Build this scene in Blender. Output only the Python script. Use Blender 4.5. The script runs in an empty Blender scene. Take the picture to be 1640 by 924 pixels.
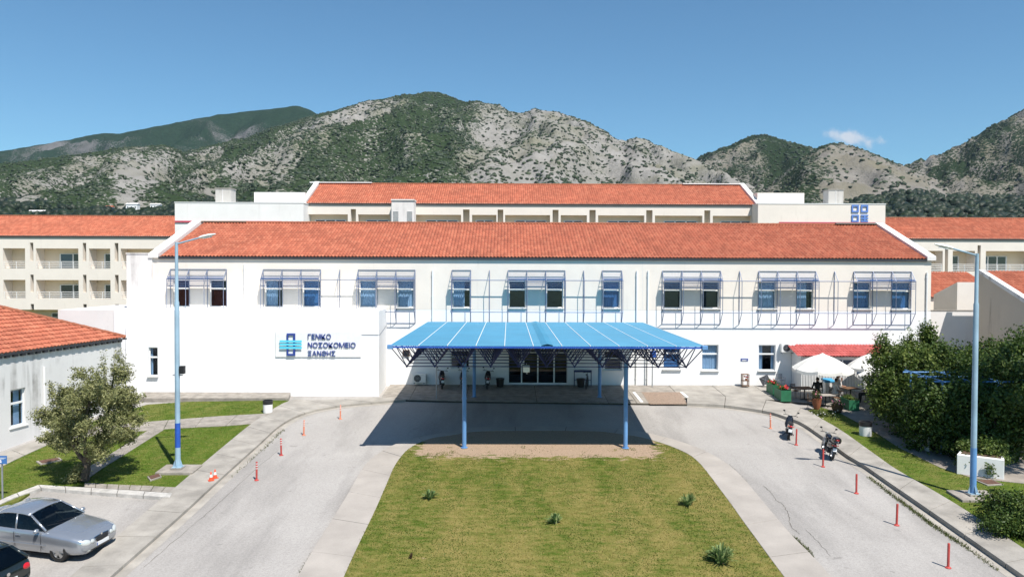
import bpy, bmesh, math, random
import numpy as np
from mathutils import Vector, Matrix, noise
from mathutils.geometry import tessellate_polygon

random.seed(7)
R = math.radians
scene = bpy.context.scene
col = scene.collection

# ---------------------------------------------------------------- camera
FPX = 1200.0
CAMZ = 7.67
PITCH = math.atan(27 / FPX)
YAW = math.atan(5 / FPX)
ROLL = R(0.2)
camd = bpy.data.cameras.new('camera')
camd.sensor_width = 36.0
camd.lens = 36.0 * FPX / 1640.0
camd.clip_start = 0.3
camd.clip_end = 30000
cam = bpy.data.objects.new('camera', camd)
col.objects.link(cam)
RC = Matrix.Rotation(-YAW, 3, 'Z') @ Matrix.Rotation(math.pi / 2 - PITCH, 3, 'X') @ Matrix.Rotation(ROLL, 3, 'Z')
cam.matrix_world = Matrix.Translation((0, 0, CAMZ)) @ RC.to_4x4()
scene.camera = cam

# ---------------------------------------------------------------- sky and sun
SUN = Vector((0.349, -0.533, 1.0)).normalized()          # direction towards the sun
world = bpy.data.worlds.new('World')
scene.world = world
world.use_nodes = True
wn = world.node_tree.nodes
wl = world.node_tree.links
wn.clear()
wo = wn.new('ShaderNodeOutputWorld')
bg = wn.new('ShaderNodeBackground')
sky = wn.new('ShaderNodeTexSky')
sky.sky_type = 'NISHITA'
sky.sun_disc = False
sky.sun_elevation = math.asin(SUN.z)
sky.sun_rotation = math.atan2(SUN.x, SUN.y)
sky.altitude = 0
sky.air_density = 1.0
sky.dust_density = 0.0
sky.ozone_density = 5.5
bg.inputs['Strength'].default_value = 0.090
tint = wn.new('ShaderNodeMix'); tint.data_type = 'RGBA'; tint.blend_type = 'MULTIPLY'
tint.inputs[0].default_value = 1.0
tint.inputs[7].default_value = (0.72, 1.0, 1.02, 1)          # clear dry air
wl.new(sky.outputs[0], tint.inputs[6])
# one small fair-weather cloud over the right-hand hills
CLD = (RC @ Vector(((1362 - 820) / FPX, -(219 - 462) / FPX, -1.0))).normalized()
def wmath(op, a, b=None, c=None):
    n = wn.new('ShaderNodeMath'); n.operation = op
    for i, v in enumerate((a, b, c)):
        if v is None:
            continue
        if isinstance(v, (int, float)):
            n.inputs[i].default_value = v
        else:
            wl.new(v, n.inputs[i])
    return n.outputs[0]
wtc = wn.new('ShaderNodeTexCoord'); wsp = wn.new('ShaderNodeSeparateXYZ'); wl.new(wtc.outputs['Generated'], wsp.inputs[0])
wnz = wn.new('ShaderNodeTexNoise'); wnz.inputs['Scale'].default_value = 62; wnz.inputs['Detail'].default_value = 6; wl.new(wtc.outputs['Generated'], wnz.inputs['Vector'])
cxn = wmath('DIVIDE', wmath('SUBTRACT', wsp.outputs[0], CLD.x), 0.027)
czn = wmath('DIVIDE', wmath('ADD', wmath('SUBTRACT', wsp.outputs[2], CLD.z), wmath('MULTIPLY', wmath('SUBTRACT', wsp.outputs[0], CLD.x), 0.22)), 0.0095)
crr = wmath('SQRT', wmath('ADD', wmath('MULTIPLY', cxn, cxn), wmath('MULTIPLY', czn, czn)))
cm = wmath('ADD', crr, wmath('MULTIPLY', wmath('SUBTRACT', wnz.outputs['Fac'], 0.5), 2.4))
cmr = wn.new('ShaderNodeMapRange'); cmr.inputs[1].default_value = 1.15; cmr.inputs[2].default_value = 0.25; cmr.interpolation_type = 'SMOOTHSTEP'
wl.new(cm, cmr.inputs[0])
cfac = wmath('MULTIPLY', wmath('MULTIPLY', cmr.outputs[0], wmath('GREATER_THAN', wsp.outputs[1], 0.0)), 0.75)
cmix = wn.new('ShaderNodeMix'); cmix.data_type = 'RGBA'
wl.new(cfac, cmix.inputs[0]); wl.new(tint.outputs[2], cmix.inputs[6]); cmix.inputs[7].default_value = (6.6, 6.6, 6.9, 1)
wl.new(cmix.outputs[2], bg.inputs[0])
wl.new(bg.outputs[0], wo.inputs[0])

sund = bpy.data.lights.new('sun', 'SUN')
sund.energy = 5.0
sund.angle = R(0.5)
sund.color = (1.0, 0.95, 0.875)
sun = bpy.data.objects.new('sun', sund)
col.objects.link(sun)
sun.rotation_euler = SUN.to_track_quat('Z', 'Y').to_euler()
sun.location = SUN * 60

scene.view_settings.view_transform = 'Standard'
scene.view_settings.look = 'None'
scene.view_settings.exposure = 0.45
scene.view_settings.gamma = 1.0
scene.view_settings.use_curve_mapping = False
scene.render.engine = 'CYCLES'
scene.cycles.caustics_reflective = False
scene.cycles.caustics_refractive = False
scene.cycles.max_bounces = 8
scene.cycles.transparent_max_bounces = 16

# ---------------------------------------------------------------- survey helpers
def gz(y):
    """ground level: the drive climbs to the building, level behind its front"""
    return -3.33333 + 0.0666667 * y if y < 50 else 0.0

def ray(px, py):
    return RC @ Vector(((px - 820) / FPX, -(py - 462) / FPX, -1.0))

def G(px, py, off=0.0):
    d = ray(px, py)
    t = (-3.33333 - CAMZ) / (d.z - 0.0666667 * d.y)
    p = Vector((0, 0, CAMZ)) + d * t
    return Vector((p.x, p.y, gz(p.y) + off))

def F(px, py, Y):
    d = ray(px, py)
    t = Y / d.y
    return Vector((d.x * t, Y, CAMZ + d.z * t))

def FX(px, Y, py=460):
    return F(px, py, Y).x

def FZ(py, Y, px=820):
    return F(px, py, Y).z

# ---------------------------------------------------------------- objects
def link(o, parent=None):
    col.objects.link(o)
    if parent is not None:
        o.parent = parent
    return o

def tag(o, label, cat, group=None):
    o['label'] = label
    o['category'] = cat
    if group:
        o['group'] = group
    return o

def thing(name, label, cat, loc=(0, 0, 0), rz=0.0, group=None):
    o = bpy.data.objects.new(name, None)
    o.empty_display_size = 0.3
    col.objects.link(o)
    o.location = loc
    o.rotation_euler = (0, 0, rz)
    tag(o, label, cat, group)
    return o

def struct(o):
    o['kind'] = 'structure'
    return o

def stuff(o):
    o['kind'] = 'stuff'
    return o

def copy_tree(o, parent=None):
    c = o.copy()
    col.objects.link(c)
    c.parent = parent
    for ch in list(o.children):
        copy_tree(ch, c)
    return c

class MB:
    """collects geometry for ONE mesh object"""
    def __init__(s):
        s.v = []; s.f = []; s.m = []; s.uv = None; s.rnd = None
    def face(s, idx, m=0):
        s.f.append(tuple(idx)); s.m.append(m)
    def quad(s, a, b, c, d, m=0):
        n = len(s.v)
        s.v += [tuple(a), tuple(b), tuple(c), tuple(d)]
        s.face((n, n + 1, n + 2, n + 3), m)
    def box(s, x0, x1, y0, y1, z0, z1, m=0):
        n = len(s.v)
        s.v += [(x0, y0, z0), (x1, y0, z0), (x1, y1, z0), (x0, y1, z0), (x0, y0, z1), (x1, y0, z1), (x1, y1, z1), (x0, y1, z1)]
        for q in ((0, 3, 2, 1), (4, 5, 6, 7), (0, 1, 5, 4), (1, 2, 6, 5), (2, 3, 7, 6), (3, 0, 4, 7)):
            s.face([n + i for i in q], m)
        return s
    def obox(s, c, size, mat3=None, m=0):
        """box centred at c with rotation matrix"""
        n = len(s.v)
        hx, hy, hz = size[0] / 2, size[1] / 2, size[2] / 2
        c = Vector(c)
        for k in ((-1, -1, -1), (1, -1, -1), (1, 1, -1), (-1, 1, -1), (-1, -1, 1), (1, -1, 1), (1, 1, 1), (-1, 1, 1)):
            p = Vector((k[0] * hx, k[1] * hy, k[2] * hz))
            if mat3 is not None:
                p = mat3 @ p
            s.v.append(tuple(c + p))
        for q in ((0, 3, 2, 1), (4, 5, 6, 7), (0, 1, 5, 4), (1, 2, 6, 5), (2, 3, 7, 6), (3, 0, 4, 7)):
            s.face([n + i for i in q], m)
        return s
    def tube(s, p, q, r, n=6, m=0, r2=None, cap=True):
        p = Vector(p); q = Vector(q)
        d = q - p
        if d.length < 1e-6:
            return s
        d.normalize()
        a = d.orthogonal().normalized()
        b = d.cross(a)
        r2 = r if r2 is None else r2
        k = len(s.v)
        for i in range(n):
            t = 2 * math.pi * i / n
            o = a * math.cos(t) + b * math.sin(t)
            s.v.append(tuple(p + o * r)); s.v.append(tuple(q + o * r2))
        for i in range(n):
            j = (i + 1) % n
            s.face((k + 2 * i, k + 2 * j, k + 2 * j + 1, k + 2 * i + 1), m)
        if cap:
            s.face([k + 2 * i for i in reversed(range(n))], m)
            s.face([k + 2 * i + 1 for i in range(n)], m)
        return s
    def path(s, pts, r, n=6, m=0):
        for a, b in zip(pts[:-1], pts[1:]):
            s.tube(a, b, r, n, m)
        return s
    def lathe(s, prof, n=12, c=(0, 0, 0), m=0, axis='Z', cap=True):
        k = len(s.v)
        c = Vector(c)
        for (r, h) in prof:
            for i in range(n):
                t = 2 * math.pi * i / n
                if axis == 'Z':
                    p = (r * math.cos(t), r * math.sin(t), h)
                elif axis == 'Y':
                    p = (r * math.cos(t), h, r * math.sin(t))
                else:
                    p = (h, r * math.cos(t), r * math.sin(t))
                s.v.append(tuple(c + Vector(p)))
        for a in range(len(prof) - 1):
            for i in range(n):
                j = (i + 1) % n
                s.face((k + a * n + i, k + a * n + j, k + (a + 1) * n + j, k + (a + 1) * n + i), m)
        if cap:
            s.face([k + i for i in reversed(range(n))], m)
            s.face([k + (len(prof) - 1) * n + i for i in range(n)], m)
        return s
    def sweep(s, pts, rad, n=8, m=0, jit=0.0):
        """one continuous tube through pts; rad = radius per point"""
        P = [Vector(q) for q in pts]
        k = len(s.v); a = None
        for i, q in enumerate(P):
            d = (P[min(i + 1, len(P) - 1)] - P[max(0, i - 1)]).normalized()
            a = (d.orthogonal() if a is None else a - d * a.dot(d)).normalized()
            b = d.cross(a)
            for j in range(n):
                t = 2 * math.pi * j / n
                r = rad[i] * (1 + (random.uniform(-jit, jit) if jit else 0))
                s.v.append(tuple(q + (a * math.cos(t) + b * math.sin(t)) * r))
        for i in range(len(P) - 1):
            for j in range(n):
                j2 = (j + 1) % n
                s.face((k + i * n + j, k + i * n + j2, k + (i + 1) * n + j2, k + (i + 1) * n + j), m)
        s.face([k + j for j in reversed(range(n))], m); s.face([k + (len(P) - 1) * n + j for j in range(n)], m)
        return s
    def prism(s, poly, z0, z1, m=0, zf=None):
        """vertical prism over an xy polygon (z relative to zf(y) if given)"""
        k = len(s.v)
        n = len(poly)
        for p in poly:
            b = zf(p[1]) if zf else 0
            s.v.append((p[0], p[1], b + z0))
        for p in poly:
            b = zf(p[1]) if zf else 0
            s.v.append((p[0], p[1], b + z1))
        tri = tessellate_polygon([[Vector((p[0], p[1], 0)) for p in poly]])
        for t in tri:
            a, b_, c = [Vector((poly[i][0], poly[i][1], 0)) for i in t]
            up = (b_ - a).cross(c - a).z > 0
            t = t if up else tuple(reversed(t))
            s.face([k + n + i for i in t], m)
        area = sum(poly[i][0] * poly[(i + 1) % n][1] - poly[(i + 1) % n][0] * poly[i][1] for i in range(n))
        for i in range(n):
            j = (i + 1) % n
            q = (k + i, k + j, k + n + j, k + n + i)
            s.face(q if area > 0 else tuple(reversed(q)), m)
        return s
    def sphere(s, c, r, seg=10, rings=7, m=0, sx=1, sy=1, sz=1):
        c = Vector(c)
        prof = []
        k = len(s.v)
        for a in range(rings + 1):
            t = math.pi * a / rings - math.pi / 2
            for i in range(seg):
                u = 2 * math.pi * i / seg
                s.v.append((c.x + r * sx * math.cos(t) * math.cos(u), c.y + r * sy * math.cos(t) * math.sin(u), c.z + r * sz * math.sin(t)))
        for a in range(rings):
            for i in range(seg):
                j = (i + 1) % seg
                s.face((k + a * seg + i, k + a * seg + j, k + (a + 1) * seg + j, k + (a + 1) * seg + i), m)
        return s
    def build(s, name, mats, parent=None, smooth=False, world=True, bevel=0.0, auto=None):
        me = bpy.data.meshes.new(name)
        v = s.v
        if parent is not None and world:
            o_ = Vector((0, 0, 0))
            p = parent
            while p is not None:
                o_ += p.location
                p = p.parent
            v = [(a[0] - o_.x, a[1] - o_.y, a[2] - o_.z) for a in v]
        me.from_pydata(v, [], s.f)
        if not isinstance(mats, (list, tuple)):
            mats = [mats]
        for m in mats:
            me.materials.append(MAT[m] if isinstance(m, str) else m)
        if len(mats) > 1:
            me.polygons.foreach_set('material_index', s.m)
        if smooth:
            me.polygons.foreach_set('use_smooth', [True] * len(me.polygons))
        if s.uv is not None:
            ul = me.uv_layers.new(name='UVMap')
            ul.data.foreach_set('uv', s.uv)
        if s.rnd is not None:
            at = me.attributes.new('rnd', 'FLOAT', 'FACE')
            at.data.foreach_set('value', s.rnd)
        me.validate()
        me.update()
        if auto is not None:
            me.set_sharp_from_angle(angle=R(auto))
        o = bpy.data.objects.new(name, me)
        link(o, parent)
        if bevel:
            b = o.modifiers.new('bevel', 'BEVEL')
            b.width = bevel; b.segments = 2; b.limit_method = 'ANGLE'; b.angle_limit = R(40)
        return o

# ---------------------------------------------------------------- materials
MAT = {}

def newmat(name):
    m = bpy.data.materials.new(name)
    m.use_nodes = True
    nt = m.node_tree
    MAT[name] = m
    return m, nt, nt.nodes['Principled BSDF']

def N(nt, t, **kw):
    n = nt.nodes.new(t)
    for k, v in kw.items():
        setattr(n, k, v)
    return n

def pos(nt, scale=(1, 1, 1), local=False):
    g = N(nt, 'ShaderNodeTexCoord') if local else N(nt, 'ShaderNodeNewGeometry')
    mp = N(nt, 'ShaderNodeMapping')
    mp.inputs['Scale'].default_value = scale
    nt.links.new(g.outputs['Object' if local else 'Position'], mp.inputs['Vector'])
    return mp.outputs['Vector']

def nz(nt, vec, scale, detail=4, rough=0.55, dist=0.0):
    n = N(nt, 'ShaderNodeTexNoise')
    n.inputs['Scale'].default_value = scale
    n.inputs['Detail'].default_value = detail
    n.inputs['Roughness'].default_value = rough
    n.inputs['Distortion'].default_value = dist
    nt.links.new(vec, n.inputs['Vector'])
    return n.outputs['Fac']

def ramp(nt, fac, stops):
    r = N(nt, 'ShaderNodeValToRGB')
    el = r.color_ramp.elements
    while len(el) < len(stops):
        el.new(0.5)
    for e, (p, c) in zip(el, stops):
        e.position = p
        e.color = (c, c, c, 1) if isinstance(c, (int, float)) else (c[0], c[1], c[2], 1)
    nt.links.new(fac, r.inputs['Fac'])
    return r.outputs['Color']

def mix(nt, fac, a, b, mode='MIX'):
    x = N(nt, 'ShaderNodeMix', data_type='RGBA', blend_type=mode)
    for sock, val in ((x.inputs[0], fac), (x.inputs[6], a), (x.inputs[7], b)):
        if hasattr(val, 'links') or isinstance(val, bpy.types.NodeSocket):
            nt.links.new(val, sock)
        elif isinstance(val, (int, float)):
            sock.default_value = val
        else:
            sock.default_value = (val[0], val[1], val[2], 1)
    return x.outputs[2]

def bump(nt, b, h, strength=0.3, dist=0.02):
    n = N(nt, 'ShaderNodeBump')
    n.inputs['Strength'].default_value = strength
    n.inputs['Distance'].default_value = dist
    nt.links.new(h, n.inputs['Height'])
    nt.links.new(n.outputs[0], b.inputs['Normal'])

def sc(c, k):
    return tuple(min(1, x * k) for x in c)

def plain(name, c, rough=0.6, metal=0.0, var=0.12, scale=3.0, fine=40.0, bmp=0.0, coat=0.0, local=False):
    m, nt, b = newmat(name)
    p = pos(nt, local=local)
    a = nz(nt, p, scale, 5)
    f = nz(nt, p, fine, 2)
    c1 = ramp(nt, a, [(0.3, sc(c, 1 - var)), (0.7, sc(c, 1 + var))])
    c2 = mix(nt, 1.0, c1, ramp(nt, f, [(0.3, 1 - var * 0.6), (0.7, 1.0)]), 'MULTIPLY')
    nt.links.new(c2, b.inputs['Base Color'])
    b.inputs['Roughness'].default_value = rough
    b.inputs['Metallic'].default_value = metal
    b.inputs['Coat Weight'].default_value = coat
    b.inputs['Coat Roughness'].default_value = 0.05
    if bmp:
        bump(nt, b, f, bmp, 0.01)
    return m

def wallmat(name, c, stain=0.35, stain_c=(0.16, 0.14, 0.12), amount=0.56):
    """painted render with weather streaks and blotches"""
    m, nt, b = newmat(name)
    p = pos(nt)
    ps = pos(nt, (2.2, 2.2, 0.16))
    st = nz(nt, ps, 1.0, 7, 0.65)
    bl = nz(nt, p, 0.35, 6, 0.6)
    sm = mix(nt, 1.0, ramp(nt, st, [(amount, 0.0), (amount + 0.16, 1.0)]), ramp(nt, bl, [(0.46, 0.0), (0.66, 1.0)]), 'MULTIPLY')
    k = N(nt, 'ShaderNodeMath', operation='MULTIPLY')
    nt.links.new(sm, k.inputs[0]); k.inputs[1].default_value = stain
    base = ramp(nt, nz(nt, p, 0.8, 6), [(0.25, sc(c, 0.94)), (0.75, sc(c, 1.03))])
    out = mix(nt, k.outputs[0], base, stain_c)
    nt.links.new(out, b.inputs['Base Color'])
    b.inputs['Roughness'].default_value = 0.85
    bump(nt, b, nz(nt, p, 30, 3), 0.12, 0.01)
    return m

wallmat('white_render', (0.80, 0.79, 0.77), 0.30, (0.25, 0.23, 0.21), 0.55)
wallmat('fresh_white', (0.84, 0.84, 0.84), 0.16, (0.35, 0.33, 0.31), 0.56)
wallmat('cream_render', (0.78, 0.715, 0.64), 0.34, (0.34, 0.28, 0.23), 0.57)
wallmat('stained_white', (0.74, 0.71, 0.69), 0.75, (0.16, 0.14, 0.13), 0.50)
wallmat('stained_grey', (0.70, 0.69, 0.68), 0.85, (0.18, 0.165, 0.15), 0.46)
wallmat('weathered_concrete', (0.50, 0.475, 0.44), 0.75, (0.14, 0.125, 0.11), 0.47)
wallmat('beige_render', (0.52, 0.46, 0.38), 0.5, (0.13, 0.11, 0.09), 0.55)
wallmat('tan_render', (0.80, 0.68, 0.52), 0.15, (0.2, 0.16, 0.12), 0.58)
plain('white_paint', (0.80, 0.80, 0.79), 0.45, var=0.04)
plain('white_plastic', (0.78, 0.78, 0.76), 0.4, var=0.05)
plain('grey_metal', (0.36, 0.38, 0.41), 0.4, 0.6, var=0.1)
plain('shade_tube', (0.21, 0.25, 0.36), 0.45, 0.3, var=0.15)
plain('louvre_blue', (0.035, 0.115, 0.31), 0.45, 0.2, var=0.15)
plain('frame_blue', (0.010, 0.022, 0.11), 0.45, var=0.15)
plain('post_blue', (0.13, 0.29, 0.55), 0.5, var=0.15, scale=1.5)
plain('lamp_blue', (0.29, 0.42, 0.52), 0.5, var=0.16, scale=1.2)
plain('deep_blue', (0.02, 0.09, 0.42), 0.45, var=0.1)
plain('letter_blue', (0.025, 0.055, 0.27), 0.5, var=0.05)
plain('cyan_paint', (0.10, 0.60, 0.78), 0.5, var=0.04)
plain('emblem_blue', (0.12, 0.24, 0.60), 0.5, var=0.06)
plain('black_plastic', (0.018, 0.018, 0.02), 0.45, var=0.2)
plain('rubber', (0.018, 0.018, 0.018), 0.8, var=0.2)
plain('gutter_dark', (0.035, 0.037, 0.045), 0.6, var=0.2)
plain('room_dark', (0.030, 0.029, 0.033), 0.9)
plain('curtain', (0.62, 0.66, 0.68), 0.9, var=0.05)
plain('blind_blue', (0.10, 0.22, 0.38), 0.7, var=0.08)
plain('bollard_red', (0.46, 0.060, 0.050), 0.5, var=0.18, scale=6)
plain('bollard_faded', (0.66, 0.22, 0.13), 0.55, var=0.18, scale=6)
plain('reflective_white', (0.75, 0.75, 0.73), 0.4, var=0.05)
plain('orange_plastic', (0.72, 0.085, 0.03), 0.5, var=0.08)
plain('concrete', (0.335, 0.31, 0.275), 0.9, var=0.24, scale=1.1, fine=25, bmp=0.2)
plain('old_concrete', (0.30, 0.27, 0.235), 0.9, var=0.28, scale=2.2, fine=20, bmp=0.3)
plain('joint', (0.07, 0.06, 0.045), 1.0, var=0.3)
plain('rust', (0.12, 0.06, 0.04), 0.9, var=0.3, scale=5)
plain('wood', (0.16, 0.085, 0.045), 0.75, var=0.2, scale=8)
plain('bark', (0.11, 0.085, 0.065), 0.95, var=0.35, scale=9, bmp=0.6)
plain('green_paint', (0.02, 0.14, 0.065), 0.55, var=0.15)
plain('red_paint', (0.50, 0.02, 0.025), 0.5, var=0.1)
plain('flower_red', (0.65, 0.02, 0.04), 0.6, var=0.25, scale=15)
plain('flower_pink', (0.75, 0.25, 0.35), 0.6, var=0.25, scale=15)
plain('terracotta', (0.30, 0.10, 0.05), 0.8, var=0.15)
plain('chrome', (0.75, 0.75, 0.77), 0.12, 1.0, var=0.03)
plain('alloy', (0.45, 0.46, 0.47), 0.3, 0.9, var=0.04)
plain('silver_paint', (0.40, 0.425, 0.465), 0.27, 0.65, var=0.03, coat=1.0)
plain('dark_paint', (0.012, 0.018, 0.018), 0.25, 0.2, var=0.05, coat=1.0)
plain('moto_black', (0.012, 0.012, 0.015), 0.25, 0.1, var=0.1, coat=0.8)
plain('moto_silver', (0.42, 0.43, 0.45), 0.3, 0.6, var=0.05, coat=0.5)
plain('seat_black', (0.015, 0.015, 0.015), 0.7, var=0.2)
plain('lens_clear', (0.55, 0.57, 0.55), 0.1, 0.2, var=0.05, coat=1.0)
plain('lens_red', (0.5, 0.01, 0.015), 0.15, var=0.05, coat=1.0)
plain('plate_white', (0.70, 0.71, 0.72), 0.5, var=0.03)
plain('skin', (0.42, 0.23, 0.15), 0.6, var=0.06)
plain('hair', (0.02, 0.015, 0.012), 0.6, var=0.2)
plain('cloth_white', (0.62, 0.61, 0.59), 0.9, var=0.06, scale=8)
plain('cloth_black', (0.015, 0.015, 0.018), 0.9, var=0.2, scale=8)
plain('cloth_grey', (0.12, 0.12, 0.13), 0.9, var=0.15, scale=8)
plain('parasol', (0.74, 0.72, 0.67), 0.85, var=0.07, scale=2)
plain('plastic_blue', (0.06, 0.35, 0.62), 0.5, var=0.05)
plain('sign_blue', (0.05, 0.16, 0.42), 0.5, var=0.05)
plain('pink_flashing', (0.50, 0.06, 0.10), 0.7, var=0.1)
plain('lead_grey', (0.25, 0.30, 0.27), 0.7, var=0.15)
plain('soil', (0.10, 0.065, 0.04), 1.0, var=0.3, scale=6)

def glassmat(name, tint, rough=0.02, clear=0.8, ior=1.5):
    m, nt, b = newmat(name)
    nt.nodes.remove(b)
    out = nt.nodes['Material Output']
    tr = N(nt, 'ShaderNodeBsdfTransparent'); tr.inputs[0].default_value = (tint[0], tint[1], tint[2], 1)
    gl = N(nt, 'ShaderNodeBsdfGlossy'); gl.inputs['Roughness'].default_value = rough
    gl.inputs[0].default_value = (0.9, 0.95, 1.0, 1)
    lw = N(nt, 'ShaderNodeLayerWeight'); lw.inputs[0].default_value = 0.5
    pw = N(nt, 'ShaderNodeMath', operation='POWER'); nt.links.new(lw.outputs['Facing'], pw.inputs[0]); pw.inputs[1].default_value = 4.0
    fr = N(nt, 'ShaderNodeMath', operation='MULTIPLY_ADD'); nt.links.new(pw.outputs[0], fr.inputs[0]); fr.inputs[1].default_value = 0.85; fr.inputs[2].default_value = ((ior - 1) / (ior + 1)) ** 2
    mx = N(nt, 'ShaderNodeMixShader')
    nt.links.new(fr.outputs[0], mx.inputs[0])
    nt.links.new(tr.outputs[0], mx.inputs[1]); nt.links.new(gl.outputs[0], mx.inputs[2])
    nt.links.new(mx.outputs[0], out.inputs['Surface'])
glassmat('glass', (0.76, 0.85, 0.94), ior=1.42)
glassmat('car_glass', (0.13, 0.16, 0.16), ior=1.5)

def darkglass(name, c, rough=0.06):
    m, nt, b = newmat(name)
    b.inputs['Base Color'].default_value = (*c, 1)
    b.inputs['Roughness'].default_value = rough
    b.inputs['IOR'].default_value = 1.7
darkglass('dark_glass', (0.012, 0.016, 0.025))
darkglass('blue_glass', (0.03, 0.06, 0.11))

def tilemat(name, c):
    m, nt, b = newmat(name)
    uv = N(nt, 'ShaderNodeUVMap')
    fl = N(nt, 'ShaderNodeVectorMath', operation='FLOOR')
    nt.links.new(uv.outputs[0], fl.inputs[0])
    w = N(nt, 'ShaderNodeTexWhiteNoise', noise_dimensions='2D')
    nt.links.new(fl.outputs[0], w.inputs['Vector'])
    c1 = ramp(nt, w.outputs['Value'], [(0.0, sc(c, 0.80)), (0.55, c), (1.0, (c[0] * 1.12, c[1] * 1.3, c[2] * 1.35))])
    p = pos(nt)
    c2 = mix(nt, 1.0, c1, ramp(nt, nz(nt, p, 0.5, 6), [(0.3, 0.86), (0.65, 1.06)]), 'MULTIPLY')
    c2 = mix(nt, ramp(nt, nz(nt, pos(nt, (1.3, 0.35, 0.35)), 0.9, 6, 0.65), [(0.58, 0.0), (0.80, 0.28)]), c2, (0.26, 0.085, 0.05))
    c3 = mix(nt, ramp(nt, nz(nt, p, 2.5, 6, 0.7), [(0.6, 0.0), (0.8, 0.35)]), c2, (0.46, 0.24, 0.16))
    nt.links.new(c3, b.inputs['Base Color'])
    b.inputs['Roughness'].default_value = 0.8
tilemat('roof_tile', (0.415, 0.122, 0.066))
tilemat('roof_tile_rear', (0.435, 0.127, 0.068))

def leafmat(name, c, c2, trans=0.35):
    m, nt, b = newmat(name)
    out = nt.nodes['Material Output']
    at = N(nt, 'ShaderNodeAttribute'); at.attribute_name = 'rnd'
    cc = ramp(nt, at.outputs['Fac'], [(0.0, sc(c, 0.8)), (0.5, c), (1.0, c2)])
    nt.links.new(cc, b.inputs['Base Color'])
    b.inputs['Roughness'].default_value = 0.55
    b.inputs['Specular IOR Level'].default_value = 0.3
    tl = N(nt, 'ShaderNodeBsdfTranslucent')
    nt.links.new(cc, tl.inputs[0])
    mx = N(nt, 'ShaderNodeMixShader'); mx.inputs[0].default_value = trans
    nt.links.new(b.outputs[0], mx.inputs[1]); nt.links.new(tl.outputs[0], mx.inputs[2])
    nt.links.new(mx.outputs[0], out.inputs['Surface'])
leafmat('olive_leaf', (0.19, 0.20, 0.078), (0.46, 0.45, 0.22), 0.25)
leafmat('vine_leaf', (0.070, 0.115, 0.020), (0.26, 0.30, 0.075), 0.3)
leafmat('hedge_leaf', (0.042, 0.080, 0.014), (0.16, 0.21, 0.042), 0.25)
leafmat('yucca_leaf', (0.12, 0.20, 0.065), (0.40, 0.46, 0.19), 0.3)
leafmat('weed_leaf', (0.06, 0.085, 0.02), (0.16, 0.16, 0.05), 0.2)
leafmat('grass_blade', (0.108, 0.150, 0.019), (0.26, 0.23, 0.060), 0.25)
leafmat('grass_green', (0.105, 0.165, 0.020), (0.23, 0.235, 0.06), 0.25)
leafmat('far_tree', (0.010, 0.019, 0.008), (0.020, 0.034, 0.012), 0.0)
leafmat('scrub_leaf', (0.028, 0.044, 0.021), (0.055, 0.074, 0.035), 0.0)

def roadmat():
    m, nt, b = newmat('pale_asphalt')
    p = pos(nt)
    pl = pos(nt, (0.9, 0.16, 1))
    a = nz(nt, p, 0.25, 7, 0.6)
    w = nz(nt, pl, 0.55, 5, 0.6)
    f = nz(nt, p, 55, 3, 0.7)
    v = N(nt, 'ShaderNodeTexVoronoi'); v.inputs['Scale'].default_value = 38
    nt.links.new(p, v.inputs['Vector'])
    c1 = ramp(nt, a, [(0.3, (0.35, 0.328, 0.306)), (0.7, (0.41, 0.386, 0.362))])
    c2 = mix(nt, ramp(nt, w, [(0.46, 0.0), (0.66, 0.75)]), c1, (0.25, 0.235, 0.22))
    g2 = nz(nt, p, 14, 4, 0.75)
    c2 = mix(nt, 1.0, c2, ramp(nt, g2, [(0.30, 0.80), (0.62, 1.05)]), 'MULTIPLY')
    c3 = mix(nt, 1.0, c2, ramp(nt, f, [(0.25, 0.70), (0.6, 1.08)]), 'MULTIPLY')
    spots = nz(nt, p, 1.9, 4, 0.6)
    c4 = mix(nt, ramp(nt, spots, [(0.66, 0.0), (0.73, 0.45)]), c3, (0.14, 0.13, 0.12))
    nt.links.new(c4, b.inputs['Base Color'])
    b.inputs['Roughness'].default_value = 0.92
    bump(nt, b, f, 0.35, 0.008)
roadmat()

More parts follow.
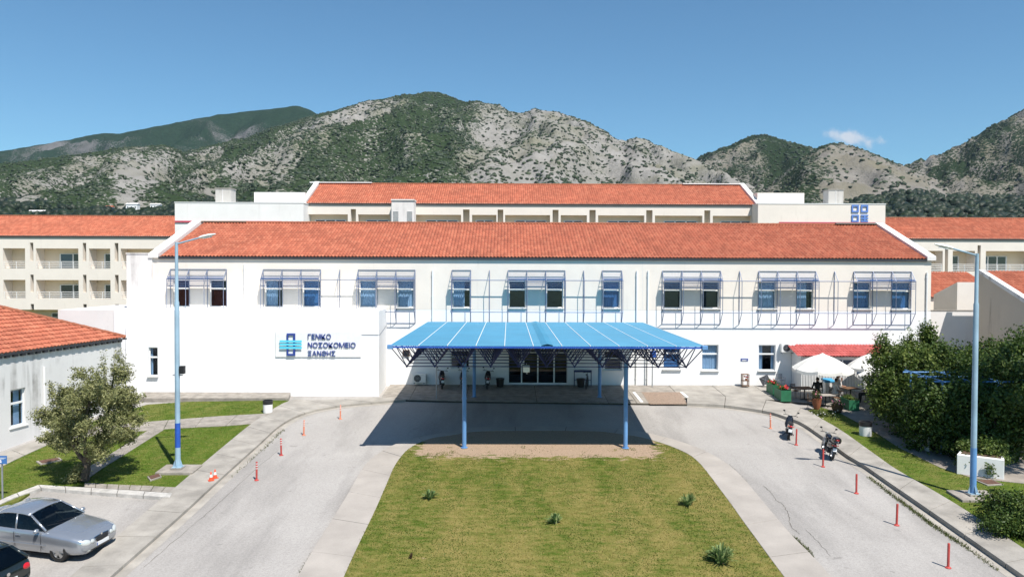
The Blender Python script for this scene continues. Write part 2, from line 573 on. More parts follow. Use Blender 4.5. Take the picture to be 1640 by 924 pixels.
def soilgrass(name, g1, g2, dry, dirt, dry_lo=0.42, dry_hi=0.66, bare=None):
    """mown turf: green and straw patches; bare earth where the worn strip lies"""
    m, nt, b = newmat(name)
    p = pos(nt)
    pa = pos(nt, (1.0, 0.35, 1))
    big = nz(nt, pa, 0.42, 6, 0.62)
    mid = nz(nt, pos(nt, (0.8, 1.8, 1)), 2.2, 5, 0.65)
    fin = nz(nt, p, 26, 4, 0.7)
    gr = ramp(nt, mid, [(0.3, g1), (0.7, g2)])
    mm = mix(nt, 0.5, big, mid)
    c1 = mix(nt, ramp(nt, mm, [(dry_lo, 0.0), (dry_hi, 1.0)]), gr, dry)
    if bare:
        x0, x1, y0, y1 = bare
        sp = N(nt, 'ShaderNodeSeparateXYZ')
        g = N(nt, 'ShaderNodeNewGeometry'); nt.links.new(g.outputs['Position'], sp.inputs[0])
        def band(sock, lo, hi, soft):
            a = N(nt, 'ShaderNodeMapRange', interpolation_type='SMOOTHSTEP'); a.inputs[1].default_value = lo - soft; a.inputs[2].default_value = lo + soft
            c = N(nt, 'ShaderNodeMapRange', interpolation_type='SMOOTHSTEP'); c.inputs[1].default_value = hi + soft; c.inputs[2].default_value = hi - soft
            nt.links.new(sock, a.inputs[0]); nt.links.new(sock, c.inputs[0])
            k = N(nt, 'ShaderNodeMath', operation='MULTIPLY'); nt.links.new(a.outputs[0], k.inputs[0]); nt.links.new(c.outputs[0], k.inputs[1])
            return k.outputs[0]
        k = N(nt, 'ShaderNodeMath', operation='MULTIPLY')
        nt.links.new(band(sp.outputs[0], x0, x1, 0.9), k.inputs[0]); nt.links.new(band(sp.outputs[1], y0, y1, 1.15), k.inputs[1])
        ad = N(nt, 'ShaderNodeMath', operation='ADD'); nt.links.new(k.outputs[0], ad.inputs[0])
        sub = N(nt, 'ShaderNodeMath', operation='MULTIPLY_ADD'); nt.links.new(mid, sub.inputs[0]); sub.inputs[1].default_value = 2.2; sub.inputs[2].default_value = -1.1
        nt.links.new(sub.outputs[0], ad.inputs[1])
        c1 = mix(nt, ramp(nt, ad.outputs[0], [(0.42, 0.0), (0.62, 1.0)]), c1, ramp(nt, fin, [(0.3, sc(dirt, 0.85)), (0.7, sc(dirt, 1.1))]))
    c2 = mix(nt, 1.0, c1, ramp(nt, fin, [(0.25, 0.6), (0.65, 1.1)]), 'MULTIPLY')
    nt.links.new(c2, b.inputs['Base Color'])
    b.inputs['Roughness'].default_value = 0.95
    b.inputs['Specular IOR Level'].default_value = 0.1
    bump(nt, b, fin, 0.6, 0.03)
# ================================================================ THE SETTING
def zfar(y):
    if y < 160:
        return gz(y)
    return 0.09 * (y - 160) if y < 1500 else 0.09 * 1340 + 0.02 * (y - 1500)

soilgrass('dry_ground', (0.07, 0.085, 0.025), (0.10, 0.11, 0.035), (0.21, 0.17, 0.09), (0.3, 0.2, 0.13))
soilgrass('lawn_turf', (0.066, 0.108, 0.013), (0.118, 0.142, 0.025), (0.235, 0.195, 0.064), (0.37, 0.272, 0.195), 0.40, 0.58, (-4.4, 7.3, 34.6, 40.4))
soilgrass('side_turf', (0.065, 0.12, 0.013), (0.115, 0.155, 0.022), (0.20, 0.18, 0.06), (0.3, 0.2, 0.13), 0.46, 0.72)

mb = MB()
xs = [-6000, -1500, -300, -80, 0, 80, 300, 1500, 6000]
ys = [-120, 0, 25, 49.99, 50, 80, 160, 300, 600, 1000, 1500, 3000, 7000]
for y in ys:
    for x in xs:
        mb.v.append((x, y, zfar(y) - 0.02))
for j in range(len(ys) - 1):
    for i in range(len(xs) - 1):
        a = j * len(xs) + i
        mb.face((a, a + 1, a + 1 + len(xs), a + len(xs)))
struct(mb.build('ground', 'dry_ground'))

# ---------------------------------------------------------------- hills
def hillmat(name, rock, rock2, green, soil, sc_=0.15):
    m, nt, b = newmat(name)
    p = pos(nt)
    at = N(nt, 'ShaderNodeAttribute'); at.attribute_name = 'scrub'
    r1 = ramp(nt, nz(nt, p, 0.02, 8, 0.7), [(0.3, rock), (0.7, rock2)])
    r2 = mix(nt, ramp(nt, nz(nt, p, 0.008, 5), [(0.45, 0.0), (0.7, 0.8)]), r1, soil)
    pst = pos(nt, (1, 1, 1.7))
    n1 = nz(nt, pst, sc_, 5, 0.6, 0.4)
    n2 = nz(nt, p, 0.012, 6, 0.6)
    a = N(nt, 'ShaderNodeMath', operation='MULTIPLY_ADD'); nt.links.new(n2, a.inputs[0]); a.inputs[1].default_value = 0.45; nt.links.new(n1, a.inputs[2])
    k = N(nt, 'ShaderNodeMath', operation='MULTIPLY_ADD'); nt.links.new(at.outputs['Fac'], k.inputs[0]); k.inputs[1].default_value = 0.62; nt.links.new(a.outputs[0], k.inputs[2])
    msk = ramp(nt, k.outputs[0], [(0.0, 0.0), (1.0, 1.0)])
    mr = N(nt, 'ShaderNodeMapRange'); mr.inputs[1].default_value = 0.99; mr.inputs[2].default_value = 1.06
    nt.links.new(k.outputs[0], mr.inputs[0])
    gc = ramp(nt, nz(nt, p, 0.06, 5, 0.7), [(0.3, sc(green, 0.7)), (0.7, sc(green, 1.35))])
    c = mix(nt, mr.outputs[0], r2, gc)
    nt.links.new(c, b.inputs['Base Color'])
    b.inputs['Roughness'].default_value = 1.0
    b.inputs['Specular IOR Level'].default_value = 0.0
    bump(nt, b, nz(nt, p, 0.05, 6, 0.7), 0.8, 9.0)
hillmat('hill_lime', (0.21, 0.20, 0.185), (0.315, 0.30, 0.28), (0.032, 0.050, 0.024), (0.17, 0.165, 0.11))
hillmat('hill_brown', (0.16, 0.15, 0.135), (0.26, 0.24, 0.215), (0.022, 0.036, 0.018), (0.17, 0.155, 0.105))
hillmat('hill_green', (0.10, 0.10, 0.10), (0.17, 0.165, 0.165), (0.018, 0.036, 0.022), (0.06, 0.065, 0.05))
hillmat('hill_wood', (0.04, 0.04, 0.025), (0.05, 0.055, 0.03), (0.012, 0.022, 0.009), (0.04, 0.045, 0.02))

rng = np.random.default_rng(11)
def fbm(x, y, s, seed=0.0, oct=5):
    return noise.fractal(Vector((x * s + seed, y * s - seed, seed * 1.7)), 1.0, 2.0, oct, noise_basis='PERLIN_ORIGINAL')

HILL = {}
def hill(name, crest, Dc, Df, mat, dens, amp=60, gs=0.0022, step=5, rows=56, seed=1.0, power=1.0, rough=2.0):
    cx = [c[0] for c in crest]; cy = [c[1] for c in crest]
    pxs = list(range(int(cx[0]), int(cx[-1]) + 1, step))
    nv = rows + 7
    V = []; S = []
    for px in pxs:
        py = float(np.interp(px, cx, cy)) + rough * noise.fractal(Vector((px * 0.05, seed, 0)), 1.0, 2.0, 4)
        d = ray(px, py)
        tx, te = d.x / d.y, d.z / d.y
        D = Dc * (1 + 0.07 * noise.noise(Vector((px * 0.006, seed * 3, 0))))
        zc = CAMZ + te * D
        zf = zfar(Df) - 8
        for j in range(nv):
            if j < rows:
                v = j / (rows - 1)
                Y = Df + (D - Df) * v
                z = zf + (zc - zf) * (v ** power)
                X = tx * Y
                rn = 1 - abs(noise.fractal(Vector((X * gs * 1.6 + seed, Y * gs * 0.7, seed)), 1.0, 2.0, 4)) * 2
                z += amp * (rn - 0.55) * (4 * v * (1 - v)) ** 0.7 * min(1.0, (zc - zf) / 250)
                z += 5 * fbm(X, Y, 0.016, seed) * min(1, 3 * (1 - v) * v + 0.05)
            else:
                v = 1 + (j - rows + 1) * 0.05
                Y = D + (j - rows + 1) * 0.05 * Dc
                X = tx * Y
                z = zc - (zc - zf) * ((j - rows + 1) / 7.0) ** 1.2
            V.append((X, Y, z)); S.append(dens(px, min(v, 1)))
    me = bpy.data.meshes.new(name)
    n = len(pxs)
    fs = [(i * nv + j, (i + 1) * nv + j, (i + 1) * nv + j + 1, i * nv + j + 1) for i in range(n - 1) for j in range(nv - 1)]
    me.from_pydata(V, [], fs)
    me.polygons.foreach_set('use_smooth', [True] * len(fs))
    a = me.attributes.new('scrub', 'FLOAT', 'POINT'); a.data.foreach_set('value', S)
    me.materials.append(MAT[mat])
    me.update()
    o = bpy.data.objects.new(name, me)
    link(o); struct(o)
    HILL[name] = (np.array(V).reshape(n, nv, 3), np.array(S).reshape(n, nv), rows)
    return o

def nse(px, v, a, b, s):
    return noise.fractal(Vector((px * a, v * b, s)), 1.0, 2.0, 3)

# far dark green ridge on the left
hill('hill_ridge', [(-420, 300), (-100, 262), (0, 243), (100, 226), (165, 213), (190, 215), (260, 201), (330, 188), (400, 178), (450, 173), (478, 170), (500, 178), (560, 215), (660, 250), (800, 300)],
     4300, 2500, 'hill_green', lambda px, v: 0.66 + 0.5 * nse(px, v, 0.012, 4, 2) - 0.25 * math.exp(-((px - 110) / 60.0) ** 2) + 0.2 * max(0, v - .8) / .2, 150, 0.0014, 6, 50, 4.2, 1.0, 1.2)
# main limestone hill
def dmain(px, v):
    d = 0.64 + 0.30 * nse(px, v, 0.011, 3.2, 5)
    if px < 760:
        d += 0.22 * max(0, (v - 0.72)) / 0.28
    d += 0.32 * math.exp(-((px - 690) / 75.0) ** 2) * max(0, (v - 0.62) / 0.38) * 1.6
    d -= 0.40 * min(1, max(0, (px - 740) / 110))
    d -= 0.30 * math.exp(-((px - 300 - 330 * (v)) / 90.0) ** 2) * (v > .15)
    d -= 0.22 * math.exp(-((px - 590) / 60.0) ** 2 - ((v - .86) / .13) ** 2)
    return min(1, max(0.02, d))
hill('hill_main', [(-300, 345), (0, 318), (100, 300), (180, 280), (240, 264), (290, 247), (330, 235), (400, 219), (440, 205), (510, 184), (560, 170), (600, 160), (650, 152), (685, 148), (700, 149), (720, 155), (745, 164), (755, 162), (765, 160), (775, 165), (800, 168), (815, 178), (835, 182), (855, 175), (890, 180), (940, 195), (985, 222), (1000, 226), (1020, 220), (1050, 232), (1085, 245), (1110, 254), (1160, 276), (1210, 300), (1250, 330), (1330, 370)],
     2400, 1000, 'hill_lime', dmain, 55, 0.0036, 4, 64, 2.3, 0.92, 1.5)
# nearer spur on the left
def dspur(px, v):
    d = 0.62 + 0.34 * nse(px, v, 0.013, 3.5, 9) + 0.35 * max(0, v - 0.62) / 0.38
    d -= 0.35 * math.exp(-((px - 225) / 55.0) ** 2) * (1 if v > .3 else .5)
    return min(1, max(0.02, d))
hill('hill_spur', [(-420, 330), (-200, 290), (0, 262), (60, 257), (150, 244), (240, 233), (262, 232), (285, 240), (300, 252), (340, 270), (420, 296), (560, 330)],
     1900, 900, 'hill_lime', dspur, 38, 0.0042, 4, 54, 7.7, 0.9, 1.2)
# right: rocky knob behind, grassy hill in front, steep mountain at the edge
hill('hill_knob', [(1040, 330), (1085, 280), (1120, 252), (1150, 240), (1180, 228), (1205, 217), (1225, 216), (1260, 226), (1300, 236), (1340, 262), (1420, 320)],
     2700, 1500, 'hill_brown', lambda px, v: min(1, max(0, 0.48 + 0.35 * nse(px, v, 0.02, 4, 3) + 0.25 * max(0, v - .8) / .2 + 0.3 * math.exp(-((px - 1268 + 30 * (1 - v)) / 34.0) ** 2))), 70, 0.003, 4, 50, 5.1, 1.0, 1.4)
hill('hill_meadow', [(1120, 345), (1180, 325), (1225, 300), (1255, 278), (1285, 252), (1310, 236), (1330, 229), (1350, 231), (1400, 246), (1450, 268), (1500, 287), (1560, 300), (1640, 318), (1760, 338), (1900, 350)],
     2000, 950, 'hill_brown', lambda px, v: min(1, max(0, 0.36 + 0.3 * nse(px, v, 0.018, 4, 6) + 0.05 - 0.17 * math.tanh((px - 1330 + 25 * (1 - v)) / 22.0) + 0.3 * max(0, v - .85) / .15)), 45, 0.0035, 4, 50, 6.1, 0.95, 1.0)
hill('hill_steep', [(1400, 292), (1440, 275), (1460, 266), (1500, 254), (1545, 232), (1590, 203), (1640, 176), (1720, 130), (1850, 90), (2000, 80), (2200, 110)],
     2600, 1300, 'hill_brown', lambda px, v: min(1, max(0, 0.52 + 0.35 * nse(px, v, 0.016, 4, 8) + 0.28 * max(0, v - .85) / .15)), 110, 0.003, 5, 50, 8.8, 1.0, 2.4)
# wooded foothills
hill('hill_foot', [(-420, 312), (0, 318), (100, 318), (200, 325), (300, 316), (380, 322), (480, 330), (640, 345)],
     1250, 640, 'hill_wood', lambda px, v: 0.9, 20, 0.006, 8, 30, 3.3, 1.0, 1.0)
hill('hill_grove', [(1250, 350), (1330, 338), (1380, 322), (1430, 313), (1460, 309), (1500, 317), (1560, 318), (1640, 320), (1800, 325), (2000, 335)],
     1000, 560, 'hill_wood', lambda px, v: 0.9, 14, 0.008, 8, 30, 9.3, 1.0, 1.0)

ICO_V = None
def ico(sub):
    bm = bmesh.new()
    bmesh.ops.create_icosphere(bm, subdivisions=sub, radius=1)
    v = np.array([x.co[:] for x in bm.verts]); f = np.array([[q.index for q in p.verts] for p in bm.faces])
    bm.free()
    return v, f

def blobs(name, P, rad, zs, mat, sub=1, jit=0.35, kind=True):
    v0, f0 = ico(sub)
    n = len(P)
    r = rng.normal(1, jit, (n, len(v0), 1)).clip(0.45, 1.6)
    ang = rng.uniform(0, 6.28, n)
    c, s = np.cos(ang)[:, None], np.sin(ang)[:, None]
    vv = v0[None] * r
    x = vv[:, :, 0] * c - vv[:, :, 1] * s; y = vv[:, :, 0] * s + vv[:, :, 1] * c
    sx = rng.uniform(0.8, 1.5, (n, 1))
    W = np.stack([x * rad[:, None] * sx, y * rad[:, None], vv[:, :, 2] * rad[:, None] * zs], 2) + P[:, None, :]
    W = W.reshape(-1, 3)
    Fc = (f0[None] + (np.arange(n) * len(v0))[:, None, None]).reshape(-1, 3)
    me = bpy.data.meshes.new(name)
    me.vertices.add(len(W)); me.vertices.foreach_set('co', W.ravel())
    me.loops.add(len(Fc) * 3); me.loops.foreach_set('vertex_index', Fc.ravel().astype(np.int32))
    me.polygons.add(len(Fc)); me.polygons.foreach_set('loop_start', np.arange(0, len(Fc) * 3, 3, dtype=np.int32))
    me.polygons.foreach_set('loop_total', np.full(len(Fc), 3, dtype=np.int32))
    me.update(calc_edges=True)
    a = me.attributes.new('rnd', 'FLOAT', 'FACE')
    a.data.foreach_set('value', np.clip(np.repeat(rng.uniform(0, 1, n), len(f0)) + rng.normal(0, 0.12, len(Fc)), 0, 1))
    me.materials.append(MAT[mat])
    o = bpy.data.objects.new(name, me)
    link(o)
    return o

def sample_hill(name, n, fn, vmin=0.05, pxr=None):
    V, S, rows = HILL[name]
    out = []; rr = []
    a = V.shape[0]
    while len(out) < n:
        i = rng.integers(0, a - 1); j = rng.integers(int(rows * vmin), rows - 1)
        if rng.uniform() > fn(S[i, j]):
            continue
        u, w = rng.uniform(0, 1, 2)
        p = V[i, j] * (1 - u) * (1 - w) + V[i + 1, j] * u * (1 - w) + V[i, j + 1] * (1 - u) * w + V[i + 1, j + 1] * u * w
        out.append(p); rr.append(S[i, j])
    return np.array(out), np.array(rr)

allP = []; allR = []
for nm, cnt, r0, r1 in (('hill_main', 22000, 1.8, 4.4), ('hill_spur', 7000, 1.6, 4.0), ('hill_knob', 2200, 2.4, 5.5), ('hill_meadow', 3000, 2.0, 5.0), ('hill_steep', 2600, 2.6, 6.0)):
    P, s_ = sample_hill(nm, cnt, lambda s: 0.25 + 0.75 * s)
    P[:, 2] += 0.4
    allP.append(P); allR.append(rng.uniform(r0, r1, cnt))
o = blobs('hillside_scrub', np.concatenate(allP), np.concatenate(allR), 0.75, 'scrub_leaf', 1, 0.25)
tag(o, 'dark green scrub dotted over the grey limestone hillsides', 'scrub'); stuff(o)
P1, _ = sample_hill('hill_foot', 2600, lambda s: 1, 0.1)
P2, _ = sample_hill('hill_grove', 2600, lambda s: 1, 0.1)
# leave clearings round the far houses
VIL = [(176, 338, 1010), (196, 333, 1060), (213, 335, 1000), (228, 332, 1070), (250, 334, 1040), (270, 330, 1090), (63, 342, 900)]
VP = [F(a, b, c) for a, b, c in VIL]
P1 = np.array([p for p in P1 if all((p[0] - q.x) ** 2 / 150 + (p[1] - q.y) ** 2 / 5000 > 1 for q in VP)])
P = np.concatenate([P1, P2]); P[:, 2] += 2.0
o = blobs('distant_wood', P, rng.uniform(2.8, 6.0, len(P)), 1.05, 'far_tree', 2, 0.16)
tag(o, 'dark wood covering the foothills beyond the red roofs', 'wood'); stuff(o)

# ---------------------------------------------------------------- flat works around the drive
def gp(pts, off=0):
    return [tuple(G(a, b)[:2]) for a, b in pts]

def sheet(name, poly, lo, hi, mat, bevel=0):
    m = MB()
    m.prism(poly, lo, hi, zf=gz)
    return struct(m.build(name, mat, bevel=bevel))

def resample(pts, n):
    p = [Vector((a[0], a[1])) for a in pts]
    L = [0]
    for a, b in zip(p[:-1], p[1:]):
        L.append(L[-1] + (b - a).length)
    out = []
    for i in range(n + 1):
        t = L[-1] * i / n
        k = max(j for j in range(len(L)) if L[j] <= t + 1e-9)
        k = min(k, len(p) - 2)
        u = (t - L[k]) / max(1e-9, L[k + 1] - L[k])
        out.append(p[k].lerp(p[k + 1], u))
    return out

def smooth_line(pts, n):
    """Catmull-Rom through world points, resampled"""
    p = [Vector((a[0], a[1])) for a in pts]
    q = [p[0] * 2 - p[1]] + p + [p[-1] * 2 - p[-2]]
    out = []
    for i in range(1, len(q) - 2):
        for t in np.linspace(0, 1, 9)[:-1]:
            a, b, c, d = q[i - 1], q[i], q[i + 1], q[i + 2]
            out.append(0.5 * ((2 * b) + (c - a) * t + (2 * a - 5 * b + 4 * c - d) * t * t + (3 * b - a - 3 * c + d) * t ** 3))
    out.append(p[-1])
    return resample(out, n)

def strip(name, A, B, nslab, top, mat, sub=4, gap=0.014, base='joint', lo=-0.06):
    """paved strip between two edge lines: a bed with separate cast slabs on it"""
    n = nslab * sub
    a = smooth_line(A, n); b = smooth_line(B, n)
    m = MB()
    ai = [p.lerp(q, min(.4, .03 / max(.05, (q - p).length))) for p, q in zip(a, b)]; bi = [q.lerp(p, min(.4, .03 / max(.05, (q - p).length))) for p, q in zip(a, b)]
    poly = [tuple(q) for q in ai] + [tuple(q) for q in reversed(bi)]
    m.prism(poly, lo, top - 0.03, zf=gz)
    bed = struct(m.build(name, base))
    for k in range(nslab):
        i0, i1 = k * sub, (k + 1) * sub
        aa = [a[i].copy() for i in range(i0, i1 + 1)]; bb = [b[i].copy() for i in range(i0, i1 + 1)]
        for L in (aa, bb):
            d = (L[1] - L[0]).normalized(); L[0] = L[0] + d * gap
            d = (L[-2] - L[-1]).normalized(); L[-1] = L[-1] + d * gap
        m = MB()
        dz = random.uniform(-0.006, 0.006)
        m.prism([tuple(q) for q in aa] + [tuple(q) for q in reversed(bb)], lo + 0.003, top + dz, zf=gz)
        m.build('slab', mat, bed, world=False, bevel=0.012)
    return bed

# the U-shaped drive: one sheet under everything paved
road_poly = [tuple(G(-700, 1300)[:2]), tuple(G(2300, 1300)[:2]), (32, 34), (27, 49.9), (-30, 49.9), (-32, 34)]
road = sheet('road', road_poly, -0.05, 0.0, 'pale_asphalt')

# island walk and lawn
isl_out = gp([(375, 1150), (440, 1000), (493, 898), (534, 832), (559, 791), (581, 752), (600, 733), (622, 719), (648, 708), (668, 703), (718, 694), (762, 687), (860, 685), (960, 687), (1013, 692), (1042, 697), (1087, 709), (1134, 727), (1179, 757), (1224, 809), (1264, 857), (1300, 893), (1360, 960), (1530, 1150)])
isl_in = gp([(462, 1150), (520, 1000), (566, 893), (600, 822), (620, 776), (633, 747), (650, 725), (668, 713), (684, 706), (702, 702), (725, 699), (765, 693), (865, 692), (960, 693), (990, 697), (1020, 701), (1047, 708), (1086, 722), (1117, 741), (1158, 793), (1198, 849), (1253, 924), (1300, 985), (1420, 1150)])
plain('kerb_white', (0.47, 0.45, 0.42), 0.9, var=0.25, scale=2.5, fine=18)
plain('island_concrete', (0.37, 0.335, 0.30), 0.9, var=0.13, scale=0.7, fine=22, bmp=0.2)
strip('island_walk', isl_out, isl_in, 21, 0.10, 'island_concrete')
lawn_edge = smooth_line(isl_in, 90)
lawn = sheet('lawn', [tuple(p) for p in lawn_edge], -0.05, 0.085, 'lawn_turf')

# left pavement (kerb side first), then the apron before the sign wall
lk = gp([(-150, 1215), (60, 1032), (200, 908), (297, 822), (341, 781), (414, 715), (450, 683), (488, 664), (540, 653), (600, 647), (650, 643)])
lo_ = gp([(-330, 1270), (-60, 1075), (120, 922), (200, 853), (280, 785), (356, 720), (412, 675), (462, 645), (500, 643.5), (560, 642), (612, 639.5)])
strip('pavement', lo_, lk, 16, 0.13, 'concrete')
# right pavement
rk = gp([(2050, 1228), (1800, 1045), (1622, 918), (1500, 832), (1440, 790), (1380, 748), (1358, 735), (1315, 703), (1284, 682), (1261, 673), (1233, 664), (1190, 657), (1152, 652.5), (1100, 650)])
ro = gp([(2300, 1228), (2000, 1045), (1730, 945), (1640, 886), (1550, 826), (1500, 795), (1435, 757), (1400, 732), (1347, 694), (1320, 678), (1288, 660), (1240, 647), (1180, 640), (1100, 640)])
strip('pavement', rk, ro, 15, 0.18, 'concrete')
plain('gutter_concrete', (0.36, 0.33, 0.29), 0.9, var=0.2, scale=1.3, fine=18)
def offset_line(L, d):
    out = []
    for i, p in enumerate(L):
        a = L[max(0, i - 1)]; b = L[min(len(L) - 1, i + 1)]
        t = (b - a).normalized()
        out.append(p + Vector((-t.y, t.x)) * d)
    return out
for L_, d, nm in ((smooth_line(lk, 60), -0.36, 'gutter'), (smooth_line(rk, 60), 0.34, 'gutter')):
    q = offset_line(L_, d)
    m = MB()
    for i in range(len(L_) - 1):
        a, b, c, e = L_[i], L_[i + 1], q[i + 1], q[i]
        m.quad((a.x, a.y, gz(a.y) + 0.006), (b.x, b.y, gz(b.y) + 0.006), (c.x, c.y, gz(c.y) + 0.006), (e.x, e.y, gz(e.y) + 0.006))
    struct(m.build(nm, 'gutter_concrete'))
# apron in front of the doors and forecourt towards the cafe: cast bays
def bays(name, quads, top, mat):
    m = MB()
    for q in quads:
        m.prism(q, -0.06, top - 0.03, zf=gz)
    bed = struct(m.build(name, 'joint'))
    for q in quads:
        c = sum((Vector(p) for p in q), Vector((0, 0))) / len(q)
        p2 = [tuple(Vector(p) + (c - Vector(p)).normalized() * 0.018) for p in q]
        m = MB(); m.prism(p2, -0.055, top + random.uniform(-0.004, 0.004), zf=gz)
        m.build('slab', mat, bed, world=False, bevel=0.012)
    return bed
qs = []
ka = gp([(655, 643), (745, 645), (860, 646.5), (975, 648), (1020, 648.5), (1100, 650)])
xs_ = [p[0] for p in ka]
for i in range(len(ka) - 1):
    a, b = ka[i], ka[i + 1]
    qs.append([a, b, (b[0], 46.9), (a[0], 46.9)])
    qs.append([(a[0], 46.9), (b[0], 46.9), (b[0], 49.95), (a[0], 49.95)])
qs.append([tuple(G(612, 639.5)[:2]), tuple(G(655, 643)[:2]), (xs_[0], 49.95), (-7.9, 49.95), (-7.9, 46.9)])
bays('entrance_apron', qs, 0.12, 'old_concrete')
fore = gp([(1100, 650), (1152, 652.5), (1190, 657), (1233, 647)])
a0 = ka[-1]
qs = []
xx = [a0[0], 13.6, 16.4, 19.2, 22.2, 26.5]
kb = [G(1100, 640)[1], G(1150, 640)[1], G(1215, 643)[1], 44.6, 43.3, 43.0]
for i in range(5):
    mid = 0.5 * (kb[i] + 49.95)
    qs.append([(xx[i], kb[i]), (xx[i + 1], kb[i + 1]), (xx[i + 1], 47.2), (xx[i], 47.2)])
    qs.append([(xx[i], 47.2), (xx[i + 1], 47.2), (xx[i + 1], 49.95), (xx[i], 49.95)])
bays('forecourt', qs, 0.125, 'concrete')
# brick crossing patch set in the forecourt
m = MB()
c0, c1, c2, c3 = G(1027, 631), G(1090, 631), G(1098, 650), G(1039, 650)
nb, na = 22, 14
plain('paver_brick', (0.33, 0.24, 0.18), 0.9, var=0.25, scale=9, fine=30)
for i in range(na):
    for j in range(nb):
        def P_(u, v):
            return c0.lerp(c1, u).lerp(c3.lerp(c2, u), v)
        o_ = 0.5 / na if j % 2 else 0
        u0, u1 = i / na + o_ + 0.004, (i + 1) / na + o_ - 0.004
        v0, v1 = j / nb + 0.003, (j + 1) / nb - 0.003
        q = [P_(u0, v0), P_(u1, v0), P_(u1, v1), P_(u0, v1)]
        m.prism([(p.x, p.y) for p in q], 0.10, 0.135, zf=gz)
pv = m.build('paving_bricks', 'paver_brick'); pv['kind'] = 'stuff'
tag(pv, 'patch of brown brick pavers set in the concrete by the drive', 'pavers')
for (a, b) in (((1015, 631), (1028, 647)), ((1091, 631), (1112, 648))):
    m = MB(); p, q = G(*a), G(*b)
    d = Vector((q.y - p.y, p.x - q.x, 0)).normalized() * 0.09
    m.prism([(p.x - d.x, p.y - d.y), (q.x - d.x, q.y - d.y), (q.x + d.x, q.y + d.y), (p.x + d.x, p.y + d.y)], 0.10, 0.138, zf=gz)
    struct(m.build('painted_line', 'white_paint'))

# grass on the left with its paths and the edging strip at the sign wall
left_lawn = gp([(-260, 900), (-120, 800), (0, 740), (105, 700), (160, 672), (236, 650), (300, 645.5), (462, 643), (462, 645), (412, 675), (356, 720), (282, 783), (270, 786), (135, 779), (62, 783), (30, 805), (-60, 830)])
left_lawn_o = sheet('lawn', left_lawn, -0.05, 0.09, 'side_turf')
strip('path', gp([(433, 665), (345, 670), (254, 677), (150, 687), (90, 697)]), gp([(410, 681), (360, 685), (264, 690), (170, 699), (100, 706)]), 6, 0.12, 'old_concrete')
strip('path', gp([(240, 690), (182, 727), (140, 752), (110, 770)]), gp([(264, 690), (206, 727), (166, 752), (138, 772)]), 4, 0.115, 'old_concrete')
strip('path', gp([(-170, 815), (0, 733), (82, 700), (125, 682)]), gp([(-150, 840), (0, 752), (105, 703), (150, 684)]), 5, 0.125, 'concrete')
sheet('edging', [tuple(G(225, 644)[:2]), tuple(G(462, 643.5)[:2]), (G(462, 637)[0], 46.98), (G(225, 637)[0], 46.98)], -0.05, 0.24, 'old_concrete')
strip('kerb', gp([(62, 781), (110, 784), (190, 789), (276, 795)]), gp([(66, 786), (112, 790), (190, 796), (272, 802)]), 5, 0.14, 'kerb_white')
strip('brick_edge', gp([(135, 777), (200, 780), (284, 784)]), gp([(135, 784), (200, 787), (276, 793)]), 8, 0.11, 'old_concrete')
strip('kerb', gp([(-60, 842), (0, 806), (62, 781)]), gp([(-52, 846), (5, 810), (66, 786)]), 4, 0.14, 'kerb_white')

# ground on the right: grass verge, terrace, kerb strips
verge = gp([(1288, 661), (1347, 694), (1400, 732), (1435, 757), (1500, 795), (1550, 826), (1640, 886), (1730, 945), (2000, 1045), (1900, 830), (1640, 778), (1560, 770), (1505, 752), (1440, 720), (1398, 693), (1345, 664), (1315, 655)])
sheet('verge', verge, -0.05, 0.10, 'side_turf')
plain('terrace_paving', (0.27, 0.235, 0.20), 0.9, var=0.2, scale=1.5, fine=20, bmp=0.2)
ter = gp([(1315, 655), (1345, 664), (1398, 693), (1440, 720), (1505, 752), (1560, 770), (1640, 778), (1900, 830), (2300, 900)])
sheet('terrace', ter + [(46, 49.9), (22.3, 49.9), (22.3, 44.0)], -0.05, 0.115, 'terrace_paving')

# cracks and tar lines in the asphalt
def crack(pts, w, mat='joint'):
    L = [Vector(G(a, b)[:2]) for a, b in pts]
    L = resample(L, len(pts) * 6)
    m = MB()
    prev = None
    for i, p in enumerate(L):
        t = (L[min(i + 1, len(L) - 1)] - L[max(0, i - 1)]).normalized()
        nrm = Vector((-t.y, t.x)); j = nrm * random.uniform(-0.03, 0.03)
        ww = w * random.uniform(0.5, 1.3)
        c = (p + j - nrm * ww, p + j + nrm * ww)
        if prev:
            m.quad(*[(q.x, q.y, gz(q.y) + 0.005) for q in (prev[0], prev[1], c[1], c[0])])
        prev = c
    o = m.build('crack', mat, road, world=False)
plain('crack_fill', (0.14, 0.125, 0.11), 1.0, var=0.3)
crack([(1222, 777), (1232, 786), (1240, 794), (1242, 800), (1255, 808), (1262, 822), (1266, 842), (1280, 855)], 0.014, 'crack_fill')
crack([(1290, 848), (1305, 862), (1330, 890)], 0.010, 'crack_fill')
crack([(446, 720), (404, 756), (365, 792), (322, 830), (262, 880), (230, 908)], 0.010, 'crack_fill')
crack([(1168, 742), (1175, 750), (1196, 771)], 0.008, 'crack_fill')

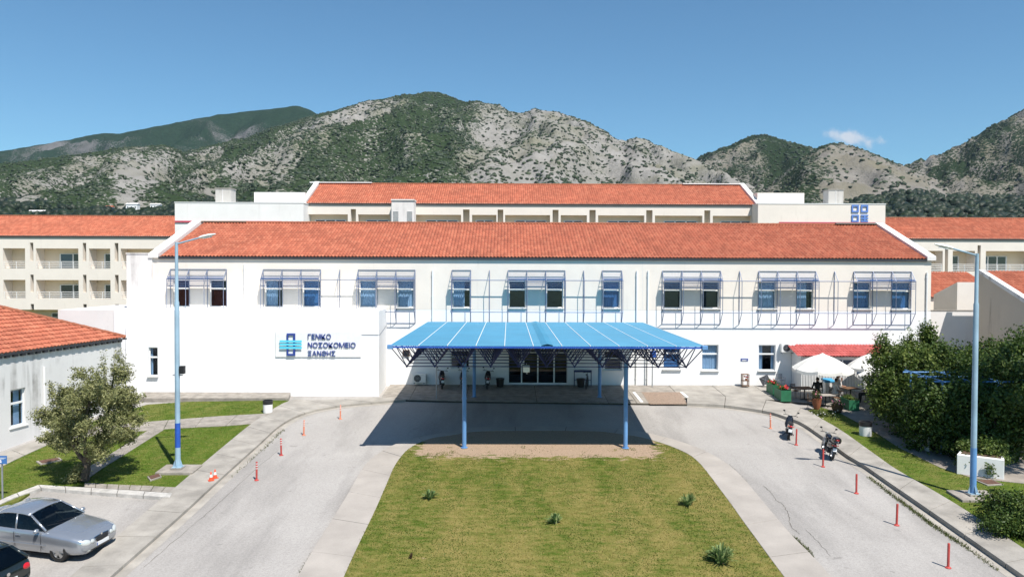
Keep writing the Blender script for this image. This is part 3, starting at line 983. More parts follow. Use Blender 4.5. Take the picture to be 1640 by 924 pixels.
# turf blades so the lawns have a nap and uneven rims
def blades(name, poly, n, hmin, hmax, mat, skip=None, label=''):
    pts = [Vector((p[0], p[1])) for p in poly]
    X = np.array([p.x for p in pts]); Y = np.array([p.y for p in pts])
    tri = tessellate_polygon([[Vector((p.x, p.y, 0)) for p in pts]])
    A = np.array([abs((pts[b] - pts[a]).cross(pts[c] - pts[a])) for a, b, c in tri])
    # only the part in front of the lens and nearby matters for density
    ch = rng.choice(len(tri), n, p=A / A.sum())
    u = rng.uniform(0, 1, n); v = rng.uniform(0, 1, n); fl = u + v > 1; u[fl] = 1 - u[fl]; v[fl] = 1 - v[fl]
    T = np.array(tri)[ch]
    px = X[T[:, 0]] + u * (X[T[:, 1]] - X[T[:, 0]]) + v * (X[T[:, 2]] - X[T[:, 0]])
    py = Y[T[:, 0]] + u * (Y[T[:, 1]] - Y[T[:, 0]]) + v * (Y[T[:, 2]] - Y[T[:, 0]])
    keep = (py > 17) & (np.abs(px) < py * 0.72)
    if skip:
        keep &= np.array([not skip(a, b) for a, b in zip(px, py)])
    px, py = px[keep], py[keep]; n = len(px)
    z = -3.33333 + 0.0666667 * py + 0.075
    a = rng.uniform(0, 6.28, n); h = rng.uniform(hmin, hmax, n); w = rng.uniform(0.012, 0.028, n)
    lx = rng.normal(0, 0.6, n) * h; ly = rng.normal(0, 0.6, n) * h
    V = np.stack([np.stack([px - w * np.cos(a), py - w * np.sin(a), z], 1), np.stack([px + w * np.cos(a), py + w * np.sin(a), z], 1), np.stack([px + lx, py + ly, z + h], 1)], 1).reshape(-1, 3)
    me = bpy.data.meshes.new(name)
    me.vertices.add(3 * n); me.vertices.foreach_set('co', V.ravel())
    me.loops.add(3 * n); me.loops.foreach_set('vertex_index', np.arange(3 * n, dtype=np.int32))
    me.polygons.add(n); me.polygons.foreach_set('loop_start', np.arange(0, 3 * n, 3, dtype=np.int32)); me.polygons.foreach_set('loop_total', np.full(n, 3, dtype=np.int32))
    me.update(calc_edges=True)
    r = np.array([0.36 + 2.7 * noise.fractal(Vector((x * 0.8, y * 0.30, 0)), 1, 2, 5) + 0.24 * math.sin(x * 3.9 + 0.6 * math.sin(y * .5)) + 0.16 * q for x, y, q in zip(px, py, rng.normal(0, 1, n))])
    at = me.attributes.new('rnd', 'FLOAT', 'FACE'); at.data.foreach_set('value', np.clip(r, 0, 1))
    me.materials.append(MAT[mat])
    o = bpy.data.objects.new(name, me); link(o); stuff(o)
    tag(o, label, 'grass')
    return o
def bare(x, y):
    k = noise.fractal(Vector((x * 0.9, y * 1.1, 3)), 1, 2, 5) * 1.5
    inb = -4.6 + k < x < 7.5 + k and 34.3 + k * 1.9 < y < 40.2
    return inb and random.random() < (0.97 if y > 35.2 + k else 0.72)
blades('grass', [tuple(p) for p in lawn_edge], 120000, 0.02, 0.055, 'grass_blade', bare, 'short mown grass of the lawn between the two arms of the drive')
blades('grass', left_lawn, 60000, 0.02, 0.06, 'grass_green', None, 'green grass beside the left pavement and below the sign wall')
blades('grass', verge, 40000, 0.02, 0.07, 'grass_green', None, 'rough grass strip between the right pavement and the terrace')
# ================================================================ BUILDINGS
def holes_wall(m, x0, x1, z0, z1, y, holes, depth, mi=0, mr=None, thick=None):
    """front sheet of a wall in plane y with rectangular holes and their reveals going back by depth"""
    mr = mi if mr is None else mr
    xs = sorted({x0, x1, *[min(max(h[0], x0), x1) for h in holes], *[min(max(h[1], x0), x1) for h in holes]})
    zs = sorted({z0, z1, *[h[2] for h in holes], *[h[3] for h in holes]})
    for i in range(len(xs) - 1):
        for j in range(len(zs) - 1):
            cx, cz = (xs[i] + xs[i + 1]) / 2, (zs[j] + zs[j + 1]) / 2
            if any(h[0] < cx < h[1] and h[2] < cz < h[3] for h in holes):
                continue
            m.quad((xs[i], y, zs[j]), (xs[i + 1], y, zs[j]), (xs[i + 1], y, zs[j + 1]), (xs[i], y, zs[j + 1]), mi)
    for h in holes:
        d = h[4] if len(h) > 4 else depth
        a, b, c, e = h[:4]
        m.quad((a, y, c), (a, y, e), (a, y + d, e), (a, y + d, c), mr)
        m.quad((b, y, c), (b, y + d, c), (b, y + d, e), (b, y, e), mr)
        m.quad((a, y, c), (a, y + d, c), (b, y + d, c), (b, y, c), mr)
        m.quad((a, y, e), (b, y, e), (b, y + d, e), (a, y + d, e), mr)

def tile_roof(O, U, V, ulen, vlen, tw, rh, name, parent, mat, clip=None, amp=0.075, ns=6, step=0.018):
    """rows of curved tiles: O origin at the eave, U along it, V up the slope"""
    O = Vector(O); U = Vector(U).normalized(); V = Vector(V).normalized()
    Nn = U.cross(V).normalized()
    if Nn.z < 0:
        Nn = -Nn
    m = MB(); m.uv = []
    nt_ = max(1, round(ulen / tw)); nr = max(1, round(vlen / rh))
    tw = ulen / nt_; rh = vlen / nr
    ncol = nt_ * ns
    us = [k * tw / ns for k in range(ncol + 1)]
    prof = [amp * (0.5 - 0.5 * math.cos(2 * math.pi * (k % ns) / ns)) for k in range(ncol + 1)]
    jig = [random.uniform(-0.006, 0.006) for _ in range(nt_ + 1)]
    for r in range(nr):
        v0, v1 = r * rh, (r + 1) * rh + 0.01
        dz = random.uniform(-0.003, 0.003)
        if clip:
            rng_ = clip((v0 + v1) / 2)
            k0 = max(0, int(rng_[0] / tw * ns)); k1 = min(ncol, int(rng_[1] / tw * ns) + 1)
        else:
            k0, k1 = 0, ncol
        if k1 <= k0:
            continue
        base = len(m.v)
        for k in range(k0, k1 + 1):
            t = jig[min(nt_, k // ns)]
            p = O + U * us[k]
            m.v.append(tuple(p + V * v0 + Nn * (prof[k] + step + t + dz)))
            m.v.append(tuple(p + V * v1 + Nn * (prof[k] * 0.85 + t)))
            m.v.append(tuple(p + V * v0 + Nn * (prof[k] - 0.012 + t)))
        for k in range(k1 - k0):
            a = base + 3 * k; b = a + 3
            m.face((a, b, b + 1, a + 1))
            uu, vv = (k + k0) / ns + 0.02, r + 0.5
            m.uv += [uu, vv] * 4
            m.face((a + 2, b + 2, b, a))
            m.uv += [uu, vv] * 4
    o = m.build(name, mat, parent)
    o['kind'] = 'stuff'
    return o

def window(root, x0, x1, z0, z1, y, transom=None, mull=None, style='dark', fr=0.06, room=1.2, open_leaf=False):
    """window set in a hole: frame (this object), panes, sill, curtain and the room behind"""
    m = MB()
    yf = y + 0.02
    m.box(x0, x0 + fr, yf, yf + 0.06, z0, z1); m.box(x1 - fr, x1, yf, yf + 0.06, z0, z1)
    m.box(x0 + fr, x1 - fr, yf, yf + 0.06, z0, z0 + fr); m.box(x0 + fr, x1 - fr, yf, yf + 0.06, z1 - fr, z1)
    zt = transom if transom else None
    if zt:
        m.box(x0 + fr, x1 - fr, yf - 0.01, yf + 0.065, zt - 0.05, zt + 0.05)
    if mull:
        for q in mull:
            m.box(q - 0.03, q + 0.03, yf - 0.005, yf + 0.062, z0 + fr, (zt - 0.05) if zt else z1 - fr)
    w = m.build('window', 'white_paint', root)
    spans = [(z0 + fr, (zt - 0.05) if zt else z1 - fr)] + ([(zt + 0.05, z1 - fr)] if zt else [])
    cols_ = [x0 + fr] + (list(mull) if mull else []) + [x1 - fr]
    for si, (a, b) in enumerate(spans):
        cc = cols_ if si == 0 else [cols_[0], cols_[-1]]
        for k in range(len(cc) - 1):
            m = MB(); m.box(cc[k] + (0.03 if k else 0), cc[k + 1] - (0.03 if k < len(cc) - 2 else 0), yf + 0.025, yf + 0.033, a, b)
            m.build('pane', 'glass', w)
    m = MB(); m.box(x0 - 0.06, x1 + 0.06, y - 0.26, y + 0.02, z0 - 0.05, z0 - 0.004)
    m.build('sill', 'white_render', w)
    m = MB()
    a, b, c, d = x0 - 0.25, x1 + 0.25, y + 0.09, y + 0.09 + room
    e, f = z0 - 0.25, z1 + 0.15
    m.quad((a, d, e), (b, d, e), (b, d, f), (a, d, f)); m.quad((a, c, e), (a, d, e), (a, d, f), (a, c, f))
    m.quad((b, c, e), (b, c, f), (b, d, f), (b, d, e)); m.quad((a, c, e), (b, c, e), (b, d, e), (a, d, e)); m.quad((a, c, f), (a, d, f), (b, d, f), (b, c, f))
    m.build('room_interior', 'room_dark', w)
    def drape(xa, xb, za, zb, mat, wave=0.03, nm='curtain', n=28):
        m = MB()
        for k in range(n + 1):
            t = k / n
            yy = y + 0.16 + wave * math.sin(t * (xb - xa) * 48 + xa) + wave * 0.5 * math.sin(t * 31)
            m.v.append((xa + (xb - xa) * t, yy, za)); m.v.append((xa + (xb - xa) * t, yy, zb))
        for k in range(n):
            m.face((2 * k, 2 * k + 2, 2 * k + 3, 2 * k + 1))
        m.build(nm, mat, w, smooth=True)
    W = x1 - x0
    if style == 'curtain':
        drape(x0 + 0.03, x1 - 0.03, z0 + 0.02, z1 - 0.02, 'curtain')
    elif style == 'half':
        drape(x0 + 0.03, x0 + W * 0.66, z0 + 0.02, z1 - 0.02, 'curtain')
    elif style == 'blind':
        drape(x0 + 0.03, x1 - 0.03, z0 + 0.4, z1 - 0.02, 'blind_blue', 0.0, 'roller_blind', 4)
    elif style == 'blue':
        drape(x0 + 0.03, x1 - 0.03, z0 + 0.02, z1 - 0.02, 'blind_blue', 0.012)
    elif style == 'side':
        drape(x0 + 0.03, x0 + W * 0.28, z0 + 0.02, z1 - 0.02, 'curtain')
        drape(x1 - W * 0.2, x1 - 0.03, z0 + 0.02, z1 - 0.02, 'curtain')
    if open_leaf:
        m = MB()
        zt2 = (zt - 0.06) if zt else z1 - fr
        A = R(-38)
        c, s = math.cos(A), math.sin(A)
        rot = Matrix.Rotation(-R(75), 3, 'Z')
        lw = W * 0.8
        for (cx, cz, sx, sz) in ((0.03, (z0 + zt2) / 2, 0.06, zt2 - z0 - fr), (lw - 0.03, (z0 + zt2) / 2, 0.06, zt2 - z0 - fr), (lw / 2, z0 + fr + 0.03, lw - 0.12, 0.06), (lw / 2, zt2 - 0.03, lw - 0.12, 0.06)):
            p = rot @ Vector((cx, 0, 0))
            m.obox((x0 + fr + p.x, y + 0.0 - p.y * -1, cz), (sx, 0.05, sz), rot)
        m.build('open_leaf', 'white_paint', w)
    return w

# ---------------------------------------------------------------- main two-storey front
YM = 50.0
main = thing('hospital_building', 'long cream two storey hospital front under a red tiled roof', 'building', (2.0, 53, 0))
xl, xr = FX(245, YM), FX(1491, YM)
WIN = [(277, 303, 'dark', 0), (335.5, 363, 'dark', 0), (424, 453, 'half', 0), (484.6, 513, 'blue', 0), (575.5, 603, 'curtain', 0), (636, 663, 'curtain', 0), (724.7, 753.5, 'half', 0),
       (815, 842, 'dark', 0), (875, 902, 'dark', 0), (965.7, 993, 'blue', 0), (1062, 1091, 'dark', 0), (1124, 1152, 'dark', 0), (1214, 1243, 'curtain', 0), (1276, 1303, 'half', 0), (1366.7, 1395, 'blue', 0), (1428, 1459, 'blue', 0)]
z_t, z_b, z_tr = FZ(450, YM), FZ(493, YM), FZ(464, YM)
holes = []
RV = 0.20
for a, b, s_, o_ in WIN:
    holes.append((FX(a, YM), FX(b, YM), z_b, z_t))
LOWIN = [(1124, 1150.5, 551, 592, 'curtain'), (1215, 1242, 551, 592, 'side'), (1062, 1090, 551, 590, 'blue'), (722, 752, 562, 590, 'dark'), (968, 996, 562, 592, 'dark')]
lowh = []
for a, b, c, d, s_ in LOWIN:
    lowh.append((FX(a, YM, 570), FX(b, YM, 570), FZ(d, YM), FZ(c, YM)))
door_h = (FX(814, YM, 600), FX(909, YM, 600), 0.12, FZ(558, YM))
zband = FZ(496, YM)
m = MB()
holes_wall(m, xl, xr, zband, 8.52, YM, holes, RV, 0)
m.build('wall', 'cream_render', main)
m = MB()
holes_wall(m, xl, xr, -0.1, zband - 0.012, YM - 0.012, lowh + [(door_h[0], door_h[1], door_h[2], door_h[3], 0.5)], RV + 0.012, 0)
m.quad((xl, YM - 0.012, zband - 0.012), (xr, YM - 0.012, zband - 0.012), (xr, YM, zband - 0.012), (xl, YM, zband - 0.012))
m.build('wall', 'fresh_white', main)
m = MB()   # ends, back and floor
zr, yr_ = FZ(359, 57), 57.0
for x in (xl, xr):
    n = len(m.v)
    m.v += [(x, YM, -0.1), (x, 64, -0.1), (x, 64, 8.5), (x, yr_, zr - 0.15), (x, YM, 8.5)]
    m.face((n, n + 1, n + 2, n + 3, n + 4))
m.quad((xl, 64, -0.1), (xr, 64, -0.1), (xr, 64, 8.5), (xl, 64, 8.5))
m.build('wall', 'cream_render', main)
for (a, b, s_, o_), h in zip(WIN, holes):
    window(main, h[0] + 0.001, h[1] - 0.001, h[2] + 0.001, h[3] - 0.001, YM + RV - 0.09, z_tr, None, s_)
for (a, b, c, d, s_), h in zip(LOWIN, lowh):
    window(main, h[0] + 0.001, h[1] - 0.001, h[2] + 0.001, h[3] - 0.001, YM + RV - 0.09, h[3] - 0.36 * (h[3] - h[2]), None, s_)
# pier at the left end
m = MB(); xp = FX(204, YM)
m.box(xp, xl - 0.003, YM - 0.10, 54, 0, FZ(409, YM))
m.box(xp - 0.03, xl + 0.10, YM - 0.14, 54.1, FZ(409, YM), FZ(409, YM) + 0.07)
m.build('end_pier', 'stained_white', main)
# roof
ye, ze = YM - 0.12, FZ(412.5, YM - 0.12)
slope = Vector((0, yr_ - ye, zr - ze))
tile_roof((xl + 0.55, ye, ze), (1, 0, 0), slope, xr - xl - 0.9, slope.length, 0.23, 0.42, 'roof_tiles', main, 'roof_tile')
m = MB()
m.quad((xl, ye + 0.05, ze - 0.06), (xr, ye + 0.05, ze - 0.06), (xr, yr_, zr - 0.06), (xl, yr_, zr - 0.06))
m.quad((xl, yr_, zr - 0.06), (xr, yr_, zr - 0.06), (xr, 64.4, ze - 0.06), (xl, 64.4, ze - 0.06))
m.quad((xl, ye + 0.05, ze - 0.065), (xl, YM + 0.3, ze - 0.065), (xr, YM + 0.3, ze - 0.065), (xr, ye + 0.05, ze - 0.065))
m.build('roof_deck', 'roof_tile_rear' if False else 'terracotta', main)
m = MB()
m.box(xl + 0.43, xr - 0.37, ye - 0.01, ye + 0.115, ze - 0.17, ze - 0.02)
m.build('gutter', 'gutter_dark', main)  # dark gutter; its tone also paints the shadow line under the tile ends
m = MB()
k = xl + 0.6
while k < xr - 0.6:
    m.tube((k, yr_, zr + 0.04), (k + 0.44, yr_, zr + 0.055), 0.10, 8)
    k += 0.42
m.build('ridge_tiles', 'terracotta', main)['kind'] = 'stuff'
for xa, sgn in ((xl, -1), (xr, 1)):     # verge parapets
    m = MB()
    a0_, a1_ = (xa - 0.22, xa + 0.42) if sgn < 0 else (xa - 0.36, xa + 0.22)
    n = len(m.v)
    pts = [(ye - 0.06, ze - 0.10), (ye - 0.06, ze + 0.17), (yr_, zr + 0.22), (64.5, ze + 0.17), (64.5, ze - 0.1), (yr_, zr - 0.1)]
    for x in (a0_, a1_):
        for (yy, zz) in pts:
            m.v.append((x, yy, zz))
    m.face((0, 5, 2, 1)); m.face((5, 4, 3, 2)); m.face((6, 7, 8, 11)); m.face((11, 8, 9, 10))
    for i in range(6):
        j = (i + 1) % 6
        m.face((i, j, 6 + j, 6 + i))
    m.build('verge_parapet', 'stained_white' if sgn > 0 else 'white_render', main)
m = MB(); m.box(FX(1337, 57, 360), FX(1402, 57, 360), 56.75, 57.3, zr + 0.10, zr + 0.17); m.build('ridge_flashing', 'lead_grey', main)
m = MB(); m.box(FX(322, 57, 360), FX(395, 57, 360), 56.8, 57.3, zr + 0.10, zr + 0.17); m.build('ridge_flashing', 'beige_render', main)
for px, y0, y1 in ((392, 424, 497), (693, 433, 516), (1019.7, 433, 620), (1037.8, 433, 620), (1483.5, 434, 615)):
    m = MB(); x = FX(px, YM)
    m.tube((x, YM - 0.07, FZ(y1, YM) if y1 < 600 else 0.1), (x, YM - 0.07, FZ(y0, YM)), 0.055, 8)
    for zz in np.linspace(FZ(y0, YM) - 0.3, max(0.6, FZ(y1, YM) + 0.3), 3):
        m.box(x - 0.075, x + 0.075, YM - 0.10, YM, zz - 0.02, zz + 0.02)
    m.build('downpipe', 'white_paint', main, smooth=True, auto=40)
# expansion joints in the render, seen as thin grooves
for px in (694.5, 1029):
    m = MB(); x = FX(px, YM); m.box(x - 0.008, x + 0.008, YM - 0.008, YM + 0.01, zband, 8.4); m.build('joint_strip', 'stained_grey', main)

# window sunshades: tube ribs with louvre blades
D_ = 0.60
zt_, zk, zo, zb_ = FZ(433, YM), FZ(449, YM - D_), FZ(500, YM - D_), FZ(518, YM)
def ribx(px):
    return FX(px, YM)
UNITS = [([273.5, 303.4, 332.6, 363.2], [3], []), ([422, 452.5, 482.7, 513.9], [3], [544.4]), ([574, 604, 634.6, 665], [3], []), ([724, 754], [1], [784]), ([813.6, 843.9, 874, 904.7], [3], [934.5]), ([964.3, 995.5], [1], []),
         ([1060.5, 1091.7, 1122.5, 1153.6], [3], [1184]), ([1214.5, 1244.7, 1275.9, 1306], [3], [1336]), ([1366.7, 1397.4, 1428, 1459], [3], [])]
RAILS = [(273.5, 363.2), (422, 665), (724, 995.5), (1060.5, 1459)]
def rib(m, x):
    pts = [(x, YM - 0.03, zb_), (x, YM - D_, zo), (x, YM - D_, zk), (x, YM - 0.03, zt_)]
    m.path(pts, 0.022, 6)
    m.tube((x, YM - 0.035, zb_), (x, YM - 0.035, zt_), 0.024, 6)
    m.sphere((x, YM - D_, zk), 0.04, 6, 4); m.sphere((x, YM - D_, zo), 0.04, 6, 4)
for (a, b) in RAILS:
    pass
for (ribs, _, lone), in [(u,) for u in UNITS]:
    m = MB()
    for px in ribs + lone:
        rib(m, ribx(px))
    xa, xb = ribx(ribs[0]), ribx(ribs[-1])
    ext = next((r for r in RAILS if r[0] - 1 <= ribs[0] <= r[1] + 1))
    nxt = [u[0][0] for u in UNITS if ext[0] - 1 <= u[0][0] <= ext[1] + 1 and u[0][0] > ribs[-1]]
    xe = ribx(nxt[0]) if nxt else xb
    m.tube((xa, YM - D_, zk), (xe, YM - D_, zk), 0.028, 6); m.tube((xa, YM - D_, zo), (xe, YM - D_, zo), 0.028, 6)
    m.tube((xa, YM - 0.035, zt_), (xb, YM - 0.035, zt_), 0.02, 6); m.tube((xa, YM - 0.035, zb_), (xb, YM - 0.035, zb_), 0.02, 6)
    fr_ = m.build('sun_shade', 'shade_tube', main)
    for k in range(len(ribs) - 1):
        u0, u1 = ribx(ribs[k]) + 0.03, ribx(ribs[k + 1]) - 0.03
        for t in (0.22, 0.42, 0.60):      # thin rods on the slope
            m = MB(); yy = YM - 0.03 + (-D_ + 0.03) * t; zz = zt_ + (zk - zt_) * t
            m.tube((u0, yy, zz), (u1, yy, zz), 0.014, 5); m.build('rod', 'shade_tube', fr_)
        # closed blade above the knee
        d = Vector((0, -D_ + 0.03, zk - zt_)); ang = math.atan2(d.z, d.y)
        for t in (0.80, 0.93):
            m = MB(); c = Vector(((u0 + u1) / 2, YM - 0.03 + d.y * t, zt_ + d.z * t))
            m.obox(c, (u1 - u0, 0.16, 0.012), Matrix.Rotation(R(18), 3, 'X')); m.build('louvre', 'louvre_blue', fr_)
        for q in range(4):                # open blades below it
            m = MB(); zz = zk - 0.10 - 0.125 * q
            m.obox(((u0 + u1) / 2, YM - D_ + 0.02, zz), (u1 - u0, 0.13, 0.010), Matrix.Rotation(R(14), 3, 'X')); m.build('louvre', 'louvre_blue', fr_)

# glazed entrance
ent = MB()
ex0, ex1, ez0, ez1 = door_h[0] + 0.002, door_h[1] - 0.002, door_h[2], door_h[3] - 0.002
yd = YM + 0.18
n4 = [ex0, ex0 + 0.25 * (ex1 - ex0) - 0.1, (ex0 + ex1) / 2, ex1 - 0.25 * (ex1 - ex0) + 0.1, ex1]
for q in n4:
    ent.box(max(q - 0.045, ex0), min(q + 0.045, ex1), yd, yd + 0.09, ez0, ez1)
zh = ez0 + 2.15
for i in range(4):
    a, b = n4[i] + 0.046, n4[i + 1] - 0.046
    for zz, h_ in ((ez0 + 0.05, 0.05), (zh, 0.05), (ez1 - 0.05, 0.05)):
        ent.box(a, b, yd + 0.005, yd + 0.085, zz - h_, zz + h_)
door = ent.build('entrance_door', 'white_paint', main)
for i in range(4):
    a, b = n4[i] + 0.046, n4[i + 1] - 0.046
    m = MB(); m.box(a, b, yd + 0.03, yd + 0.042, ez0 + 0.1, zh - 0.05); m.build('pane', 'glass', door)
    m = MB(); m.box(a, b, yd + 0.03, yd + 0.042, zh + 0.05, ez1 - 0.1); m.build('pane', 'glass', door)
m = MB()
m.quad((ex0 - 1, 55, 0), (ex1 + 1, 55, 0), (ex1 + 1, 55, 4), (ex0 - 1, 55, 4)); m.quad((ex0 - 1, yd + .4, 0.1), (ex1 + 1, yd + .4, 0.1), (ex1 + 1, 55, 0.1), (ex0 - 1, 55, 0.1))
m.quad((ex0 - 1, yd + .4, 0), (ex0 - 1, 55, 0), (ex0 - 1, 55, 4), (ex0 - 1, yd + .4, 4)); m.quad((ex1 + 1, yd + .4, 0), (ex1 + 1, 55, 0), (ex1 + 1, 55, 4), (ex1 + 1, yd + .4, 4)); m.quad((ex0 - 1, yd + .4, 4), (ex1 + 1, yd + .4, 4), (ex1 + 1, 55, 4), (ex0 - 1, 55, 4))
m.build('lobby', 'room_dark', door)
m = MB(); m.box(FX(829, 49.6, 600), FX(840, 49.6, 600), yd - 0.012, yd - 0.004, 1.45, 1.8); m.build('notice', 'white_paint', door)

# ---------------------------------------------------------------- white annex with the hospital sign
YA = 47.0
annex = thing('annex', 'blank bright white annex wall carrying the blue hospital sign', 'building', (-17, 48, 0))
ax0, ax1, azt = FX(183, YA, 560), FX(607, YA, 560), FZ(497, YA, 400)
wz = (FX(238, YA, 580), FX(252.5, YA, 580), FZ(602, YA, 245), FZ(556, YA, 245))
m = MB()
holes_wall(m, ax0, ax1, -0.6, azt, YA, [wz], 0.2)
m.quad((ax1, YA, -0.6), (ax1, YM - 0.02, -0.6), (ax1, YM - 0.02, azt), (ax1, YA, azt))
m.quad((ax0, YA, azt), (ax1, YA, azt), (ax1, YM - 0.02, azt), (ax0, YM - 0.02, azt))
m.quad((ax0, YA, -0.6), (ax0, YA, azt), (ax0, 54, azt), (ax0, 54, -0.6))
m.build('wall', 'fresh_white', annex)
m = MB(); ax00 = FX(93, YA + .12, 520)
m.box(ax00, ax0 - 0.003, YA + 0.12, 53.9, -0.6, FZ(496.5, YA, 140)); m.build('wall', 'stained_white', annex)
window(annex, wz[0], wz[1], wz[2], wz[3], YA + 0.1, wz[3] - 0.35 * (wz[3] - wz[2]), None, 'side')
m = MB(); x = FX(203, YA, 540); m.tube((x, YA - 0.06, FZ(590, YA)), (x, YA - 0.06, FZ(527, YA)), 0.05, 8); m.build('downpipe', 'white_paint', annex)
m = MB(); m.path([(FX(579, YA, 536), YA - 0.02, FZ(536, YA, 590)), (ax1 - 0.03, YA - 0.02, FZ(536, YA, 590)), (ax1 + 0.02, YA + 0.2, FZ(536, YA, 590)), (ax1 + 0.02, YM - 0.1, FZ(520, YM, 626))], 0.012, 5); m.build('cable', 'grey_metal', annex)

# the sign board
sb0, sb1 = F(441, 531, YA - 0.06), F(578, 572, YA - 0.06)
sign = thing('hospital_sign', 'white board with blue Greek lettering and a cross emblem on the annex', 'sign', (0.5 * (sb0.x + sb1.x), YA, sb1.z))
m = MB(); m.box(sb0.x, sb1.x, YA - 0.06, YA - 0.002, sb1.z, sb0.z); m.build('board', 'white_paint', sign, bevel=0.006)
ys_ = YA - 0.10
def sx_(px): return FX(px, ys_, 552)
def sz_(py): return FZ(py, ys_, 500)
m = MB()                              # upright blue frame
x0, x1, x2, x3 = sx_(459.3), sx_(461.8), sx_(469.8), sx_(472.8)
za, zb2, zc, zd = sz_(569.5), sz_(566.5), sz_(537), sz_(534)
m.box(x0, x1, ys_ - 0.04, ys_ + 0.03, za, zd); m.box(x2, x3, ys_ - 0.04, ys_ + 0.03, za, zd)
m.box(x1, x2, ys_ - 0.04, ys_ + 0.03, za, zb2); m.box(x1, x2, ys_ - 0.04, ys_ + 0.03, zc, zd)
m.build('emblem_frame', 'letter_blue', sign)
for i, (pa, pb) in enumerate(((545, 548.2), (550, 553.2), (555.2, 558.6))):
    m = MB(); yo = -0.05 if i != 1 else -0.052
    m.box(sx_(448.2), sx_(483.6), ys_ + yo - 0.012, ys_ + yo + 0.008, sz_(pb), sz_(pa)); m.build('emblem_bar', 'cyan_paint', sign)

def letters(text, px0, py_top, py_bot, px_end, parent, mat, ydepth):
    """each character becomes a raised letter of its own"""
    curves = []
    h = sz_(py_top) - sz_(py_bot)
    xw = sx_(px0); xe = sx_(px_end)
    objs = []
    for ch in text:
        cu = bpy.data.curves.new('letter', 'FONT'); cu.body = ch; cu.size = 1.0; cu.extrude = 0.02; cu.offset = 0.0
        cu.resolution_u = 3
        ob = bpy.data.objects.new('letter_tmp', cu); col.objects.link(ob)
        objs.append(ob)
    dg = bpy.context.evaluated_depsgraph_get()
    mes = []
    for ob in objs:
        mes.append(bpy.data.meshes.new_from_object(ob.evaluated_get(dg)))
    for ob in objs:
        cu = ob.data; bpy.data.objects.remove(ob); bpy.data.curves.remove(cu)
    ext = []
    for me in mes:
        v = np.array([q.co[:] for q in me.vertices]); ext.append((v[:, 0].min(), v[:, 0].max(), v[:, 1].min(), v[:, 1].max()))
    cap = max(e[3] - min(0, e[2]) for e in ext)
    s = h / cap
    gaps = 0.09
    tot = sum((e[1] - e[0]) for e in ext) + gaps * (len(text) - 1)
    kx = (xe - xw) / (tot * s)
    cur = xw
    loc = parent.location
    for me, e in zip(mes, ext):
        for q in me.vertices:
            x, y, z = q.co
            q.co = (cur + (x - e[0]) * s * kx - loc.x, ydepth - z - loc.y, sz_(py_bot) + (y - min(0, e[2]) * 0) * s - loc.z)
        me.flip_normals()
        me.materials.clear(); me.materials.append(MAT[mat])
        ob = bpy.data.objects.new('letter', me); link(ob, parent)
        cur += ((e[1] - e[0]) + gaps) * s * kx
letters('ΓΕΝΙΚΟ', 493, 534.5, 543, 530, sign, 'letter_blue', ys_)
letters('ΝΟΣΟΚΟΜΕΙΟ', 493, 548, 556.5, 569.5, sign, 'letter_blue', ys_)
letters('ΞΑΝΘΗΣ', 493, 561.5, 569.8, 537, sign, 'letter_blue', ys_)

# ---------------------------------------------------------------- rear ward blocks with loggias
YR = 80.0
def loggias(root, x0, x1, z0, z1, floors, bays_, notches, Y, wins, rail=True, mat='cream_render', dp=1.5):
    """front with deep openings; floors = (sill z, head z, rail?)"""
    hs = []
    for (zs_, zh_, rl) in floors:
        for (a, b) in bays_:
            hs.append((a, b, zs_, zh_, dp))
    for (a, b, zs_, zh_) in notches:
        hs.append((a, b, zs_, zh_, dp))
    m = MB(); holes_wall(m, x0, x1, z0, z1, Y, hs, dp); m.build('wall', mat, root)
    m = MB(); m.quad((x0, Y + dp, z0), (x1, Y + dp, z0), (x1, Y + dp, z1), (x0, Y + dp, z1)); m.build('wall', 'tan_render', root)
    for (zs_, zh_, rl) in floors:
        for bi, (a, b) in enumerate(bays_):
            for (fa, fb) in wins(bi, b - a):
                wa, wb = a + fa * (b - a), a + fb * (b - a)
                zt2 = zh_ - 0.50; zl = zs_ - 0.1
                m = MB(); y2 = Y + dp
                npan = 3 if (wb - wa) > 3 else (2 if wb - wa > 1.4 else 1)
                t = 0.07
                m.box(wa, wb, y2 - 0.06, y2 - 0.003, zt2 - t, zt2); m.box(wa, wb, y2 - 0.06, y2 - 0.003, zl, zl + t)
                eds = [wa + (wb - wa) * k / npan for k in range(npan + 1)]
                for k in eds:
                    m.box(k - t, k + t, y2 - 0.065, y2 - 0.003, zl + t, zt2 - t)
                w = m.build('window', 'white_paint', root)
                for k in range(npan):
                    m = MB(); m.box(eds[k] + t, eds[k + 1] - t, y2 - 0.04, y2 - 0.004, zl + t, zt2 - t)
                    m.build('pane', random.choice(['dark_glass', 'dark_glass', 'blue_glass']), w)
            if rl:
                m = MB()
                for q in range(4):
                    zz = zs_ + 0.12 + q * 0.20
                    m.tube((a, Y + 0.08, zz), (b, Y + 0.08, zz), 0.028, 5)
                k = a + 0.05
                while k < b:
                    m.tube((k, Y + 0.08, zs_), (k, Y + 0.08, zs_ + 0.74), 0.025, 5); k += 1.3
                m.build('railing', 'white_paint', root)

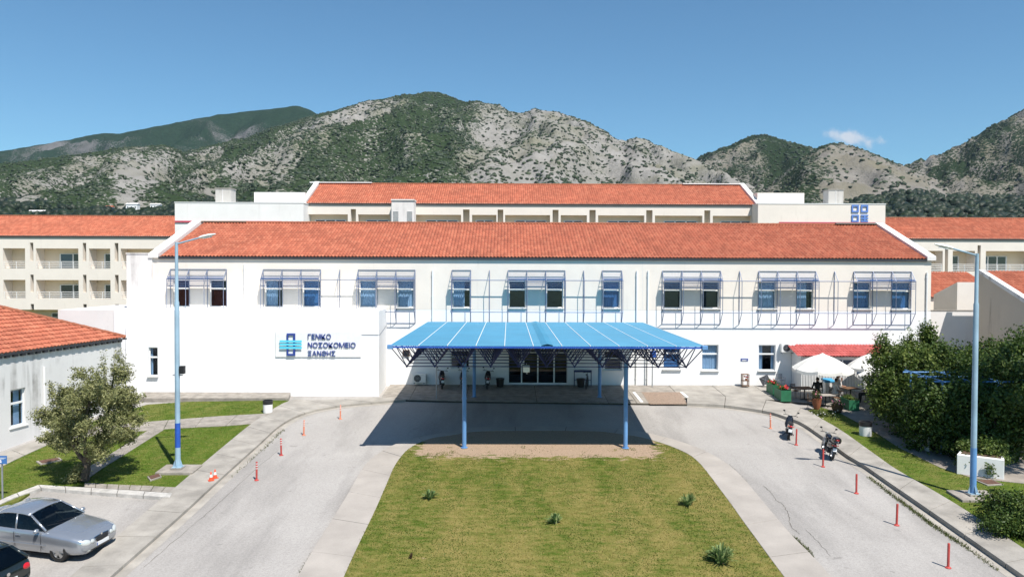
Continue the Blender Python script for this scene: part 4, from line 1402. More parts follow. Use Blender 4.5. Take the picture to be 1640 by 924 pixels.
def block_roof(root, x0, x1, ye, ze, yr2, zr2, verge, mat='roof_tile_rear', tw=0.24, rh=0.42, ns=4):
    s = Vector((0, yr2 - ye, zr2 - ze))
    tile_roof((x0, ye, ze), (1, 0, 0), s, x1 - x0, s.length, tw, rh, 'roof_tiles', root, mat, ns=ns)
    m = MB(); m.quad((x0, ye + .05, ze - .05), (x1, ye + .05, ze - .05), (x1, yr2, zr2 - .05), (x0, yr2, zr2 - .05))
    m.quad((x0, yr2, zr2 - .05), (x1, yr2, zr2 - .05), (x1, 2 * yr2 - ye, ze - .05), (x0, 2 * yr2 - ye, ze - .05)); m.build('roof_deck', 'terracotta', root)
    m = MB(); m.box(x0, x1, ye - 0.01, ye + 0.095, ze - 0.13, ze - 0.03); m.build('gutter', 'gutter_dark', root)
    k = x0; m = MB()
    while k < x1:
        m.tube((k, yr2, zr2 + 0.03), (k + 0.5, yr2, zr2 + 0.045), 0.11, 6); k += 0.48
    m.build('ridge_tiles', 'terracotta', root)['kind'] = 'stuff'
    for xa in verge:
        m = MB(); pts = [(ye - 0.1, ze - 0.15), (ye - 0.1, ze + 0.22), (yr2, zr2 + 0.28), (2 * yr2 - ye, ze + 0.22), (2 * yr2 - ye, ze - 0.15), (yr2, zr2 - 0.15)]
        for x in (xa - 0.25, xa + 0.25):
            for (yy, zz) in pts: m.v.append((x, yy, zz))
        m.face((0, 5, 2, 1)); m.face((5, 4, 3, 2)); m.face((6, 7, 8, 11)); m.face((11, 8, 9, 10))
        for i in range(6):
            j = (i + 1) % 6; m.face((i, j, 6 + j, 6 + i))
        m.build('verge_parapet', 'white_render', root)

# tall middle ward block
rear = thing('ward_block', 'rear ward block rising behind the main roof with loggias', 'building', (2.5, 84, 0))
rx0, rx1 = FX(485, YR, 340), FX(1215, YR, 340)
zeR, zrR = FZ(327, YR - .1), FZ(296, 85.6)
hd = FZ(344.5, YR)
B = [(487, 557), (573.5, 624.7), (665, 738.5), (756, 795), (809, 881), (898, 940), (958, 1032), (1049, 1125), (1141.6, 1212)]
NT = [(561.6, 570), (741.6, 752), (797, 806), (885, 894.5), (944, 954), (1035, 1045), (1128, 1137.5)]
bx_ = [(FX(a, YR, 345), FX(b, YR, 345)) for a, b in B]
loggias(rear, rx0, rx1, 0, zeR + 0.1, [(hd - 2.3, hd, False)], bx_, [(FX(a, YR, 345), FX(b, YR, 345), hd - 4, FZ(336, YR)) for a, b in NT], YR,
        lambda i, w: [(0.22, 0.92)] if w > 3.4 else [(0.15, 0.85)], dp=0.75)
block_roof(rear, rx0 + 0.4, rx1 - 0.4, YR - 0.1, zeR, 85.6, zrR, (rx0 + 0.1, rx1 - 0.1))
m = MB(); m.box(rx0, rx1, YR + 1.6, 91, 0, zeR - .05); m.build('wall', 'cream_render', rear)
m = MB(); m.box(FX(497, 85.6, 295), FX(596, 85.6, 295), 85.3, 85.9, zrR + 0.1, zrR + 0.2); m.build('ridge_flashing', 'white_paint', rear)
m = MB(); m.box(FX(1093, 85.6, 296), FX(1190, 85.6, 296), 85.3, 85.9, zrR + 0.1, zrR + 0.2); m.build('ridge_flashing', 'white_paint', rear)
shaft = thing('vent_shaft', 'stained white ventilation shaft with side grilles before the ward block', 'shaft', (FX(645, 78.4, 340), 79, 0))
m = MB(); sx0, sx1 = FX(627, 78.2, 340), FX(663, 78.2, 340)
m.box(sx0, sx1, 78.2, 79.98, 8, FZ(322, 78.2)); m.box(sx0 - .05, sx1 + .05, 78.1, 79.97, FZ(322, 78.2), FZ(320, 78.2)); m.build('shell', 'stained_white', shaft)
for a in (sx0 + 0.15, sx1 - 0.75):
    for q in range(9):
        m = MB(); zz = FZ(340, 78.2) - 0.12 * q
        m.obox((a + 0.3, 78.17, zz), (0.55, 0.02, 0.09), Matrix.Rotation(R(30), 3, 'X')); m.build('slat', 'white_paint', shaft)

# white stair blocks either side
def stair_block(label, xa, xb, top, extra, ytop, nm='stair_block', mat='white_render'):
    r = thing(nm, label, 'building', ((FX(xa, 78) + FX(xb, 78)) / 2, 81, 0))
    m = MB(); m.box(FX(xa, 78, 340), FX(xb, 78, 340), 78, 86, 0, FZ(top, 78, xa + 50)); m.build('wall', mat, r)
    m = MB(); m.box(FX(xa, 78, 340) - .04, FX(xb, 78, 340) + .04, 77.96, 86.04, FZ(top, 78, xa + 50), FZ(top, 78, xa + 50) + .08); m.build('coping', 'white_paint', r)
    for (a, b, t, yy) in extra:
        m = MB(); m.box(FX(a, yy, 320), FX(b, yy, 320), yy, yy + 5, FZ(top, 78, xa) - 0.5, FZ(t, yy, a)); m.build('penthouse', mat, r)
    return r
sl = stair_block('white flat roofed stair block left of the rear red roof', 280, 486, 325, [(407, 488, 308, 80.5)], 0)
m = MB(); m.box(FX(280, 77.9, 355), FX(450, 77.9, 355), 77.9, 77.99, FZ(356.5, 77.9, 330), FZ(353.8, 77.9, 330)); m.build('flashing', 'pink_flashing', sl)
sr = stair_block('white flat roofed stair block with blue emblem right of the rear roof', 1214, 1418, 327, [(1213, 1288, 309, 80.5)], 0, 'stair_block', 'cream_render')
m = MB(); m.box(FX(1248, 77.9, 358), FX(1416, 77.9, 358), 77.9, 77.99, FZ(358.5, 77.9, 1330), FZ(356, 77.9, 1330)); m.build('flashing', 'pink_flashing', sr)
for (a, b, t, bt, lab) in ((345, 370, 301, 326, 'stained concrete chimney box on the left stair block'), (1327, 1351, 303, 328, 'stained concrete chimney box on the right stair block')):
    r = thing('chimney', lab, 'chimney', (FX(a, 80), 80.5, FZ(bt, 80, a)), group='roof chimneys')
    m = MB(); xa, xb = FX(a, 80, 310), FX(b, 80, 310); zt2 = FZ(t, 80, a)
    m.box(xa, xb, 80, 81.4, FZ(bt, 78, a) - .2, zt2 - 0.1); m.build('stack', 'weathered_concrete', r)
    m = MB(); m.box(xa - .06, xb + .06, 79.94, 81.46, zt2 - 0.1, zt2); m.build('cap', 'concrete', r)
    m = MB(); m.box(xa + 0.75, xa + 0.8, 79.97, 80, FZ(bt, 78, a), zt2 - .15); m.build('groove', 'stained_grey', r)
em = thing('roof_emblem', 'four light blue square emblems mounted on the white stair block', 'sign', (FX(1378, 77.9), 77.9, FZ(356, 77.9)))
def sqr(px, py, w, cut=False):
    m = MB(); y0, y1 = 77.90, 77.99
    xa, xb = FX(px, 77.8, py), FX(px + w, 77.8, py); zt2, zb3 = FZ(py, 77.8, px), FZ(py + w, 77.8, px); t = (xb - xa) * 0.20
    if not cut:
        m.box(xa, xa + t, y0, y1, zb3, zt2); m.box(xb - t, xb, y0, y1, zb3, zt2); m.box(xa + t, xb - t, y0, y1, zb3, zb3 + t); m.box(xa + t, xb - t, y0, y1, zt2 - t, zt2)
        m.build('emblem_square', 'emblem_blue', em)
    else:
        xm = (xa + xb) / 2; h = (zt2 - zb3)
        m.box(xm - t * .6, xm + t * .6, y0, y1, zb3, zt2)
        for k in (0.0, 0.4, 0.8):
            m.box(xa, xm - t * .6, y0 + .005, y1, zb3 + k * h, zb3 + (k + .2) * h); m.box(xm + t * .6, xb, y0 + .005, y1, zb3 + k * h, zb3 + (k + .2) * h)
        m.build('emblem_bars', 'emblem_blue', em)
sqr(1365, 328.5, 11.5); sqr(1380, 328.5, 11.5); sqr(1365, 344, 11.5); sqr(1380, 344, 11.5, True)

# left and right ward wings
lw = thing('ward_wing', 'long rear wing with red roof and white railed loggias on the left', 'building', (-40, 84, 0))
wx0, wx1 = FX(-260, YR), FX(281, YR, 350)
zeL, zrL = FZ(378.5, YR - .1, 130), FZ(347, 85.6, 130)
f1 = (FZ(430, YR, 100), FZ(398, YR, 100), True); f2 = (FZ(478.5, YR, 100), FZ(448.5, YR, 100), True)
BL = [(-215, -160), (-140, -75), (-60, -20), (5.4, 40.7), (58, 126), (143, 177), (193.7, 268)]
NL = [(-152, -146), (-70, -64), (-12, -6), (48.7, 54), (133, 138.5), (184, 190)]
nn = []
for a, b in NL:
    nn += [(FX(a, YR), FX(b, YR), FZ(418, YR, 100), FZ(389, YR, 100)), (FX(a, YR), FX(b, YR), FZ(468, YR, 100), FZ(440, YR, 100)), (FX(a, YR), FX(b, YR), FZ(496, YR, 100), FZ(487, YR, 100))]
loggias(lw, wx0, wx1, FZ(496, YR, 100), zeL + .1, [f1, f2], [(FX(a, YR), FX(b, YR)) for a, b in BL], nn, YR,
        lambda i, w: [(0.38, 1.0)] if w > 3.4 else ([(0.4, 1.0)] if i != 3 else [(0.72, 1.0)]))
m = MB(); m.quad((wx0, YR, FZ(496, YR, 100)), (wx1, YR, FZ(496, YR, 100)), (wx1, YR + 1.5, FZ(496, YR, 100)), (wx0, YR + 1.5, FZ(496, YR, 100))); m.box(wx0, wx1, YR + 1.52, 91, 0, zeL - .1); m.build('wall', 'tan_render', lw)
for (a, b) in ((31, 46), (83, 105)):
    m = MB(); xa, xb = FX(a, 81.5, 505), FX(b, 81.5, 505); za, zb3 = FZ(520, 81.5, a), FZ(500.5, 81.5, a)
    m.box(xa, xb, 81.44, 81.515, za, zb3); w = m.build('window', 'white_paint', lw)
    m = MB(); m.box(xa + .1, xb - .1, 81.42, 81.45, za + .1, za + .75); m.build('pane', 'dark_glass', w)
    m = MB(); m.box(xa + .1, xb - .1, 81.42, 81.45, za + .85, zb3 - .1); m.build('pane', 'dark_glass', w)
block_roof(lw, wx0, wx1, YR - 0.1, zeL, 85.6, zrL, ())
for k, (a, b) in enumerate(((198, 0),)):
    pass
rw = thing('ward_wing', 'rear wing with red roof and white railed loggias on the right', 'building', (55, 84, 0))
wx0, wx1 = FX(1417, YR, 360), FX(1900, YR, 360)
zeL, zrL = FZ(383, YR - .1, 1560), FZ(350.5, 85.6, 1560)
BR = [(1450, 1510), (1526, 1561.5), (1579, 1655), (1672, 1710), (1728, 1790)]
nn = [(FX(a, YR, 380), FX(b, YR, 380), FZ(445, YR, 1560), FZ(393, YR, 1560)) for a, b in ((1514, 1519), (1566, 1571), (1660, 1666), (1716, 1722))]
loggias(rw, wx0, wx1, 0, zeL + .1, [(FZ(434.5, YR, 1560), FZ(402, YR, 1560), True)], [(FX(a, YR, 400), FX(b, YR, 400)) for a, b in BR], nn, YR, lambda i, w: [(0.03, 0.62)])
m = MB(); m.box(wx0, wx1, YR + 1.52, 91, 0, zeL - .1); m.build('wall', 'cream_render', rw)
block_roof(rw, wx0, wx1, YR - 0.1, zeL, 85.6, zrL, ())

# low roofs between the front and the right wing
sm_ = thing('link_building', 'small link building with red roof and pale block behind the right end', 'building', (36, 63, 0))
m = MB(); xa, xb = FX(1533, 58, 470), FX(1578, 58, 470)
n = len(m.v)
zf_, zb4 = FZ(452, 58, 1550), FZ(452, 58, 1550) - 1.05
for x in (xa, xb):
    m.v += [(x, 58, 0), (x, 58, zf_), (x, 61.2, zb4), (x, 61.2, 0)]
m.face((0, 1, 2, 3)); m.face((4, 7, 6, 5)); m.face((0, 4, 5, 1)); m.face((1, 5, 6, 2)); m.face((2, 6, 7, 3))
m.build('wall', 'cream_render', sm_)
s0 = Vector((0, 5.6, 2.1)); zq = FZ(476, 62.2, 1530)
tile_roof((FX(1470, 62.2, 470), 62.2, zq), (1, 0, 0), s0, 7.5, s0.length, 0.24, 0.42, 'roof_tiles', sm_, 'roof_tile_rear', ns=4)
m = MB(); m.box(FX(1470, 62.2, 470), FX(1470, 62.2, 470) + 7.5, 62.4, 68, 0, zq - .1); m.build('wall', 'cream_render', sm_)
cw = thing('courtyard_wall', 'high stained white wall joining the front to the right annex', 'wall', (30, 52, 0))
m = MB(); m.box(xr + 0.23, 33.5, 52, 52.3, 0, FZ(498, 52, 1520)); m.build('wall', 'stained_white', cw)
m = MB(); m.box(xr + 0.23, 33.5, 51.97, 52.33, FZ(498, 52, 1520), FZ(498, 52, 1520) + .06); m.build('coping', 'old_concrete', cw)

# right annex, gable wall facing the drive
ra = thing('side_annex', 'beige gabled annex with red roof at the right edge', 'building', (40, 46, 0))
gx = FX(1571, 50, 480)
yrA, zrA, yeA, zeA = 50.2, FZ(434.5, 50.2, 1571), 42.2, 0
zeA = zrA - 0.40 * (yrA - yeA)
m = MB()
m.v += [(gx, yeA, -0.6), (gx, yrA + .15, -0.6), (gx, yrA + .15, zrA), (gx, yrA, zrA), (gx, yeA, zeA)]
m.face((0, 1, 2, 3, 4)); m.build('wall', 'beige_render', ra)
m = MB(); m.quad((gx, yeA, -0.6), (gx + 26, yeA, -0.6), (gx + 26, yeA, zeA), (gx, yeA, zeA)); m.quad((gx, yrA + .15, -0.6), (gx + 26, yrA + .15, -0.6), (gx + 26, yrA + .15, zrA), (gx, yrA + .15, zrA)); m.build('wall', 'white_render', ra)
s0 = Vector((0, yrA - yeA + 0.4, (zrA - zeA) * (1 + 0.4 / 8)))
tile_roof((gx + 0.3, yeA - .4, zeA - .16), (1, 0, 0), s0, 25.5, s0.length, 0.24, 0.42, 'roof_tiles', ra, 'roof_tile')
m = MB(); m.quad((gx, yeA - .3, zeA - .2), (gx + 26, yeA - .3, zeA - .2), (gx + 26, yrA, zrA - .06), (gx, yrA, zrA - .06)); m.quad((gx, yrA, zrA - .06), (gx + 26, yrA, zrA - .06), (gx + 26, yrA + .15, zrA - .06), (gx, yrA + .15, zrA - .06)); m.build('roof_deck', 'terracotta', ra)
m = MB(); pts = [(yeA - .4, zeA - .3), (yeA - .4, zeA + .0), (yrA, zrA + .12), (yrA + .22, zrA + .12), (yrA + .22, zrA - .12), (yrA, zrA - .12)]
for x in (gx - .08, gx + 0.32):
    for (yy, zz) in pts: m.v.append((x, yy, zz))
m.face((0, 5, 2, 1)); m.face((5, 4, 3, 2)); m.face((6, 7, 8, 11)); m.face((11, 8, 9, 10))
for i in range(6):
    j = (i + 1) % 6; m.face((i, j, 6 + j, 6 + i))
m.build('verge_parapet', 'stained_grey', ra)

# ---------------------------------------------------------------- near left building with hipped roof
A_ = R(8.5)
dv = Vector((math.sin(A_), math.cos(A_), 0)); nv_ = Vector((-math.cos(A_), math.sin(A_), 0))
cor = Vector((-22.85, 44.2, 0)); ZE = 3.66
lb = thing('side_building', 'low weathered white building with hipped red roof at the left edge', 'building', (-27, 36, gz(36)))
L_ = 24.0
def lp(t, n_, z): 
    p = cor - dv * t + nv_ * n_
    return (p.x, p.y, z)
tw0, tw1 = 6.55, 7.75
# find along-wall position of the window from the picture
def along(px, py):
    d = ray(px, py)
    # plane: (p-cor).nv_=0
    o = Vector((0, 0, CAMZ)); t = (cor - o).dot(nv_) / d.dot(nv_)
    p = o + d * t
    return (cor - p).dot(dv), p.z
t1, za_ = along(41, 620); t0, zb_2 = along(17.5, 686)
wt0, wt1 = min(t0, t1), max(t0, t1)
wz1, wz0 = za_, along(18, 685)[1]
m = MB()
tc = [0, wt0, wt1, L_]; zc = [-2.5, wz0, wz1, ZE]
for i in range(3):
    for j in range(3):
        if i == 1 and j == 1:
            continue
        m.quad(lp(tc[i], 0, zc[j]), lp(tc[i], 0, zc[j + 1]), lp(tc[i + 1], 0, zc[j + 1]), lp(tc[i + 1], 0, zc[j]))
for (a, b) in ((wt0, wt0), (wt1, wt1)):
    m.quad(lp(a, 0, wz0), lp(a, 0.22, wz0), lp(a, 0.22, wz1), lp(a, 0, wz1))
m.quad(lp(wt0, 0, wz0), lp(wt0, .22, wz0), lp(wt1, .22, wz0), lp(wt1, 0, wz0)); m.quad(lp(wt0, 0, wz1), lp(wt0, .22, wz1), lp(wt1, .22, wz1), lp(wt1, 0, wz1))
m.quad(lp(0, 0, -2.5), lp(0, 16, -2.5), lp(0, 16, ZE), lp(0, 0, ZE)); m.quad(lp(0, 16, -2.5), lp(L_, 16, -2.5), lp(L_, 16, ZE), lp(0, 16, ZE))
m.build('wall', 'stained_grey', lb)
def lbox(m, t0, t1, n0, n1, z0, z1):
    rot = Matrix((dv, nv_, Vector((0, 0, 1)))).transposed()
    c = cor - dv * ((t0 + t1) / 2) + nv_ * ((n0 + n1) / 2)
    m.obox((c.x, c.y, (z0 + z1) / 2), (abs(t1 - t0), abs(n1 - n0), abs(z1 - z0)), rot)
m = MB(); f_ = 0.07; zt3 = wz0 + 0.62 * (wz1 - wz0)
lbox(m, wt0, wt0 + f_, .12, .2, wz0, wz1); lbox(m, wt1 - f_, wt1, .12, .2, wz0, wz1); lbox(m, wt0 + f_, wt1 - f_, .12, .2, wz0, wz0 + f_); lbox(m, wt0 + f_, wt1 - f_, .12, .2, wz1 - f_, wz1); lbox(m, wt0 + f_, wt1 - f_, .11, .2, zt3 - .05, zt3 + .05)
w = m.build('window', 'white_paint', lb)
m = MB(); lbox(m, wt0 + f_, wt1 - f_, .15, .16, wz0 + f_, zt3 - .05); m.build('pane', 'glass', w)
m = MB(); lbox(m, wt0 + f_, wt1 - f_, .15, .16, zt3 + .05, wz1 - f_); m.build('pane', 'glass', w)
m = MB(); lbox(m, wt0 - .1, wt1 + .1, -.06, .1, wz0 - .06, wz0 - .003); m.build('sill', 'white_render', w)
m = MB(); lbox(m, wt0 - .2, wt1 + .2, 1.4, 1.42, wz0 - .3, wz1 + .3); lbox(m, wt0 - .2, wt0 - .18, .23, 1.4, wz0 - .3, wz1 + .3); lbox(m, wt1 + .18, wt1 + .2, .23, 1.4, wz0 - .3, wz1 + .3); lbox(m, wt0 - .2, wt1 + .2, .23, 1.4, wz1 + .3, wz1 + .32); m.build('room_interior', 'room_dark', w)
m = MB(); lbox(m, wt0 + .1, wt0 + .45, .30, .32, wz0 + .05, wz1 - .1); m.build('curtain', 'curtain', w)
tp, _ = along(69, 600)
m = MB(); p = Vector(lp(tp, -0.07, 0)); m.tube((p.x, p.y, gz(p.y) + .15), (p.x, p.y, along(69, 587)[1]), 0.05, 8); m.build('downpipe', 'white_paint', lb)
# hipped roof: slope facing the lawn and the slope over the end
ms = 0.445
Vv = (nv_ + Vector((0, 0, ms))).normalized()
oh = 0.16
O_ = cor - dv * L_ - nv_ * oh; O_.z = ZE - oh * ms + 0.1
k_ = 1 / math.sqrt(1 + ms * ms)
tile_roof(O_, dv, Vv, L_ + oh, 8.6, 0.24, 0.40, 'roof_tiles', lb, 'roof_tile', clip=lambda v: (0, L_ + oh - v * k_), amp=0.055, ns=6, step=0.045)
V2 = (-dv + Vector((0, 0, ms))).normalized()
O2 = cor + dv * oh - nv_ * oh; O2.z = ZE - oh * ms + 0.1
tile_roof(O2, nv_, V2, 16, 8.0, 0.24, 0.40, 'roof_tiles', lb, 'roof_tile', clip=lambda v: (v * k_, 16 - v * k_), amp=0.055, ns=5)
m = MB()
for q in range(22):
    a = q * 0.38; b = a + 0.42
    pa = cor + dv * oh - nv_ * oh + (nv_ - dv) * a; pb = cor + dv * oh - nv_ * oh + (nv_ - dv) * b
    m.tube((pa.x, pa.y, ZE - oh * ms + .14 + a * ms), (pb.x, pb.y, ZE - oh * ms + .16 + b * ms), 0.11, 8)
m.build('hip_tiles', 'terracotta', lb)['kind'] = 'stuff'
m = MB()
for t in np.arange(0.1, L_, 0.48):   # rafter ends under the eave
    lbox(m, t, t + 0.24, -oh + .02, 0.02, ZE - 0.20, ZE - 0.05)
m.build('rafter_ends', 'gutter_dark', lb)['kind'] = 'stuff'
m = MB(); lbox(m, -0.3, L_, -oh - .01, -oh + .03, ZE - .08, ZE + .0); m.build('fascia', 'gutter_dark', lb)

# ---------------------------------------------------------------- far houses on the left foothill
HN = ['far white house with red roof, leftmost of the distant hamlet', 'distant cream house just right of the leftmost hamlet house', 'widest white house in the distant hamlet', 'distant house with pale roof in the middle of the hamlet', 'distant white house right of the hamlet centre', 'rightmost distant white house of the hamlet', 'long low white shed among trees above the left red roof']
for i, ((a, b, Y), lab) in enumerate(zip(VIL, HN)):
    p = F(a, b, Y); w = (9, 8, 15, 9, 13, 12, 22)[i]; hh = (6, 6, 7, 6, 6, 5, 3)[i]
    r = thing('far_house', lab, 'house', (p.x, p.y, p.z - 4), group='houses of the distant hamlet')
    m = MB(); m.box(p.x - w / 2, p.x + w / 2, p.y - 4, p.y + 4, p.z - 6, p.z + hh - 1); m.build('wall', 'white_render', r)
    m = MB(); zt2 = p.z + hh - 1
    m.v += [(p.x - w / 2 - .5, p.y - 4.6, zt2), (p.x + w / 2 + .5, p.y - 4.6, zt2), (p.x + w / 2 + .5, p.y, zt2 + 2), (p.x - w / 2 - .5, p.y, zt2 + 2), (p.x - w / 2 - .5, p.y + 4.6, zt2), (p.x + w / 2 + .5, p.y + 4.6, zt2)]
    m.face((0, 1, 2, 3)); m.face((3, 2, 5, 4)); m.face((0, 3, 4)); m.face((1, 5, 2)); m.build('roof', 'roof_tile_rear' if i in (0, 1) else 'stained_white', r)
    for k in range(3 if w > 8 else 2):
        m = MB(); x = p.x - w / 2 + (k + .5) * w / 3; m.box(x - .7, x + .7, p.y - 4.08, p.y - 4.01, p.z + 1, p.z + 3); m.build('window', 'dark_glass', r)
# ================================================================ ENTRANCE CANOPY (space frame)
MOD = 1.3
CX0, CY0, CZT, CZB = FX(625.5, 34.1, 557), 34.1, 4.22, 3.26
NXc, NYc = 11, 12
canopy = thing('entrance_canopy', 'blue corrugated canopy on a steel space frame before the entrance', 'canopy', (CX0 + NXc * MOD / 2, CY0 + 8, gz(42)))
plain('canopy_sheet', (0.052, 0.240, 0.385), 0.65, var=0.07, scale=0.6, fine=8)
def top(i, j): return Vector((CX0 + i * MOD, CY0 + j * MOD, CZT))
def bot(i, j): return Vector((CX0 + (i + .5) * MOD, CY0 + (j + .5) * MOD, CZB))
bars = []
for j in range(NYc + 1):
    for i in range(NXc):
        bars.append((top(i, j), top(i + 1, j), 0))
for j in range(NYc):
    for i in range(NXc + 1):
        bars.append((top(i, j), top(i, j + 1), 0))
for j in range(NYc):
    for i in range(NXc):
        b = bot(i, j)
        if i < NXc - 1: bars.append((b, bot(i + 1, j), 1))
        if j < NYc - 1: bars.append((b, bot(i, j + 1), 1))
        for (p, q) in ((0, 0), (1, 0), (0, 1), (1, 1)):
            bars.append((b, top(i + p, j + q), 2))
bars.sort(key=lambda t: (min(t[0].y, t[1].y), t[0].x))
ub = MB(); ub.tube((0, 0, -0.5), (0, 0, 0.5), 1.0, 6)
unit = bpy.data.meshes.new('bar'); unit.from_pydata(ub.v, [], ub.f); unit.materials.append(MAT['frame_blue']); unit.update()
rest = MB()
for n_, (a, b, k) in enumerate(bars):
    if n_ < 290:
        o = bpy.data.objects.new('bar', unit); link(o, canopy)
        d = b - a
        o.location = (a + b) / 2 - canopy.location
        o.rotation_mode = 'QUATERNION'; o.rotation_quaternion = d.to_track_quat('Z', 'Y')
        rr = 0.036 if (k == 0 and a.y < CY0 + .1 and b.y < CY0 + .1) else 0.024
        o.scale = (rr, rr, d.length)
    else:
        rest.tube(a, b, 0.024, 5)
stuff(rest.build('truss_bars', 'frame_blue', canopy))
m = MB()
for j in range(NYc):
    for i in range(NXc):
        m.sphere(bot(i, j), 0.055, 6, 4)
stuff(m.build('truss_nodes', 'frame_blue', canopy))
# sheets: corrugations run across, one sheet per bay
pm = MB(); nw = 74
L = NYc * MOD + 0.12
prof = []
for k in range(nw):
    t0_ = k / nw * L
    for (u, h) in ((0, 0), (0.30, 0), (0.42, 0.035), (0.88, 0.035)):
        prof.append((t0_ + u * L / nw, h))
prof.append((L, 0))
for (yy, h) in prof:
    pm.v += [(0.004, yy, h), (MOD - 0.004, yy, h), ]
for k in range(len(prof) - 1):
    pm.face((2 * k, 2 * k + 1, 2 * k + 3, 2 * k + 2))
psh = bpy.data.meshes.new('roof_panel'); psh.from_pydata(pm.v, [], pm.f); psh.materials.append(MAT['canopy_sheet']); psh.update()
for i in range(NXc):
    o = bpy.data.objects.new('roof_panel', psh); link(o, canopy)
    o.location = Vector((CX0 + i * MOD, CY0 - 0.10, CZT + 0.07 + random.uniform(-.004, .004))) - canopy.location
    s = o.modifiers.new('t', 'SOLIDIFY'); s.thickness = 0.008
for i in range(NXc + 1):
    m = MB(); x = CX0 + i * MOD
    m.box(x - 0.014, x + 0.014, CY0 - 0.11, CY0 + NYc * MOD + .03, CZT + 0.065, CZT + 0.116); m.build('seam_strip', 'white_paint', canopy)
xm = CX0 + 5.5 * MOD
m = MB()
m.v += [(xm - .26, CY0 - .12, CZT + .11), (xm, CY0 - .12, CZT + .17), (xm + .26, CY0 - .12, CZT + .11), (xm - .26, CY0 + 15.6, CZT + .11), (xm, CY0 + 15.6, CZT + .17), (xm + .26, CY0 + 15.6, CZT + .11)]
m.face((0, 1, 4, 3)); m.face((1, 2, 5, 4)); m.build('ridge_cap', 'canopy_sheet', canopy)
m = MB(); m.box(CX0 - .05, CX0 + NXc * MOD + .05, CY0 - 0.13, CY0 - 0.10, CZT - 0.03, CZT + 0.05); m.build('front_rail', 'deep_blue', canopy)
for x in (CX0, CX0 + NXc * MOD):
    m = MB(); m.obox((x, CY0 - .1, CZT + .02), (0.26, 0.2, 0.2)); m.build('corner_cap', 'post_blue', canopy, bevel=0.02)
plain('node_orange', (0.42, 0.20, 0.06), 0.6, var=0.1)
for i in range(1, NXc):
    m = MB(); m.sphere((CX0 + i * MOD, CY0 - .06, CZT - .01), 0.06, 8, 5); m.build('node', 'node_orange', canopy)
for (i, j) in ((2, 1), (8, 1), (2, 9), (8, 9)):
    b = bot(i, j); g = gz(b.y) + (0.09 if j == 1 else 0.12)
    m = MB(); m.tube((b.x, b.y, g - .1), (b.x, b.y, CZB), 0.105, 14)
    m.tube((b.x, b.y, g), (b.x, b.y, g + .03), 0.17, 14)
    if j == 1:
        m.tube((b.x, b.y, g + 2.35), (b.x, b.y, g + 2.43), 0.125, 14)
    m.tube((b.x, b.y, CZB - .25), (b.x, b.y, CZB + .02), 0.13, 14, r2=0.07)
    m.build('post', 'post_blue', canopy, smooth=True, auto=40)
for (px, py) in ((699, 641), (1044.5, 622.5)):
    p = G(px, py, 0.1); m = MB(); m.tube(p, (p.x, p.y, CZB), 0.035, 8); m.build('rain_pipe', 'grey_metal', canopy)

# ================================================================ SMALL THINGS ON THE BUILDING
def ac_unit(p, label, w=0.9, h=0.66, d=0.34, foot=0.08, ry=0):
    """outdoor air conditioner; p = middle of its back at the bottom"""
    r = thing('air_conditioner', label, 'air conditioner', p, ry, 'outdoor air conditioner units')
    m = MB(); m.box(-w / 2, w / 2, -d, -0.02, foot, h); m.build('casing', 'white_plastic', r, world=False, bevel=0.02)
    cx = -w * 0.12
    m = MB(); m.lathe([(0.0, -d - .004), (h * .36, -d - .004), (h * .36, -d + .01)], 20, (cx, 0, h / 2 + foot / 2), axis='Y'); m.build('fan_recess', 'black_plastic', r, world=False)
    g_ = MB()
    for rr in (0.08, 0.15, 0.22):
        n = 20
        for k in range(n):
            a, b = 2 * math.pi * k / n, 2 * math.pi * (k + 1) / n
            g_.tube((cx + rr * math.cos(a), -d - .012, h / 2 + foot / 2 + rr * math.sin(a)), (cx + rr * math.cos(b), -d - .012, h / 2 + foot / 2 + rr * math.sin(b)), 0.007, 4)
    for k in range(8):
        a = math.pi * k / 4; g_.tube((cx, -d - .012, h / 2 + foot / 2), (cx + .23 * math.cos(a), -d - .012, h / 2 + foot / 2 + .23 * math.sin(a)), 0.006, 4)
    g_.build('fan_grille', 'grey_metal', r, world=False)
    m = MB()
    for s in (-1, 1):
        m.box(s * w * .36 - .04, s * w * .36 + .04, -d, 0.0, 0, foot)
    m.build('bracket', 'grey_metal', r, world=False)
    return r
pa = F(671, 614, 49.5); ac_unit((pa.x, 49.9, pa.z - 0.04), 'white air conditioner under the left end of the blue canopy')
pb = F(1262, 566, 49.7); ac_unit((pb.x, 49.985, pb.z), 'white air conditioner on the wall beside the red kiosk roof', 0.92, 0.66)
pc = G(1297, 627); ac_unit((pc.x, pc.y, gz(pc.y) + .115), 'large white air conditioner standing behind the seated people', 0.95, 0.95)
# loudspeaker-like floodlight under the canopy
fl = thing('floodlight', 'small white floodlight box hanging under the blue canopy', 'floodlight', (FX(843, 36, 590), 36.05, CZB))
m = MB(); cx = FX(843, 36, 590); m.box(cx - .16, cx + .16, 35.93, 36.13, FZ(596, 36), FZ(585, 36)); m.build('housing', 'white_plastic', fl, bevel=0.03)
m = MB(); m.tube((cx, 36.03, FZ(585, 36)), (cx, 36.03, CZB), 0.015, 6); m.tube((cx + .03, 36.03, FZ(596, 36)), (cx + .03, 36.03, FZ(599, 36)), 0.03, 6); m.build('bracket', 'grey_metal', fl)
ws = thing('wall_sign', 'small blue nameplate on the white wall between two lower windows', 'sign', (FX(1192, 49.97, 576), 49.97, FZ(578, 49.97)))
m = MB(); m.box(FX(1186.5, 49.97, 576), FX(1198, 49.97, 576), 49.955, 49.985, FZ(578, 49.97, 1192), FZ(574, 49.97, 1192)); m.build('plate', 'letter_blue', ws)
